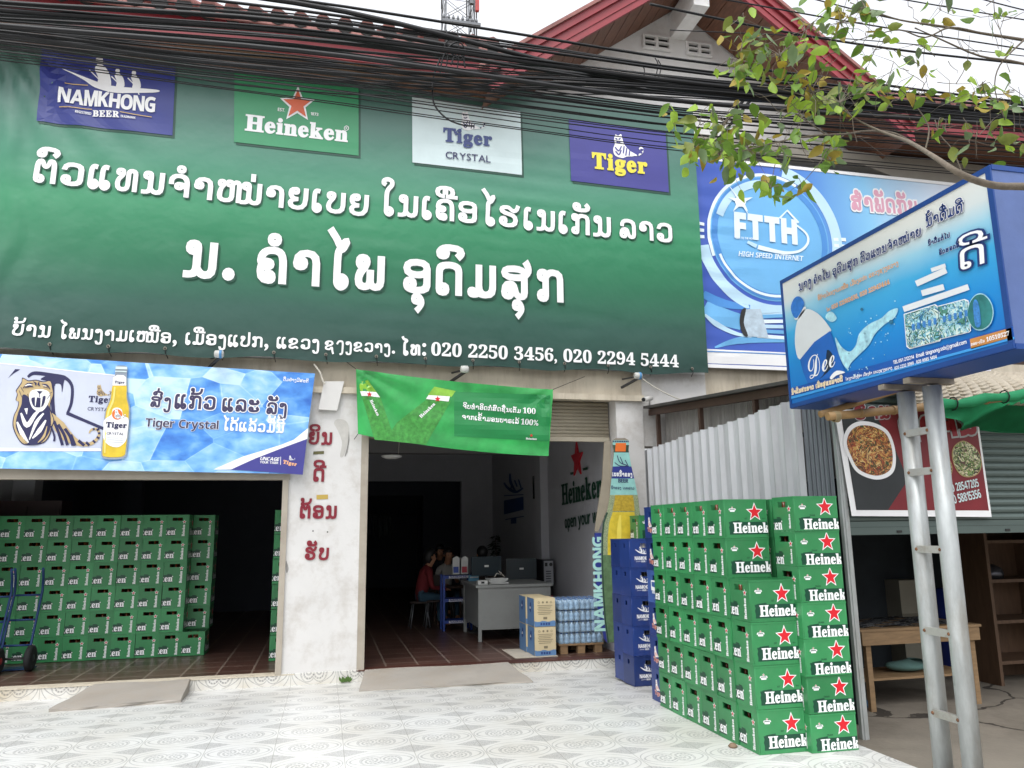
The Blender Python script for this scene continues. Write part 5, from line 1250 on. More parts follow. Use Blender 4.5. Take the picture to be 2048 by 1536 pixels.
a.text('ໂຮງງານຕັ້ງຢູ່ທ່າ ເມືອງຄຳ ແຂວງຊຽງຂວາງ', *K5([(420, 1352), (712, 1280)]), WHITE, 4, off=.02); a.text('ນ້ຳດື່ມສະອາດ ເພື່ອສຸຂະພາບດີ', *K5([(80, 1440), (400, 1355)]), mat('light_peach_print', '#f3dcb4', .4), 4, off=.03, outline=(WHITE, .02))
a.build('lettering', bb); a = Art(fnX, uvX)
a.text('ກອຍ-ເບັນ 10510527', *K5([(1208, 1135), (1448, 1068)]), WHITE, 4, style='serif', off=.015)
a.build('lettering', bb)
a = Art(fnX, uvX)
WB = mat('water_bottle_white_print', '#d7dbdc', .4, var=.05); SPL = mat('water_splash_print', '#a9d8ec', .35, var=.35, vs=16)
a.sp(K5([(110, 985), (160, 905), (240, 930), (310, 1010), (318, 1050), (220, 1110), (130, 1220), (98, 1120)]), WB, 2.2, 4)
a.sp(K5([(72, 900), (85, 850), (110, 825), (140, 835), (155, 880), (115, 955), (90, 950)]), mat('bottle_cap_blue_print', '#2b72c4', .4, var=.2, vs=20), 2.4, 4); a.sp(K5([(95, 955), (155, 890), (165, 905), (115, 970)]), WB, 2.2, 3)
a.poly(K5([(130, 1220), (220, 1110), (320, 1040), (395, 1250), (415, 1300), (300, 1340), (180, 1370), (150, 1300)]), mat('bottle_label_blue_print', '#1f63b8', .4, var=.15), 2.6)
a.sp(K5([(300, 1160), (340, 1200), (330, 1270), (250, 1345), (290, 1290)]), mat('dark_silhouette_print', '#12253f', .4), 3, 3)
a.text('Dee', *K5([(195, 1345), (355, 1255)]), WHITE, 3.4, style='script', sy=1.2)
a.sp(K5([(320, 1330), (360, 1290), (415, 1300), (360, 1320), (330, 1345)]), WHITE, 3, 3)
a.sp(K5([(350, 1080), (390, 1140), (440, 1170), (480, 1130), (500, 1060), (560, 1000), (640, 960), (690, 915), (745, 900), (720, 960), (660, 1000), (600, 1060), (560, 1130), (500, 1190), (450, 1240), (425, 1280), (390, 1230), (365, 1160)]), SPL, 2, 4)
a.sp(K5([(300, 930), (330, 920), (360, 960), (330, 985), (290, 960)]), SPL, 2, 3)
for k in range(46):
    x = random.uniform(430, 740); y = 1180-(x-430)*.75+random.uniform(-150, 190); a.circ(K5([(x, y)])[0], random.uniform(.5, 1.8), SPL, 2, n=7)
a.circ(K5([(518, 905)])[0], 3.2, mat('water_drop_print', '#2a6a8a', .3), 2.2, n=10); a.circ(K5([(702, 985)])[0], 4.5, mat('water_drop_print', '#2a6a8a', .3), 2.4, n=10)
P1 = food_mat('bottling_photo_print', ['#4f8a7a', '#a9cfd6', '#2d6f9a', '#d4e4dc', '#2b5548', '#79b5c9'], 40)
for q in ([(782, 935), (980, 872), (1003, 890), (1020, 1090), (1010, 1105), (820, 1155), (800, 1140)], [(995, 885), (1165, 840), (1190, 850), (1205, 1040), (1195, 1050), (1020, 1092), (1010, 1080)]):
    a.poly(K5(q), WHITE, 3); mx_ = sum(p[0] for p in q)/len(q); my_ = sum(p[1] for p in q)/len(q); a.poly(K5([(mx_+(x-mx_)*.95, my_+(y-my_)*.95) for x, y in q]), P1, 4)
    for k in range(5): a.stroke(K5([(mx_-70+34*k, my_-30-9*k), (mx_-68+34*k, my_+10-9*k)]), 6, mat('tiny_bottle_print', '#3f7fc0', .3, var=.4, vs=60), 5, smooth=False); a.stroke(K5([(mx_-69+34*k, my_-45-9*k), (mx_-69+34*k, my_-30-9*k)]), 4, SPL, 5, smooth=False)
q = [(1183, 935), (1200, 860), (1240, 812), (1290, 810), (1335, 860), (1350, 930), (1330, 1000), (1280, 1036), (1230, 1030), (1195, 985)]
a.sp(K5(q), SPL, 4.2, 4); a.sp(K5([(1267+(x-1267)*.94, 925+(y-925)*.94) for x, y in q]), mat('green_photo_print', '#2f7a78', .4, var=.4, vs=9), 5, 4)
a.sp(K5([(1232, 850), (1245, 845), (1262, 880), (1275, 1000), (1240, 1010), (1225, 890)]), mat('tiny_bottle_print', '#3f7fc0'), 6, 3)
a.build('picture_print', bb)
def pipe(p0, p1):
    A, B_ = at(*p0, 0, XB+.19), at(*p1, 0, XB+.19); d = (B_-A); k = (A.z+.0-(-.05))/(A.z-B_.z); return A, A+d*k
for nm, p0, p1 in (('a', (1812, 790), (1887, 1536)), ('b', (1864, 778), (1946, 1536))):
    A, B_ = pipe(p0, p1); A.z = max(A.z, ZL-.06)
    b = MB(); b.tube([A, A.lerp(B_, .5), B_], .063, GALVP, 20); b.build('pipe', bb)
A1, B1 = pipe((1812, 790), (1887, 1536)); A2, B2 = pipe((1864, 778), (1946, 1536))
for yy in (862, 942, 1099, 1266, 1436):
    p = at(1840+(yy-860)*.1, yy, 0, XB+.12); t1 = (A1.z-p.z)/(A1.z-B1.z); t2 = (A2.z-p.z)/(A2.z-B2.z)
    u1, u2 = A1.lerp(B1, t1), A2.lerp(B2, t2); u1.x -= .045; u2.x -= .045
    b = MB(); b.bar(u1+Vector((0, -.02, 0)), u2+Vector((0, .02, 0)), .03, .05, mat('bare_steel_bar', '#b5b3ae', .45, .5, var=.2, dirt='#7a6048', damt=.5, dscale=12)); b.build('rung', bb)
    for q_ in (u1+Vector((-.012, -.02, 0)), u2+Vector((-.012, .02, 0))): b = MB(); b.lathe([(.0, -.014), (.010, -.009), (.014, 0), (.010, .009), (.0, .014)], q_, mat('rusty_weld', '#6d4a30', .7, .2, var=.4, vs=30), 8); b.build('weld', bb)
b = MB(); b.b2((XB-.02, A1.y-.03, ZL-.045), (XB+TH, A1.y+.03, ZL-.006), mat('rusty_angle_iron', '#8d8478', .6, .3, var=.3, vs=8)); b.b2((XB-.02, A2.y-.03, ZL-.045), (XB+TH, A2.y+.03, ZL-.006), mat('rusty_angle_iron', '#8d8478')); b.build('bracket', bb)

# ------------------------------------------------------------------ overhead cables
rr_ = random.Random(11)
def cable(pts, r, y, label, sag=0, wob=0.0):
    P = [at(px, py, 1, y) for px, py in pts]; q = []
    n = 34
    for k in range(n+1):
        f = k/n*(len(P)-1); i = min(int(f), len(P)-2); t = f-i
        p0, p1, p2, p3 = P[max(i-1, 0)], P[i], P[i+1], P[min(i+2, len(P)-1)]
        v = .5*((2*p1)+(p2-p0)*t+(2*p0-5*p1+4*p2-p3)*t*t+(3*p1-p0-3*p2+p3)*t**3)
        if wob: v = v+Vector((0, wob*math.sin(k*1.3), wob*.7*math.sin(k*.9+y*7)))
        q.append(v)
    o = MB().tube(q, r, BLACK, 6).build('overhead_cable'); tag(o, label, 'cable', 'overhead cables'); return o
SH = 'black overhead cable in the dense bundle crossing above the shop banner'
lo0 = [-75, -60, -45, -30, -15, 5, 12, 20, 28, 34, 40, 46, 51, 57, 62, 67, 72, 77, 82, 87, 92, 97, 103, 109, 114, 119]
for k, y0 in enumerate(lo0):
    f = k/(len(lo0)-1)
    a650 = 8+197*f**.92+rr_.uniform(-4, 4); a1350 = (116+90*f/.5 if f < .5 else 206+95*(f-.5)/.5)+rr_.uniform(-5, 5); a2048 = (200+56*f/.5 if f < .5 else 256+105*(f-.5)/.5)+rr_.uniform(-5, 5)
    if k in (1, 5, 8, 9): a1350 = 175+rr_.uniform(-6, 6); a2048 = 243+rr_.uniform(-6, 6)
    thick = k in (1, 5, 7, 9, 12)
    r = .026 if thick else rr_.choice((.008, .010, .013, .016) if k < 20 else (.006, .007))
    cable([(-260, y0-34+rr_.uniform(-3, 3)), (0, y0), (650, a650), (1350, a1350), (2048, a2048), (2320, a2048+28)], r, -3.0+rr_.uniform(-.35, .35), ('thick black overhead cable in the bundle crossing above the shop banner' if thick else SH), wob=0 if thick else .006)
for k in range(16):
    f = rr_.random(); y0 = 30+70*f
    cable([(-260, y0-33), (0, y0), (650, 78+115*f+rr_.uniform(-6, 6)), (1350, 152+46*f+rr_.uniform(-5, 5)), (2048, 224+32*f), (2320, 252+32*f)], rr_.choice((.008, .011, .014)), -3.0+rr_.uniform(-.3, .3), SH, wob=.008)
UP = 'single black cable against the white sky beyond the gable roof'
for pts, r in (([(1290, -30), (1500, 8), (1800, 60), (2320, 140)], .009), ([(1300, 8), (1560, 62), (1800, 100), (2048, 128), (2320, 160)], .014), ([(1700, -20), (1900, 15), (2320, 84)], .008), ([(1560, -20), (1800, 40), (2048, 78), (2320, 120)], .008), ([(1900, -20), (2048, 20), (2320, 80)], .008), ([(1340, 60), (1700, 78), (2048, 112), (2320, 150)], .006)):
    cable(pts, r, -3.1, UP)
WRAP = MB()
cc_ = at(905, 98, 1, -3)
def pxp(L, y=-3.15): return [at(x, y_, 1, y) for x, y_ in L]
lp = MB(); lp.tube(pxp(spline([(880, 150), (885, 118), (900, 92), (918, 84), (930, 100), (922, 120), (905, 108), (890, 95), (897, 80), (918, 78)], False, 5)), .008, BLACK, 6)
lp.tube(pxp(spline([(880, 118), (868, 150), (865, 190), (872, 215), (895, 238), (925, 250), (948, 252)], False, 6)), .009, BLACK, 6)
lp.tube(pxp(spline([(902, 130), (912, 108), (925, 112), (930, 135)], False, 6)), .008, BLACK, 6)
for x in (893, 915): lp.tube(pxp(spline([(x, 60), (x+3, 100), (x-2, 150)], False, 5)), .006, BLACK, 5)
tag(lp.build('cable_loop'), 'loose loop of black wire hanging from the cable bundle over the white logo panel', 'wire')
lp = MB()
for x, y in ((1310, 128), (1316, 132), (1283, 140)): lp.tube(pxp(spline([(x, y-12), (x+6, y), (x+3, y+18), (x-3, y+30)], False, 5)), .006, BLACK, 5)
tag(lp.build('cable_tie'), 'thin wire ties holding the cable bundle in front of the gable', 'wire')
# grey conduit and stay beside the banner's top right corner
lp = MB()
for k in range(2): lp.tube([at(1500+14*k, 185, 1, -1.2), at(1400+14*k, 305, 1, -.25)], .022, DARKMET, 8)
tag(lp.build('stay_rod'), 'pair of dark stay rods slanting down to the banner corner', 'rod')

# ------------------------------------------------------------------ spotlight brackets, camera, hanging wires
for k, (px, py, lb) in enumerate(((434, 712, 'small lamp bracket with blue tape above the ice blue banner'), (925, 742, 'rusty lamp bracket over the green bottle banner'), (1272, 755, 'lamp bracket with a blue cap where the sagging white wire starts'))):
    p = at(px, py, 1, -.3); t = thing('lamp_bracket', lb, 'bracket', p, 'lamp brackets below the shop banner')
    b = MB(); b.bar(p+Vector((-.12, .25, -.1)), p+Vector((.05, -.02, .0)), .03, .03, DARKMET); b.bar(p+Vector((-.1, .25, .02)), p+Vector((.04, .0, .02)), .02, .02, DARKMET); b.build('arm', t)
    b = MB(); b.lathe([(.03, -.06), (.045, -.05), (.05, .03), (.03, .05)], p+Vector((.03, -.02, .02)), mat('lamp_cap_white', '#b9b9b4', .4), 12, 'X'); b.build('lamp_head', t)
    if k != 1: MB().lathe([(.052, .0), (.052, .03)], p+Vector((.03, -.02, .02)), mat('blue_tape', '#4a86b8', .5), 12, 'X').build('tape', t)
WHT = mat('dirty_white_wire', '#c4bfb2', .6)
o = MB().tube([at(x, y, 1, -.28) for x, y in spline([(1285, 758), (1310, 775), (1350, 795), (1390, 808), (1460, 822), (1540, 828), (1610, 828), (1660, 820)], False, 6)], .009, WHT, 6).build('white_wire'); tag(o, 'sagging white wire running from the lamp bracket to the billboard', 'wire')
o = MB().tube([at(x, y, 1, -.12) for x, y in spline([(628, 728), (640, 745), (645, 760), (650, 768)], False, 5)], .012, WHT, 6).build('white_wire'); tag(o, 'short white wire above the pillar cover plate', 'wire')
p = at(1292, 798, 1, -.12)
t = thing('security_camera', 'small white bullet security camera on the pillar by the fence', 'camera', p)
b = MB(); b.tube([p+Vector((.12, .1, .03)), p+Vector((-.06, -.06, -.02))], .035, mat('camera_white', '#c9c7c2', .4), 14); b.build('body', t)
b = MB(); b.tube([p+Vector((-.061, -.061, -.02)), p+Vector((-.07, -.07, -.023))], .027, BLACK, 14); b.build('lens', t)
b = MB(); b.tube([p+Vector((.08, .06, .0)), p+Vector((.1, .12, -.08))], .012, mat('camera_white', '#c9c7c2'), 8); b.build('arm', t)
# ------------------------------------------------------------------ tree branch reaching in from the right
rt = random.Random(5)
BARK = mat('grey_brown_bark', '#6b6154', .85, var=.25, vs=20, bump=.4, bs=60)
LEAFM = [mat('leaf_green', '#67892f', .5, var=.25, vs=9, transl=.35), mat('leaf_bright_green', '#96b53c', .5, var=.2, vs=9, transl=.4), mat('leaf_olive', '#7d883a', .55, var=.3, vs=9, transl=.3), mat('leaf_yellow_brown', '#9d8a32', .6, var=.3, vs=9, transl=.3), mat('leaf_grey_green', '#70855c', .55, var=.2, vs=9, transl=.3)]
TY = -5.3
T = lambda x, y, dy=0: at(x, y, 1, TY+dy)
tr = thing('tree', 'thin grey tree branch with sparse green and yellowing leaves hanging over the billboard', 'tree', T(2350, 420))
limbs = [([(2700, 560), (2500, 470), (2300, 410), (2080, 376), (1990, 371), (1925, 350), (1870, 315), (1820, 285), (1760, 262), (1715, 240), (1690, 222)], [.05, .04, .03, .022, .019, .017, .014, .012, .009, .006, .004], (-1.7, 0)),
         ([(1850, 302), (1790, 268), (1735, 262), (1690, 268), (1620, 272), (1560, 283), (1500, 298), (1440, 315)], [.013, .011, .009, .008, .007, .006, .005, .003], -.1),
         ([(2400, 150), (2200, 105), (2048, 80), (1960, 66), (1880, 52), (1800, 40), (1740, 20), (1700, 5)], [.022, .018, .014, .011, .009, .007, .005, .003], .25),
         ([(1960, 66), (1900, 55), (1850, 75), (1800, 60), (1750, 70), (1700, 85)], [.009, .008, .006, .005, .004, .003], .1),
         ([(2400, 230), (2200, 180), (2048, 128), (1960, 112), (1880, 78), (1830, 56)], [.02, .016, .011, .008, .006, .004], -.2),
         ([(1850, 302), (1858, 262), (1848, 235), (1822, 200), (1790, 170)], [.008, .006, .005, .004, .003], .1),
         ([(1660, 275), (1610, 240), (1580, 225), (1555, 250)], [.006, .005, .004, .003], -.15), ([(1620, 195), (1560, 178), (1515, 172)], [.005, .004, .003], .15),
         ([(1690, 222), (1640, 200), (1600, 150), (1560, 110)], [.006, .005, .004, .003], .1), ([(1690, 268), (1655, 300), (1640, 325), (1600, 372)], [.005, .004, .003, .002], -.15),
         ([(1560, 283), (1552, 320), (1545, 355), (1543, 385)], [.004, .003, .003, .002], -.1), ([(2048, 80), (2000, 130), (1990, 180), (2010, 240)], [.008, .006, .004, .003], .1), ([(1925, 350), (1905, 300), (1880, 270), (1870, 240)], [.007, .005, .004, .003], .15)]
for pts, rr, dy in limbs:
    q = spline(pts, False, 4); n = len(q); R_ = [rr[min(int(k/(n-1)*(len(rr)-1)), len(rr)-2)] + (rr[min(int(k/(n-1)*(len(rr)-1))+1, len(rr)-1)]-rr[min(int(k/(n-1)*(len(rr)-1)), len(rr)-2)])*(k/(n-1)*(len(rr)-1) % 1) for k in range(n)]
    b = MB(); b.tube([T(x, y, (dy[0]+(dy[1]-dy[0])*smooth(.5, .88, k/n)) if isinstance(dy, tuple) else dy*k/n) for k, (x, y) in enumerate(q)], R_, BARK, 8); b.build('branch', tr)
clus = [(1480, 120, 55, 30), (1515, 75, 40, 12), (1560, 110, 60, 26), (1610, 60, 55, 22), (1680, 45, 70, 26), (1730, 15, 60, 16), (1450, 245, 60, 26), (1345, 232, 34, 9), (1400, 250, 35, 9), (1620, 185, 65, 26), (1680, 205, 60, 22), (1740, 180, 60, 14), (1600, 225, 50, 16), (1440, 312, 60, 34), (1390, 295, 40, 18), (1500, 300, 50, 22), (1560, 300, 50, 16), (1540, 375, 28, 12), (1605, 372, 26, 8), (1660, 320, 30, 12), (1660, 280, 30, 8), (1770, 195, 60, 10), (1850, 95, 60, 8), (1900, 205, 50, 10), (1960, 170, 60, 9), (1985, 200, 40, 12), (1940, 280, 40, 6), (1985, 265, 30, 6), (2030, 290, 30, 7), (2000, 60, 60, 10), (1840, 190, 30, 6), (1880, 235, 30, 5), (2030, 180, 30, 6), (1880, 20, 60, 8), (1480, 35, 40, 8), (1750, 100, 50, 10)]
fol = MB(); tw = MB()
for m in LEAFM: fol.mi(m)
def leaf(p, L, mi):
    d = Vector((rt.uniform(-1, 1), rt.uniform(-1, 1), rt.uniform(-1.6, .25))).normalized(); s_ = d.cross(Vector((rt.uniform(-1, 1), rt.uniform(-1, 1), rt.uniform(-1, 1)))).normalized(); nn = d.cross(s_); W = L*rt.uniform(.24, .34); cv = rt.uniform(-.35, .5); fold = rt.uniform(.1, .7)
    prof = [(0, .0), (.12, .55), (.32, 1), (.58, .9), (.82, .45), (1, .0)]
    C_ = []; A_ = []; B_ = []
    for t, wv in prof:
        c = p+d*(L*t)+nn*(cv*L*t*t); jit = rt.uniform(.85, 1.1); C_.append(fol.bm.verts.new(c)); A_.append(fol.bm.verts.new(c+s_*(W*wv*jit)+nn*(W*wv*fold))); B_.append(fol.bm.verts.new(c-s_*(W*wv*jit)+nn*(W*wv*fold)))
    for k in range(5):
        for q in ((C_[k], C_[k+1], A_[k+1], A_[k]), (C_[k], B_[k], B_[k+1], C_[k+1])):
            f = fol.bm.faces.new(q); f.material_index = mi; f.smooth = True
for (x, y, r, n) in clus:
    base = T(x, y, rt.uniform(-.25, .25))
    for k in range(int(n*1.2)):
        g1, g2 = rt.gauss(0, .5), rt.gauss(0, .5)
        p = T(x+g1*r, y+g2*r, rt.uniform(-.35, .35))
        yel = .12+.25*(rt.random() < .3)
        mi = rt.choices(range(5), weights=(3, 3.2, 2, 2.2*yel*4, 1.6))[0]
        leaf(p, rt.uniform(.07, .15), mi)
        if k % 2 == 0:
            mid = p.lerp(base, .5)+Vector((rt.uniform(-.03, .03), rt.uniform(-.04, .04), rt.uniform(-.01, .05))); tw.tube([base, mid, p], [.003, .0022, .0014], BARK, 4, caps=False)
for k in range(70):
    x, y = rt.uniform(1560, 2080), rt.uniform(10, 300); p = T(x, y, rt.uniform(-.3, .3)); an = rt.uniform(0, 6.28); ln = rt.uniform(.15, .4); q = [p]
    for j in range(4): an += rt.uniform(-.5, .5); q.append(q[-1]+Vector((math.cos(an)*ln/4, rt.uniform(-.05, .05), math.sin(an)*ln/4)))
    tw.tube(q, [.0036, .003, .0026, .002, .0013], BARK, 4, caps=False)
fol.build('foliage', tr); tw.build('twigs', tr)

# ------------------------------------------------------------------ telecom tower far behind
tx, ty_ = 8.3, 40
tw_ = thing('telecom_tower', 'slim lattice telecom tower with antennas far behind the roof', 'tower', (tx, ty_, 0))
STEEL = mat('tower_grey_steel', '#6f7276', .5, .3); TREDM = mat('tower_red_paint', '#b2403c', .5)
hw = lambda z: 1.25-.006*z
for sx in (-1, 1):
    for sy in (-1, 1):
        b = MB(); b.tube([(tx+sx*hw(0), ty_+sy*hw(0), 0), (tx+sx*hw(52), ty_+sy*hw(52), 52)], .06, STEEL, 6); b.build('leg', tw_)
b = MB()
for k in range(34):
    z0, z1 = k*1.5, k*1.5+1.5
    for sx, sy in ((-1, -1), (1, -1), (1, 1), (-1, 1)):
        nx, ny = (-sy, sx) if 1 else 0; p0 = Vector((tx+sx*hw(z0), ty_+sy*hw(z0), z0)); p1 = Vector((tx-sy*hw(z1), ty_+sx*hw(z1), z1)); p2 = Vector((tx-sy*hw(z0), ty_+sx*hw(z0), z0)); p3 = Vector((tx+sx*hw(z1), ty_+sy*hw(z1), z1))
        b.tube([p0, p1], .025, STEEL, 4); b.tube([p2, p3], .025, STEEL, 4)
        if k % 2: b.tube([p1, p3], .022, STEEL, 4)
b.build('bracing', tw_)
for x, z0, z1, m in ((-1.35, 38, 43, TREDM), (.75, 36.5, 42.5, STEEL), (1.15, 36, 41.5, TREDM), (.45, 37.5, 42, STEEL)):
    b = MB(); b.b2((tx+x-.13, ty_-1.6, z0+2), (tx+x+.13, ty_-1.35, z1-.5), m); b.tube([(tx+x, ty_-1.2, z0), (tx+x, ty_-1.2, z1)], .05, STEEL, 6); b.build('antenna', tw_)
b = MB(); b.b2((tx-1.3, ty_-1.5, 36.9), (tx+1.4, ty_-1.3, 37.1), STEEL)
for k in range(8): b.lathe([(.08, 0), (.1, .2), (.04, .4)], (tx-1.2+k*.33, ty_-1.4, 37.1), STEEL, 6)
b.build('cross_arm', tw_)

# ------------------------------------------------------------------ bottle cutout standing by the right pillar
YS_ = -.3
st = thing('bottle_cutout', 'tall cutout board of a beer bottle leaning by the pillar near the fence', 'sign', at(1235, 1290, 1, YS_))
fnS, uvS = face_y(YS_-.002)
left = [(1226, 880), (1225, 888), (1228, 900), (1226, 925), (1222, 965), (1219, 1000), (1214, 1025), (1207, 1045), (1204, 1075), (1204, 1120), (1206, 1180), (1210, 1240), (1216, 1285)]
right = [(1257, 880), (1258, 888), (1257, 900), (1262, 930), (1270, 965), (1277, 1000), (1280, 1030), (1286, 1055), (1290, 1085), (1294, 1130), (1298, 1180), (1304, 1240), (1310, 1285)]
out = [(1232, 876), (1250, 876)]+right+left[::-1]
b = MB(); b.prism([at(x, y, 1, YS_) for x, y in out], (0, .03, 0), mat('board_edge', '#8d8577', .7)); b.build('board', st)
def strip(y0, y1, inset=0, src_l=left, src_r=right):
    f = lambda L, y: next((p[0]+(q[0]-p[0])*(y-p[1])/(q[1]-p[1]) for p, q in zip(L, L[1:]) if p[1] <= y <= q[1]), L[-1][0])
    ys_ = [y0+(y1-y0)*k/8 for k in range(9)]
    return [(f(src_r, y)-inset, y-.0) for y in ys_]+[(f(src_l, y)+inset, y) for y in ys_[::-1]]
TEAL = mat('teal_label_print', '#8fc4bd', .4, var=.12, vs=9); DGL = mat('dark_green_glass_print', '#2f4a3c', .4, var=.25, vs=12); YLB = mat('yellow_beer_print', '#d2b93a', .4, var=.2, vs=10); SPEC = mat('dewy_glass_print', '#8f9a78', .4, var=.6, vs=120)
a = Art(fnS, uvS)
a.poly(strip(881, 890), TEAL, 1); a.poly(strip(890, 905), DGL, 1); a.poly([(1231, 886), (1252, 886), (1251, 903), (1230, 903)], ORANGE, 2)
a.poly(strip(905, 935), TEAL, 1); a.poly(strip(933, 957), NAVY, 1.6); a.poly(strip(957, 990), TEAL, 1); a.poly(strip(990, 1284), SPEC, 1)
for k in range(9): a.circ((1227+k*3.6, 883), 1.6, TNAVY, 2, n=6)
for q in ([(1234, 911), (1240, 925), (1255, 931)], [(1240, 914), (1246, 928)], [(1229, 925), (1240, 932), (1258, 932)], [(1250, 920), (1255, 930)]): a.stroke(q, 1.6, TNAVY, 2)
a.text('ເບຍນ້ຳຂອງ', (1224, 952), (1264, 953), WHITE, 3, off=.03, sy=1.35); a.text('BEER', (1236, 965), (1256, 965.4), TNAVY, 3, style='sans'); a.text('ນ້ຳຂອງ ເບຍລາວ', (1222, 978), (1268, 979), TNAVY, 3, off=.01)
a.poly(strip(990, 1022, 10), mat('amber_print', '#b59a35', .4, var=.3, vs=30), 2); a.poly(strip(1024, 1110, 11), YLB, 2); a.poly(strip(1110, 1284, 0), mat('lower_label_print', '#5f7a58', .4, var=.35, vs=12), 2)
a.stroke(left[6:], 3.2, DGL, 3, smooth=False); a.stroke([(x-1, y) for x, y in right[6:]], 3.2, DGL, 3, smooth=False)
a.stroke([(1240, 1030), (1238, 1060), (1237, 1108)], [3, 9, 9], mat('bright_beer_print', '#e8d35a', .4, var=.1), 3)
a.build('bottle_print', st)
b = MB(); b.prism([at(x, y, 1, YS_+.035) for x, y in [(1209, 884), (1222, 883), (1221, 960), (1217, 1012), (1205, 1042), (1196, 1064), (1190, 1062), (1196, 1020), (1205, 960)]], (0, .03, 0), mat('brown_board_back', '#8f8675', .75, var=.15)); b.build('side_board', st)
b = MB(); b.prism([at(x, y, 1, YS_+.035) for x, y in [(1190, 1066), (1212, 1066), (1215, 1286), (1209, 1278), (1196, 1215), (1191, 1140)]], (0, .03, 0), NAVY); b.build('side_board', st)
fnS2, uvS2 = face_y(YS_+.034)
a = Art(fnS2, uvS2); a.text('NAMKHONG', (1211, 1262), (1206, 1074), mat('mint_letter_print', '#a9d6cf', .4), 1, style='sans', off=.02, sy=1.0, gap=.06); a.build('lettering', st)

# ------------------------------------------------------------------ signs on the inside wall
fnW, uvW = face_x(3.896)
K7 = lambda pts: zm(700, 860, 3.7926, pts)
LGR = mat('dark_green_letter_foam', '#143f2c', .6); LRED = mat('red_star_foam', '#b3202c', .5); LBLU = mat('blue_letter_foam', '#1b3a6e', .6)
sg = thing('wall_sign', 'red star and dark green letters mounted on the indoor side wall', 'sign', (3.896, 1.7, 2.3))
b = MB(); ctr = uvW(*K7([(1728, 225)])[0]); r_ = abs(uvW(*K7([(1720, 85)])[0])[1]-ctr[1])
pts = [Vector((3.87, -(ctr[0]+(r_*1.0 if k % 2 == 0 else r_*.42)*math.sin(math.pi*k/5)), ctr[1]+(r_ if k % 2 == 0 else r_*.42)*math.cos(math.pi*k/5))) for k in range(10)]
b.prism(pts, (.026, 0, 0), LRED); b.build('star', sg)
a = Art(fnW, uvW); a.text('Heineken', (1125, 1009.5), (1207, 992), LGR, 4, off=.02, gap=.03); a.build('lettering', sg); a = Art(fnW, uvW); a.text('open your world', (1131, 1057), (1220, 1040), LGR, 4, style='sans', off=.0)
a.build('lettering', sg); a = Art(fnW, uvW)
for q in ([(1675, 332), (1702, 326)], [(1770, 300), (1806, 290)]): a.stroke(K7(q), 5, LGR, 3, smooth=False)
a.build('dash_marks', sg)
sg = thing('wall_sign', 'dark blue boat emblem fixed on the far indoor side wall', 'sign', (3.896, 6.2, 2.2))
a = Art(fnW, uvW)
for q in ([(1170, 400), (1200, 440), (1260, 470), (1315, 440)], [(1215, 330), (1222, 400), (1260, 470)], [(1250, 380), (1270, 430)], [(1280, 375), (1300, 440)], [(1230, 420), (1215, 465)]): a.stroke(K7(q), [3, 6, 3], LBLU, 2)
a.poly(K7([(1170, 535), (1318, 505), (1318, 605), (1170, 640)]), LBLU, 2); a.stroke(K7([(1170, 498), (1318, 490)]), 2, LBLU, 2, smooth=False); a.stroke(K7([(1180, 680), (1240, 668), (1322, 655)]), 2, LBLU, 2); a.poly(K7([(1222, 670), (1264, 666), (1264, 708), (1222, 712)]), LBLU, 2)
a.build('emblem', sg)
p = at(1070, 975, 0, 3.896)
b = MB(); b.b2((3.87, p.y-.08, p.z-.22), (3.899, p.y+.08, p.z+.22), DARKMET); b.b2((3.866, p.y-.06, p.z-.2), (3.87, p.y+.06, p.z+.2), mat('notice_glass', '#1c2026', .2)); tag(b.build('wall_notice'), 'narrow dark framed notice on the indoor side wall beside the column', 'notice')
# ceiling lamp
p = at(783, 913, 1, 1.6)
t = thing('ceiling_lamp', 'white oval lamp hanging under the ceiling behind the green banner', 'lamp', p)
b = MB(); b.lathe([(.0, -.035), (.08, -.032), (.14, -.012), (.155, .008), (.12, .02), (.03, .03)], p, mat('white_lamp_glass', '#efefea', .3, var=.02), 28); b.build('lamp_shade', t)
b = MB(); b.tube([p+Vector((.1, 0, .02)), p+Vector((.11, 0, .2)), p+Vector((.09, 0, 3.6-p.z))], .005, WHT, 5); b.build('cord', t)

# ------------------------------------------------------------------ furniture inside the centre bay
DESKM = mat('grey_desk_steel', '#8d8f8c', .5, .1, var=.06, dirt='#6c6a64', damt=.3)
fl = at(957, 1284, 2, Z0)
dz1 = at(957, 1172, 1, fl.y).z; dx1 = at(1101, 1180, 1, fl.y).x
dk = thing('steel_desk', 'grey steel office desk standing end-on inside the shop', 'desk', (fl.x+.4, fl.y+.6, Z0))
b = MB(); b.b2((fl.x-.04, fl.y-.03, dz1-.03), (dx1+.03, fl.y+1.35, dz1+.01), DESKM); b.build('desk_top', dk, bevel=.006)
b = MB(); b.b2((fl.x+.05, fl.y, Z0+.17), (dx1-.05, fl.y+.02, dz1-.032), DESKM); b.b2((fl.x+.01, fl.y+.06, Z0+.2), (fl.x+.03, fl.y+1.3, dz1-.032), DESKM); b.build('side_panel', dk)
for x in (fl.x, dx1-.05):
    for y in (fl.y-.005, fl.y+1.28): MB().b2((x, y, Z0), (x+.05, y+.05, dz1-.032), DESKM).build('leg', dk)
PAPER = mat('white_paper', '#d6d6d2', .8)
p = Vector((fl.x+.35, fl.y+.25, dz1+.01))
b = MB()
for k in range(7): b.box(p+Vector((rt.uniform(-.02, .02), rt.uniform(-.02, .02), .008+.012*k)), (.3, .21, .01), PAPER, rz=rt.uniform(-.25, .25))
tag(b.build('paper_stack'), 'untidy stack of white papers on the grey steel desk', 'papers')
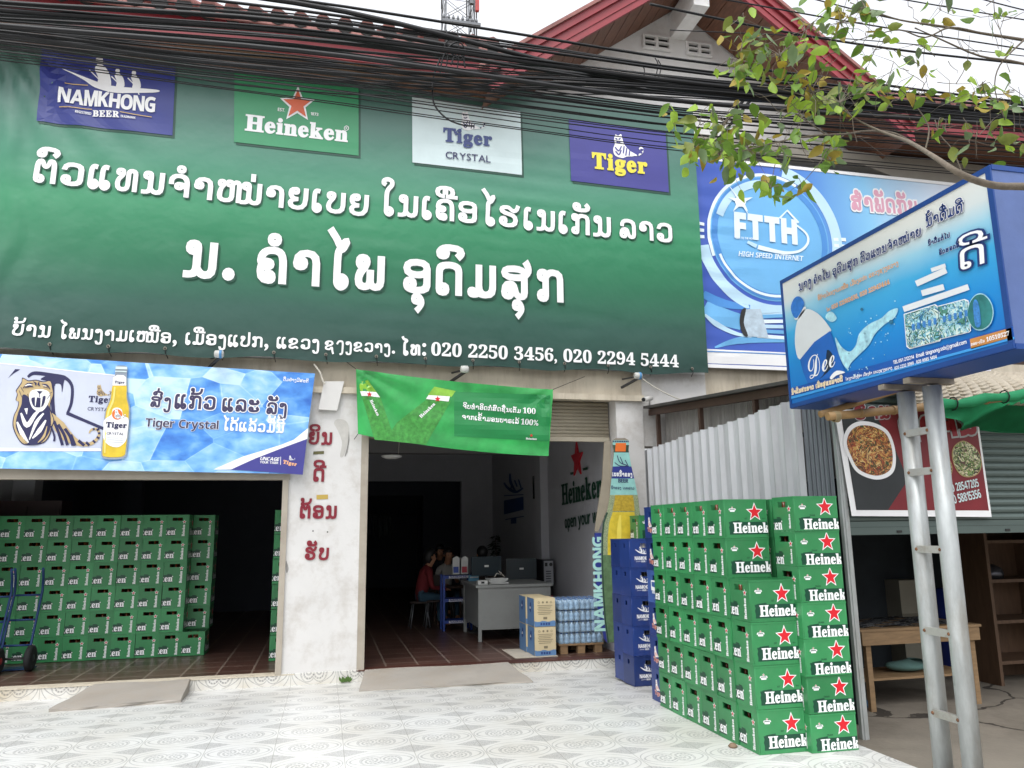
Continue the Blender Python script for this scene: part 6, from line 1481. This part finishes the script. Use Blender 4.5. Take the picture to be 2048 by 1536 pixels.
b = MB(); q = Vector((fl.x+.1, fl.y+.2, dz1+.01)); b.box(q+Vector((0, 0, .03)), (.15, .12, .06), PAPER); b.box(q+Vector((0, -.061, .03)), (.05, .002, .03), DARKMET)
tag(b.build('desk_phone', bevel=.008), 'small white telephone beside the papers on the grey desk', 'telephone')
b = MB(); b.tube([p+Vector((x, y, z)) for x, y, z in ((-.05, -.02, .1), (0, .02, .16), (.06, -.02, .13), (.03, .04, .2), (.12, 0, .1))], .006, WHT, 6); tag(b.build('charger_cord'), 'tangled white cord lying on the papers of the desk', 'cord')
MON = mat('black_monitor_plastic', '#17191d', .4); SCR = mat('dark_screen_back', '#1d2a30', .35)
def monitor(c, wd, hg, rz, label):
    t = thing('computer_monitor', label, 'monitor', (c.x, c.y, c.z))
    MB().box(c+Vector((0, 0, .1+hg/2)), (wd, .035, hg), SCR, rz=rz).build('screen', t, bevel=.006); MB().tube([c+Vector((0, .02, .01)), c+Vector((0, .02, .2))], .02, MON, 8).build('stand', t); MB().lathe([(.1, 0), (.1, .01), (.03, .015)], c, MON, 16).build('stand_base', t)
    b = MB(); b.box(c+Vector((0, -.022, .1+hg*.5)), (.07, .002, .03), PAPER, rz=rz); b.build('badge', t); return t
monitor(Vector((fl.x+.28, fl.y+.75, dz1+.012)), .5, .3, R(4), 'black monitor seen from behind on the grey steel desk')
# dark side table with the second computer
sx, sy_ = 3.25, 2.9
stb = thing('dark_table', 'dark cloth covered table against the indoor side wall', 'table', (3.5, sy_+.4, Z0))
DKC = mat('dark_table_cloth', '#1c1c22', .9, var=.3); zt_ = at(1060, 1172, 1, sy_).z
b = MB(); b.b2((3.0, sy_, zt_-.03), (3.74, sy_+.62, zt_), DKC); b.build('table_top', stb); b = MB(); b.grid(lambda p, q: Vector((3.0+p*.74, sy_-.012-.012*math.sin(p*40)*q, zt_-q*.42)), 40, 4, DKC); b.build('skirt', stb, solid=.003)
for x in (3.02, 3.68):
    for y in (sy_+.03, sy_+.55): MB().b2((x, y, Z0), (x+.04, y+.04, zt_-.03), DARKMET).build('leg', stb)
mc = at(1043, 1170, 1, sy_+.3); monitor(Vector((mc.x, sy_+.3, zt_+.002)), .52, .34, R(-6), 'wide black monitor with a lit badge on the dark side table')
tp = at(1092, 1120, 1, sy_+.3)
t = thing('computer_tower', 'black computer tower with its silver rear panel showing on the dark table', 'computer', (tp.x, sy_+.3, zt_))
MB().b2((tp.x-.12, sy_+.08, zt_), (tp.x+.07, sy_+.5, zt_+.42), MON).build('case', t, bevel=.005)
b = MB(); b.b2((tp.x-.1, sy_+.074, zt_+.02), (tp.x+.06, sy_+.0795, zt_+.4), mat('silver_rear_panel', '#9a9ca0', .4, .4))
for z in (.06, .1, .14, .18, .22): b.b2((tp.x-.07, sy_+.070, zt_+z), (tp.x+.02, sy_+.0735, zt_+z+.014), DARKMET)
b.lathe([(.03, -.004), (.03, 0)], (tp.x+.02, sy_+.0735, zt_+.34), DARKMET, 14, 'Y'); b.b2((tp.x-.085, sy_+.07, zt_+.31), (tp.x-.04, sy_+.0735, zt_+.37), DARKMET); b.build('rear_panel', t)
rp_ = at(1118, 1193, 1, sy_-.3); b = MB(); b.box(Vector((3.45, sy_-.25, rp_.z)), (.42, .3, .03), mat('red_plastic', '#b02030', .4)); b.box(Vector((3.45, sy_-.25, rp_.z+.016)), (.4, .28, .004), mat('red_plastic', '#b02030', .4))
b.box(Vector((3.45, sy_-.25, (rp_.z+Z0)/2-.008)), (.38, .26, rp_.z-Z0-.02), DKC); tag(b.build('storage_box', bevel=.006), 'dark box with a flat red lid behind the water packs', 'box')
# blue display rack with brochures
rk = at(905, 1262, 2, Z0); RB = mat('blue_rack_steel', '#1f3f8f', .4, .1, var=.1); rt_z = at(905, 1150, 1, rk.y).z
x0, x1 = at(886, 1200, 1, rk.y).x, at(944, 1200, 1, rk.y).x
rck = thing('display_rack', 'blue steel display rack with white shelf strips beside the desk', 'rack', (rk.x, rk.y, Z0))
for x in (x0, x1-.03):
    for y in (rk.y, rk.y+.32): MB().b2((x, y, Z0), (x+.035, y+.035, rt_z), RB).build('post', rck)
for z in (Z0+.12, Z0+.47, rt_z-.06):
    s = MB().b2((x0+.036, rk.y+.002, z), (x1-.031, rk.y+.35, z+.05), RB).build('shelf', rck)
    a = Art(*face_y(rk.y-.001)[:1]); a.poly([(x0+.1, z+.005), (x1-.06, z+.005), (x1-.06, z+.045), (x0+.1, z+.045)], PAPER, 1); a.text('NAMKHONG', (x0+.12, z+.012), (x1-.08, z+.012), NAVY, 2, style='sans'); a.build('shelf_strip', s)
for k, (px, cl, lb) in enumerate(((912, '#2d4aa0', 'white and blue leaflet stand on top of the blue rack'), (929, '#b03040', 'white and red leaflet stand on top of the blue rack'))):
    p = at(px, 1150, 1, rk.y+.1); b = MB(); b.prism([(p.x-.06, rk.y+.1, rt_z+.005), (p.x+.06, rk.y+.1, rt_z+.005), (p.x+.07, rk.y+.14, rt_z+.27), (p.x+.02, rk.y+.14, rt_z+.31), (p.x-.05, rk.y+.14, rt_z+.27)], (0, .02, 0), PAPER)
    b.prism([(p.x-.045, rk.y+.096, rt_z+.03), (p.x+.045, rk.y+.096, rt_z+.03), (p.x+.045, rk.y+.112, rt_z+.13), (p.x-.045, rk.y+.112, rt_z+.13)], (0, .003, 0), mat(f'leaflet_{"blue" if k == 0 else "red"}_print', cl, .5)); tag(b.build('leaflet_stand'), lb, 'leaflets')
p = at(946, 1160, 1, rk.y-.25); b = MB(); b.box(Vector((p.x, rk.y-.3, p.z)), (.16, .1, .16), mat('light_blue_card', '#5f9fbf', .6)); b.box(Vector((p.x, rk.y-.353, p.z+.05)), (.14, .004, .02), PAPER)
b.box(Vector((p.x, rk.y-.3, (p.z-.08+Z0)/2)), (.03, .03, p.z-.08-Z0), DARKMET); b.box(Vector((p.x, rk.y-.3, Z0+.01)), (.2, .2, .02), DARKMET); tag(b.build('card_box'), 'light blue card box on a thin stand in front of the blue rack', 'box')
# cartons, cardboard sheet, pallet and water packs
CART = mat('cream_carton_board', '#c9b994', .75, var=.06); CBL = mat('carton_blue_print', '#5a7ea8', .6, var=.08); CNV = mat('carton_navy_print', '#27407a', .6); CTX = mat('carton_grey_print', '#7d735c', .7)
cf = at(1070, 1314, 2, Z0); cfx1 = at(1113, 1312, 1, cf.y).x; chh = (at(1090, 1197, 1, cf.y).z-Z0)/2
cw, cdp = cfx1-cf.x, .36
cd_ = MB().b2((cf.x-.28, cf.y-.05, Z0), (cf.x+.3, cf.y+.75, Z0+.006), mat('flat_cardboard', '#b9b0a0', .8)).build('cardboard_sheet'); tag(cd_, 'flat cardboard sheet on the floor under the cream cartons', 'cardboard')
def carton(x, y, z, label):
    t = thing('carton', label, 'carton', (x, y, z), 'cream cartons by the shop entrance')
    MB().b2((x, y, z), (x+cw-.004, y+cdp, z+chh-.004), CART).build('box', t, bevel=.005)
    a = Art(*face_y(y-.0008)[:1])
    for k in range(4): a.circ((x+cw*(.22+.19*k), z+chh*.85), .014, CTX, 1, hole=.65 if k in (0, 3) else 0, n=14)
    for k in range(6): a.stroke([(x+cw*(.15+.04*(k % 2)), z+chh*(.74-.06*k)), (x+cw*(.85-.05*(k % 3)), z+chh*(.74-.06*k))], .006, CTX, 1, smooth=False)
    a.poly([(x+cw*.42, z+chh*.26), (x+cw*.6, z+chh*.26), (x+cw*.6, z+chh*.34), (x+cw*.42, z+chh*.34)], CTX, 1)
    a.poly([(x+.002, z+.004), (x+cw-.006, z+.004), (x+cw-.006, z+chh*.2)]+[(x+cw*(1-k/8)-.003, z+chh*(.19+.02*math.sin(k*1.7))) for k in range(1, 9)], CBL, 1)
    for k in range(4): a.poly([(x+cw*(.28+.12*k), z+chh*.06), (x+cw*(.36+.12*k), z+chh*.06), (x+cw*(.36+.12*k), z+chh*.14), (x+cw*(.28+.12*k), z+chh*.14)], CNV, 2)
    a.build('print', t)
    a = Art(face_x(x-.0008)[0]); a.poly([(-y-cdp+.004, z+.004), (-y-.004, z+.004), (-y-.004, z+chh-.008), (-y-cdp+.004, z+chh-.008)], CBL, 1)
    a.sp([(-y-cdp*.62, z+chh*.6), (-y-cdp*.5, z+chh*.82), (-y-cdp*.36, z+chh*.78), (-y-cdp*.4, z+chh*.55), (-y-cdp*.5, z+chh*.48)], CNV, 2, 4); a.sp([(-y-cdp*.55, z+chh*.6), (-y-cdp*.5, z+chh*.7), (-y-cdp*.42, z+chh*.62)], WHITE, 3, 4); a.build('side_print', t)
for k, (ox, oy, nm) in enumerate(((0, 0, 'front'), (-.02, cdp+.02, 'rear'))):
    for r in range(2): carton(cf.x+ox, cf.y+oy, Z0+.007+r*chh, f'cream and blue carton, {"lower" if r == 0 else "upper"} one of the {nm} pair by the water packs')
px0 = at(1118, 1300, 1, .42).x; px1 = 3.74; PW = mat('pallet_wood', '#8a6f50', .75, var=.25, vs=6, stretch=(1, 5, 5))
pl = thing('wooden_pallet', 'wooden pallet carrying the shrink wrapped water packs', 'pallet', ((px0+px1)/2, .8, Z0))
for k in range(6): MB().b2((px0, .4+k*.14, Z0+.105), (px1, .5+k*.14, Z0+.125), PW).build('board', pl)
for x in (px0+.02, (px0+px1)/2-.05, px1-.12):
    for y in (.41, .72, 1.1): MB().b2((x, y, Z0), (x+.1, y+.1, Z0+.104), PW).build('block', pl)
WBT = mat('pale_blue_bottle_plastic', '#86a9c8', .14, var=.25, vs=20, coat=.5); CAPB = mat('blue_bottle_cap', '#3f6fb0', .4)
WRAPM = mat('clear_shrink_wrap', '#c9dbe8', .08, alpha=.22, var=.3, vs=25, bump=.6, bs=30)
zp = Z0+.126; lh = (at(1165, 1196, 1, .45).z-zp)/4
def pack():
    wd = (px1-px0)/2-.01; t = thing('water_pack', 'x', 'water pack', (0, 0, 0))
    r = wd/8; b = MB(); prof = [(r*.86, .004), (r*.93, .02), (r*.93, lh*.3), (r*.8, lh*.38), (r*.93, lh*.46), (r*.9, lh*.6), (r*.45, lh*.8), (r*.38, lh*.82), (r*.38, lh*.9)]
    for i in range(4):
        for j in range(3): b.lathe(prof, ((i+.5)*2*r, (j+.5)*2*r, 0), WBT, 10)
    b.build('bottle_cluster', t)
    b = MB()
    for i in range(4):
        for j in range(3): b.lathe([(r*.42, lh*.88), (r*.42, lh*.97)], ((i+.5)*2*r, (j+.5)*2*r, 0), CAPB, 8)
    b.build('cap_cluster', t)
    W_, D_ = 8*r, 6*r; b = MB()
    ring = [(-.003, -.003), (W_*.25, -.006), (W_*.5, -.003), (W_*.75, -.006), (W_+.003, -.003), (W_+.003, D_+.003), (-.003, D_+.003)]
    nr = len(ring)
    for k in range(nr):
        p_, q_ = ring[k], ring[(k+1) % nr]; b.face([(p_[0], p_[1], .003), (q_[0], q_[1], .003), (q_[0], q_[1], lh*.93), (p_[0], p_[1], lh*.93)], WRAPM)
    b.face([(p_[0], p_[1], lh*.985) for p_ in ring], WRAPM)
    b.build('wrap', t); return t, wd, r
pk, wd_, r_ = pack(); first = True
for lv in range(4):
    for k in range(2):
        for j in range(2):
            L_ = (px0+.005+k*(wd_+.01), .41+j*(6*r_+.012), zp+lv*lh)
            lb = f'shrink wrapped pack of blue water bottles, {"bottom" if lv == 0 else ("top" if lv == 3 else ORD[lv])} layer, {("carton side", "pillar side")[k]} {("front", "back")[j]} of the pallet'
            if first: pk.location = L_; pk['label'] = lb; pk['group'] = 'water packs on the pallet'; first = False
            else: dup(pk, L_, 0, lb, 'water packs on the pallet')

# ------------------------------------------------------------------ people sitting inside
SKIN = mat('skin', '#a8795c', .55, var=.08); HAIR = mat('black_hair', '#0e0c0c', .5, var=.3)
def segdist(p, a, b):
    d = b-a; t = max(0, min(1, (p-a).dot(d)/max(d.length_squared, 1e-9))); return (p-(a+d*t)).length
def person(label, loc, yaw, seat, top, bottom, hair_long=False, lean=.06, head_tilt=0, hands=None, short=False):
    t = thing('person', label, 'person', loc, None); OFF[t] = Vector()
    H = seat
    J = {'pel': (0, 0, H+.09, .13), 'bel': (0, .01+lean*.3, H+.22, .125), 'che': (0, .02+lean*.8, H+.40, .14), 'ush': (0, .03+lean, H+.52, .10), 'nec': (0, .04+lean*1.2, H+.60, .052), 'hea': (0, .07+lean*1.4+head_tilt*.02, H+.70, .078), 'top': (0, .06+lean*1.4+head_tilt*.04, H+.80, .082), 'cro': (0, .05+lean*1.4+head_tilt*.05, H+.855, .05),
         'nos': (0, .165+lean*1.4+head_tilt*.05, H+.725, .014), 'chi': (0, .13+lean*1.4+head_tilt*.03, H+.665, .035)}
    hd = hands or ((-.12, .36, H+.26), (.12, .36, H+.26))
    for s_, nm in ((-1, 'l'), (1, 'r')):
        hx, hy, hz = hd[0 if s_ < 0 else 1]
        J['sh'+nm] = (s_*.165, .02+lean, H+.50, .062); J['el'+nm] = (s_*.215, .10+lean*.6, H+.24, .046); J['wr'+nm] = (hx, hy, hz, .028); 
        J['hi'+nm] = (s_*.09, .02, H+.07, .095); J['kn'+nm] = (s_*.11, .42, H+.06, .062); J['an'+nm] = (s_*.11, .40, .085, .04); J['to'+nm] = (s_*.12, .53, .035, .035)
        d = Vector((hx, hy, hz))-Vector(J['el'+nm][:3]); d.normalize(); sd_ = Vector((0, 0, 1)).cross(d); sd_.normalize()
        J['pa'+nm] = (*(Vector((hx, hy, hz))+d*.05), .03)
        for k, (o_, L_) in enumerate(((-.028, .065), (-.009, .078), (.010, .072), (.027, .055))):
            c_ = Vector((hx, hy, hz))+d*.085+sd_*o_; J[f'f{k}{nm}'] = (*c_, .0095); J[f'g{k}{nm}'] = (*(c_+d*L_*.7+Vector((0, 0, -.018))), .0075)
        J['th'+nm] = (*(Vector((hx, hy, hz))+d*.05+sd_*(-s_*.042)+Vector((0, 0, -.004))), .0105); J['ti'+nm] = (*(Vector((hx, hy, hz))+d*.09+sd_*(-s_*.055)), .0085)
    E_ = [('pel', 'bel', 't'), ('bel', 'che', 't'), ('che', 'ush', 't'), ('ush', 'nec', 's'), ('nec', 'hea', 's'), ('hea', 'top', 's'), ('top', 'cro', 's'), ('hea', 'nos', 's'), ('hea', 'chi', 's')]
    for nm in 'lr':
        E_ += [('ush', 'sh'+nm, 't'), ('sh'+nm, 'el'+nm, 't'), ('el'+nm, 'wr'+nm, 's' if short else 't'), ('wr'+nm, 'pa'+nm, 's'), ('pel', 'hi'+nm, 'b'), ('hi'+nm, 'kn'+nm, 'b'), ('kn'+nm, 'an'+nm, 'b'), ('an'+nm, 'to'+nm, 's'), ('wr'+nm, 'th'+nm, 's'), ('th'+nm, 'ti'+nm, 's')]
        for k in range(4): E_ += [('pa'+nm, f'f{k}{nm}', 's'), (f'f{k}{nm}', f'g{k}{nm}', 's')]
    names = list(J); me = bpy.data.meshes.new('body'); me.from_pydata([J[n_][:3] for n_ in names], [(names.index(a), names.index(b)) for a, b, _ in E_], [])
    o = bpy.data.objects.new('body', me); C.objects.link(o)
    o.modifiers.new('skin', 'SKIN'); o.modifiers.new('sub', 'SUBSURF').levels = 2; o.modifiers['sub'].render_levels = 2
    for n_, sv in zip(names, me.skin_vertices[0].data): sv.radius = (J[n_][3], J[n_][3]); sv.use_root = (n_ == 'pel')
    dg = bpy.context.evaluated_depsgraph_get(); nm_ = bpy.data.meshes.new_from_object(o.evaluated_get(dg)); bpy.data.objects.remove(o)
    nm_.materials.clear()
    for m in (SKIN, top, bottom): nm_.materials.append(m)
    segs = [(Vector(J[a][:3]), Vector(J[b][:3]), (J[a][3]+J[b][3])/2, {'s': 0, 't': 1, 'b': 2}[k]) for a, b, k in E_]
    for p in nm_.polygons:
        p.use_smooth = True; p.material_index = min(segs, key=lambda s_: segdist(p.center, s_[0], s_[1])-s_[2])[3]
    ob = bpy.data.objects.new('body', nm_); C.objects.link(ob); ob.parent = t
    hx, hy, hz, hr = J['top']
    b = MB()
    def hf(p, q):
        th, ph = p*math.pi, q*2*math.pi; rr = .108; fr = math.cos(ph)
        z = math.cos(th); cut = 1.0 if (z > .15 or fr < .35) else .72
        y_ = hy-.012+rr*1.02*math.sin(th)*fr*cut; x_ = hx+rr*.92*math.sin(th)*math.sin(ph)*cut
        z_ = hz+.0+rr*1.08*z
        if hair_long and z < -.2 and fr < .1: z_ -= .10*(-z-.2); y_ -= .02
        return Vector((x_, y_, z_))
    b.grid(hf, 14, 20, HAIR); b.build('hair', t)
    b = MB()
    for s_ in (-1, 1): b.lathe([(.0, -.006), (.009, 0), (.0, .006)], (hx+s_*.033, hy+.088, hz-.04), BLACK, 8, 'Y')
    b.build('eyes', t)
    MB().b2((hx-.022, hy+.07, hz-.118), (hx+.022, hy+.082, hz-.111), mat('lips', '#7a4038', .5)).build('mouth', t)
    for s_ in (-1, 1): MB().lathe([(.0, -.012), (.026, -.004), (.022, .006), (.0, .008)], (hx+s_*.088, hy+.0, hz-.05), SKIN, 8, 'X').build('ear', t)
    t.rotation_euler = (0, 0, yaw); return t
MRT = mat('dark_red_shirt', '#6e1c22', .85, var=.12); JEAN = mat('teal_jeans', '#2d4a5c', .85, var=.15); WHS = mat('white_shirt', '#9f9d98', .85, var=.08); DKS = mat('dark_shirt', '#1c1e24', .85, var=.15)
def stool(x, y, label, hgt=.44, back=0):
    t = thing('plastic_chair' if back else 'stool', label, 'chair' if back else 'stool', (x, y, Z0)); SM = mat('grey_stool_metal', '#6b6d70', .4, .5); SE = mat('dark_seat_pad', '#3f3430', .7)
    MB().lathe([(.0, hgt-.03), (.17, hgt-.03), (.175, hgt-.01), (.16, hgt), (.0, hgt+.005)], (x, y, Z0), SE, 20).build('seat', t)
    for sx in (-1, 1):
        for sy in (-1, 1): MB().tube([(x+sx*.11, y+sy*.11, Z0+hgt-.03), (x+sx*.17, y+sy*.17, Z0)], .012, SM, 8).build('leg', t)
    if back:
        b = MB(); b.tube([(x-.15, y-back*.14, Z0+hgt-.03), (x-.15, y-back*.2, Z0+hgt+.42), (x+.15, y-back*.2, Z0+hgt+.42), (x+.15, y-back*.14, Z0+hgt-.03)], .012, SM, 8); b.build('back_frame', t)
        b = MB(); b.b2((x-.15, y-back*.2-.012, Z0+hgt+.16), (x+.15, y-back*.2+.012, Z0+hgt+.41), SE); b.build('backrest', t)
    return t
hp = at(851, 1120, 1, 4.1)
stool(hp.x-.1, 4.1, 'metal stool under the woman in the dark red top'); person('woman in a dark red top and jeans sitting on a stool, in profile', (hp.x-.1, 4.1, Z0), R(-80), .44, MRT, JEAN, True, .1, hands=((-.1, .40, .66), (.12, .42, .64)))
hp = at(893, 1128, 1, 5.0)
stool(hp.x, 5.25, 'dark chair under the woman in the white shirt', back=-1); person('woman in a white shirt seated at the middle, leaning forward', (hp.x, 5.25, Z0), R(190), .44, WHS, JEAN, True, .12, hands=((-.1, .3, .78), (.12, .36, .66)), short=True)
hp = at(880, 1108, 1, 6.1)
stool(hp.x, 6.3, 'stool under the person at the back of the group', .47); person('person in dark clothes half hidden behind the woman in white', (hp.x, 6.3, Z0), R(185), .48, DKS, DKS, True, .06)
hp = at(969, 1115, 1, fl.y+1.75)
stool(hp.x, fl.y+1.75, 'dark chair under the man behind the desk monitor', .46, back=1); person('man with short black hair and a dark shirt, seen from behind at the desk', (hp.x, fl.y+1.75, Z0), R(8), .47, DKS, DKS, False, .05)
# chair with wire legs in front of the rack
hp = at(870, 1255, 2, Z0); stool(hp.x, hp.y+.1, 'empty chair with thin metal legs behind the blue rack', .46, back=-1)
# low table for the group
t = thing('small_table', 'small brown table between the seated women', 'table', (2.35, 4.6, Z0)); TB = mat('brown_table_wood', '#4a3426', .6, var=.2)
MB().b2((2.0, 4.35, Z0+.62), (2.55, 4.85, Z0+.65), TB).build('table_top', t)
for x in (2.02, 2.5):
    for y in (4.37, 4.8): MB().b2((x, y, Z0), (x+.03, y+.03, Z0+.62), TB).build('leg', t)
# potted plant by the far column
p = at(992, 1150, 1, 7.6); t = thing('potted_plant', 'dark potted plant by the far indoor wall', 'plant', (p.x, 7.6, Z0))
MB().lathe([(.1, 0), (.15, .25), (.16, .27), (.13, .27), (.12, .24)], (p.x, 7.6, Z0), mat('dark_pot', '#2c2624', .6), 16).build('pot', t)
b = MB(); b.tube([(p.x, 7.6, Z0+.24), (p.x+.02, 7.6, Z0+1.0), (p.x, 7.62, Z0+1.45)], [.02, .015, .008], BARK, 6); b.build('stem', t)
b = MB(); m = mat('dark_leaf', '#22331f', .5, var=.2)
for k in range(60):
    an = rt.uniform(0, 6.28); z = rt.uniform(.75, 1.55); d = Vector((math.cos(an), math.sin(an)*.7, rt.uniform(-.3, .5))); q = Vector((p.x, 7.6, Z0+z)); s_ = d.cross(Vector((0, 0, 1))).normalized()*.035; L_ = rt.uniform(.15, .3)
    b.face([q, q+d*L_*.5+s_, q+d*L_+Vector((0, 0, -.05)), q+d*L_*.5-s_], m)
b.build('foliage', t)
# hanging garments rail in the dark back room
t = thing('clothes_rail', 'rail of pale hanging sheets in the dark back room', 'rail', (.7, 10.6, Z0)); SHT = mat('pale_hanging_cloth', '#5f6468', .9, var=.3)
r0 = at(735, 1030, 1, 10.6); r1 = at(812, 1030, 1, 10.6)
MB().tube([(r0.x-.2, 10.6, r0.z), (r1.x+.3, 10.6, r0.z)], .015, DARKMET, 8).build('rail', t)
for k in range(5):
    x = r0.x+k*.14; MB().grid(lambda p, q, x=x, k=k: Vector((x+.1*p+.01*math.sin(q*7+k), 10.6+.03*math.sin(p*9+k), r0.z-.02-q*(.5+.06*(k % 3)))), 8, 6, SHT).build('hanging_cloth', t, solid=.002)
for x in (r0.x-.2, r1.x+.3): MB().tube([(x, 10.6, Z0), (x, 10.6, r0.z)], .015, DARKMET, 8).build('post', t)

# ------------------------------------------------------------------ left bay: hand trucks, picture, dark cabinet
TBLU = mat('blue_truck_steel', '#26406e', .45, .3, var=.15); TYRE = mat('tyre_rubber', '#17181a', .8, var=.15)
def truck(px, py, label, hub):
    p = at(px, py, 2, Z0); t = thing('hand_truck', label, 'hand truck', p, 'hand trucks in the storage bay'); r = .155
    for s_ in (-.2, .2):
        b = MB(); c = p+Vector((s_, 0, r)); b.lathe([(r*.55, -.035), (r*.8, -.04), (r, -.025), (r, .025), (r*.8, .04), (r*.55, .035)], c, TYRE, 24, 'X'); w_ = b.build('wheel', t)
        b = MB(); b.lathe([(.02, -.045), (r*.5, -.02), (r*.54, .0), (r*.5, .02), (.02, .045)], c, hub, 20, 'X'); b.build('hub', w_)
    b = MB(); b.tube([p+Vector((-.2, 0, r)), p+Vector((.2, 0, r))], .015, DARKMET, 8); b.build('axle', t)
    b = MB()
    for s_ in (-.16, .16):
        b.tube([p+Vector((s_, .08, .03)), p+Vector((s_, .1, .3)), p+Vector((s_+.02, .28, .95)), p+Vector((s_+.04, .2, 1.12)), p+Vector((s_+.09, .0, 1.24))], .016, TBLU, 8)
    for z, y in ((.3, .1), (.6, .19), (.9, .27)): b.tube([p+Vector((-.16, y, z)), p+Vector((.17, y, z))], .013, TBLU, 8)
    b.build('frame', t)
    b = MB(); b.b2((p.x-.2, p.y+.06, p.z+.01), (p.x+.2, p.y+.28, p.z+.022), TBLU); b.build('toe_plate', t)
truck(22, 1344, 'blue hand truck with black wheels in front of the indoor crates', mat('black_hub', '#2a2c30', .5))
truck(-45, 1352, 'hand truck with a red wheel hub beside the blue one', mat('red_hub', '#8f2a2c', .5))
p0, p1 = at(-60, 925, 0, -4.3), at(45, 985, 0, -4.3)
b = MB(); t = thing('framed_picture', 'dark picture in a pale frame high on the storage bay wall', 'picture', (-4.5, 1.9, 2.5))
yy0, yy1 = 1.0, 2.55; zz0, zz1 = 2.33, 2.95
for a_, c_ in (((yy0, zz0), (yy1, zz0+.06)), ((yy0, zz1-.06), (yy1, zz1)), ((yy0, zz0+.06), (yy0+.06, zz1-.06)), ((yy1-.06, zz0+.06), (yy1, zz1-.06))): b.b2((-4.598, a_[0], a_[1]), (-4.54, c_[0], c_[1]), mat('pale_picture_frame', '#8d8672', .5))
b.build('frame', t); MB().b2((-4.598, yy0+.06, zz0+.06), (-4.56, yy1-.06, zz1-.06), mat('dark_picture', '#22242c', .3, var=.3)).build('picture', t)
b = MB(); b.b2((-4.55, 2.5, Z0), (-3.7, 3.0, 2.28), mat('dark_red_cabinet_wood', '#2e1717', .5, var=.2)); 
t = thing('dark_cabinet', 'dark red cabinet behind the indoor crates under the framed picture', 'cabinet', (-4.1, 2.7, Z0)); b.build('case', t, bevel=.01)
for x in (-4.5, -4.08): MB().b2((x, 2.485, 1.2), (x+.36, 2.499, 2.2), mat('dark_red_cabinet_wood', '#2e1717')).build('door', t)

# ------------------------------------------------------------------ ramps, weed, odds and ends on the forecourt
def ramp_(pts_top, pts_bot, label):
    b = MB(); T_ = [Vector(p) for p in pts_top]; B_ = [Vector(p) for p in pts_bot]
    n = 10
    def f(p, q): return T_[0].lerp(T_[1], p).lerp(B_[0].lerp(B_[1], p), q)+Vector((0, .012*math.sin(p*17)*q, .006*math.sin(q*9+p*7)))
    b.grid(f, 24, n, RAMPC)
    L_ = [f(0, k/n) for k in range(n+1)]; R_ = [f(1, k/n) for k in range(n+1)]
    for S in (L_, R_): b.face(S+[Vector((S[-1].x, S[-1].y, -.06)), Vector((S[0].x, S[0].y, -.06))], RAMPC)
    F = [f(k/24, 1) for k in range(25)]; b.face(F+[Vector((F[-1].x, F[-1].y, -.06)), Vector((F[0].x, F[0].y, -.06))], RAMPC)
    tag(b.build('concrete_ramp'), label, 'ramp', 'concrete ramps up to the bays')
l1, l2 = at(97, 1423, 2, .03), at(362, 1402, 2, .03)
ramp_([(-2.45, -.03, Z0+.004), (-1.45, -.03, Z0+.004)], [(l1.x, l1.y, gz(l1.y)+.03), (l2.x, l2.y, gz(l2.y)+.03)], 'short sloping concrete ramp up to the storage bay')
l1, l2 = at(718, 1381, 2, .03), at(1066, 1363, 2, .03)
ramp_([(.53, -.035, Z0+.005), (2.3, -.035, Z0+.005)], [(l1.x, l1.y, gz(l1.y)+.015), (l2.x, l2.y, gz(l2.y)+.015)], 'wide concrete ramp up to the open doorway')
p = at(690, 1364, 1, -.06); b = MB(); m = mat('weed_green', '#4a6a2a', .6, var=.25)
for k in range(40):
    an = rt.uniform(0, 6.28); q = Vector((p.x+rt.uniform(-.05, .05), -.06+rt.uniform(-.03, .02), .01)); d = Vector((math.cos(an)*.6, math.sin(an)*.5, rt.uniform(.5, 1.6))).normalized(); s_ = d.cross(Vector((0, 1, .2))).normalized()*.012; L_ = rt.uniform(.03, .09)
    b.face([q, q+d*L_*.6+s_, q+d*L_, q+d*L_*.6-s_], m)
tag(b.build('weed'), 'little green weed at the foot of the white pillar', 'weed')
p = at(1466, 1495, 2, .076); b = MB(); b.lathe([(.0, .0), (.03, .0), (.038, .012), (.02, .03), (.0, .032)], (p.x, p.y, .077), mat('brown_husk', '#7a6552', .8, var=.3), 9); tag(b.build('dry_husk'), 'small brown husk lying on the tiles beside the green crates', 'debris')
for k in range(26):
    pass
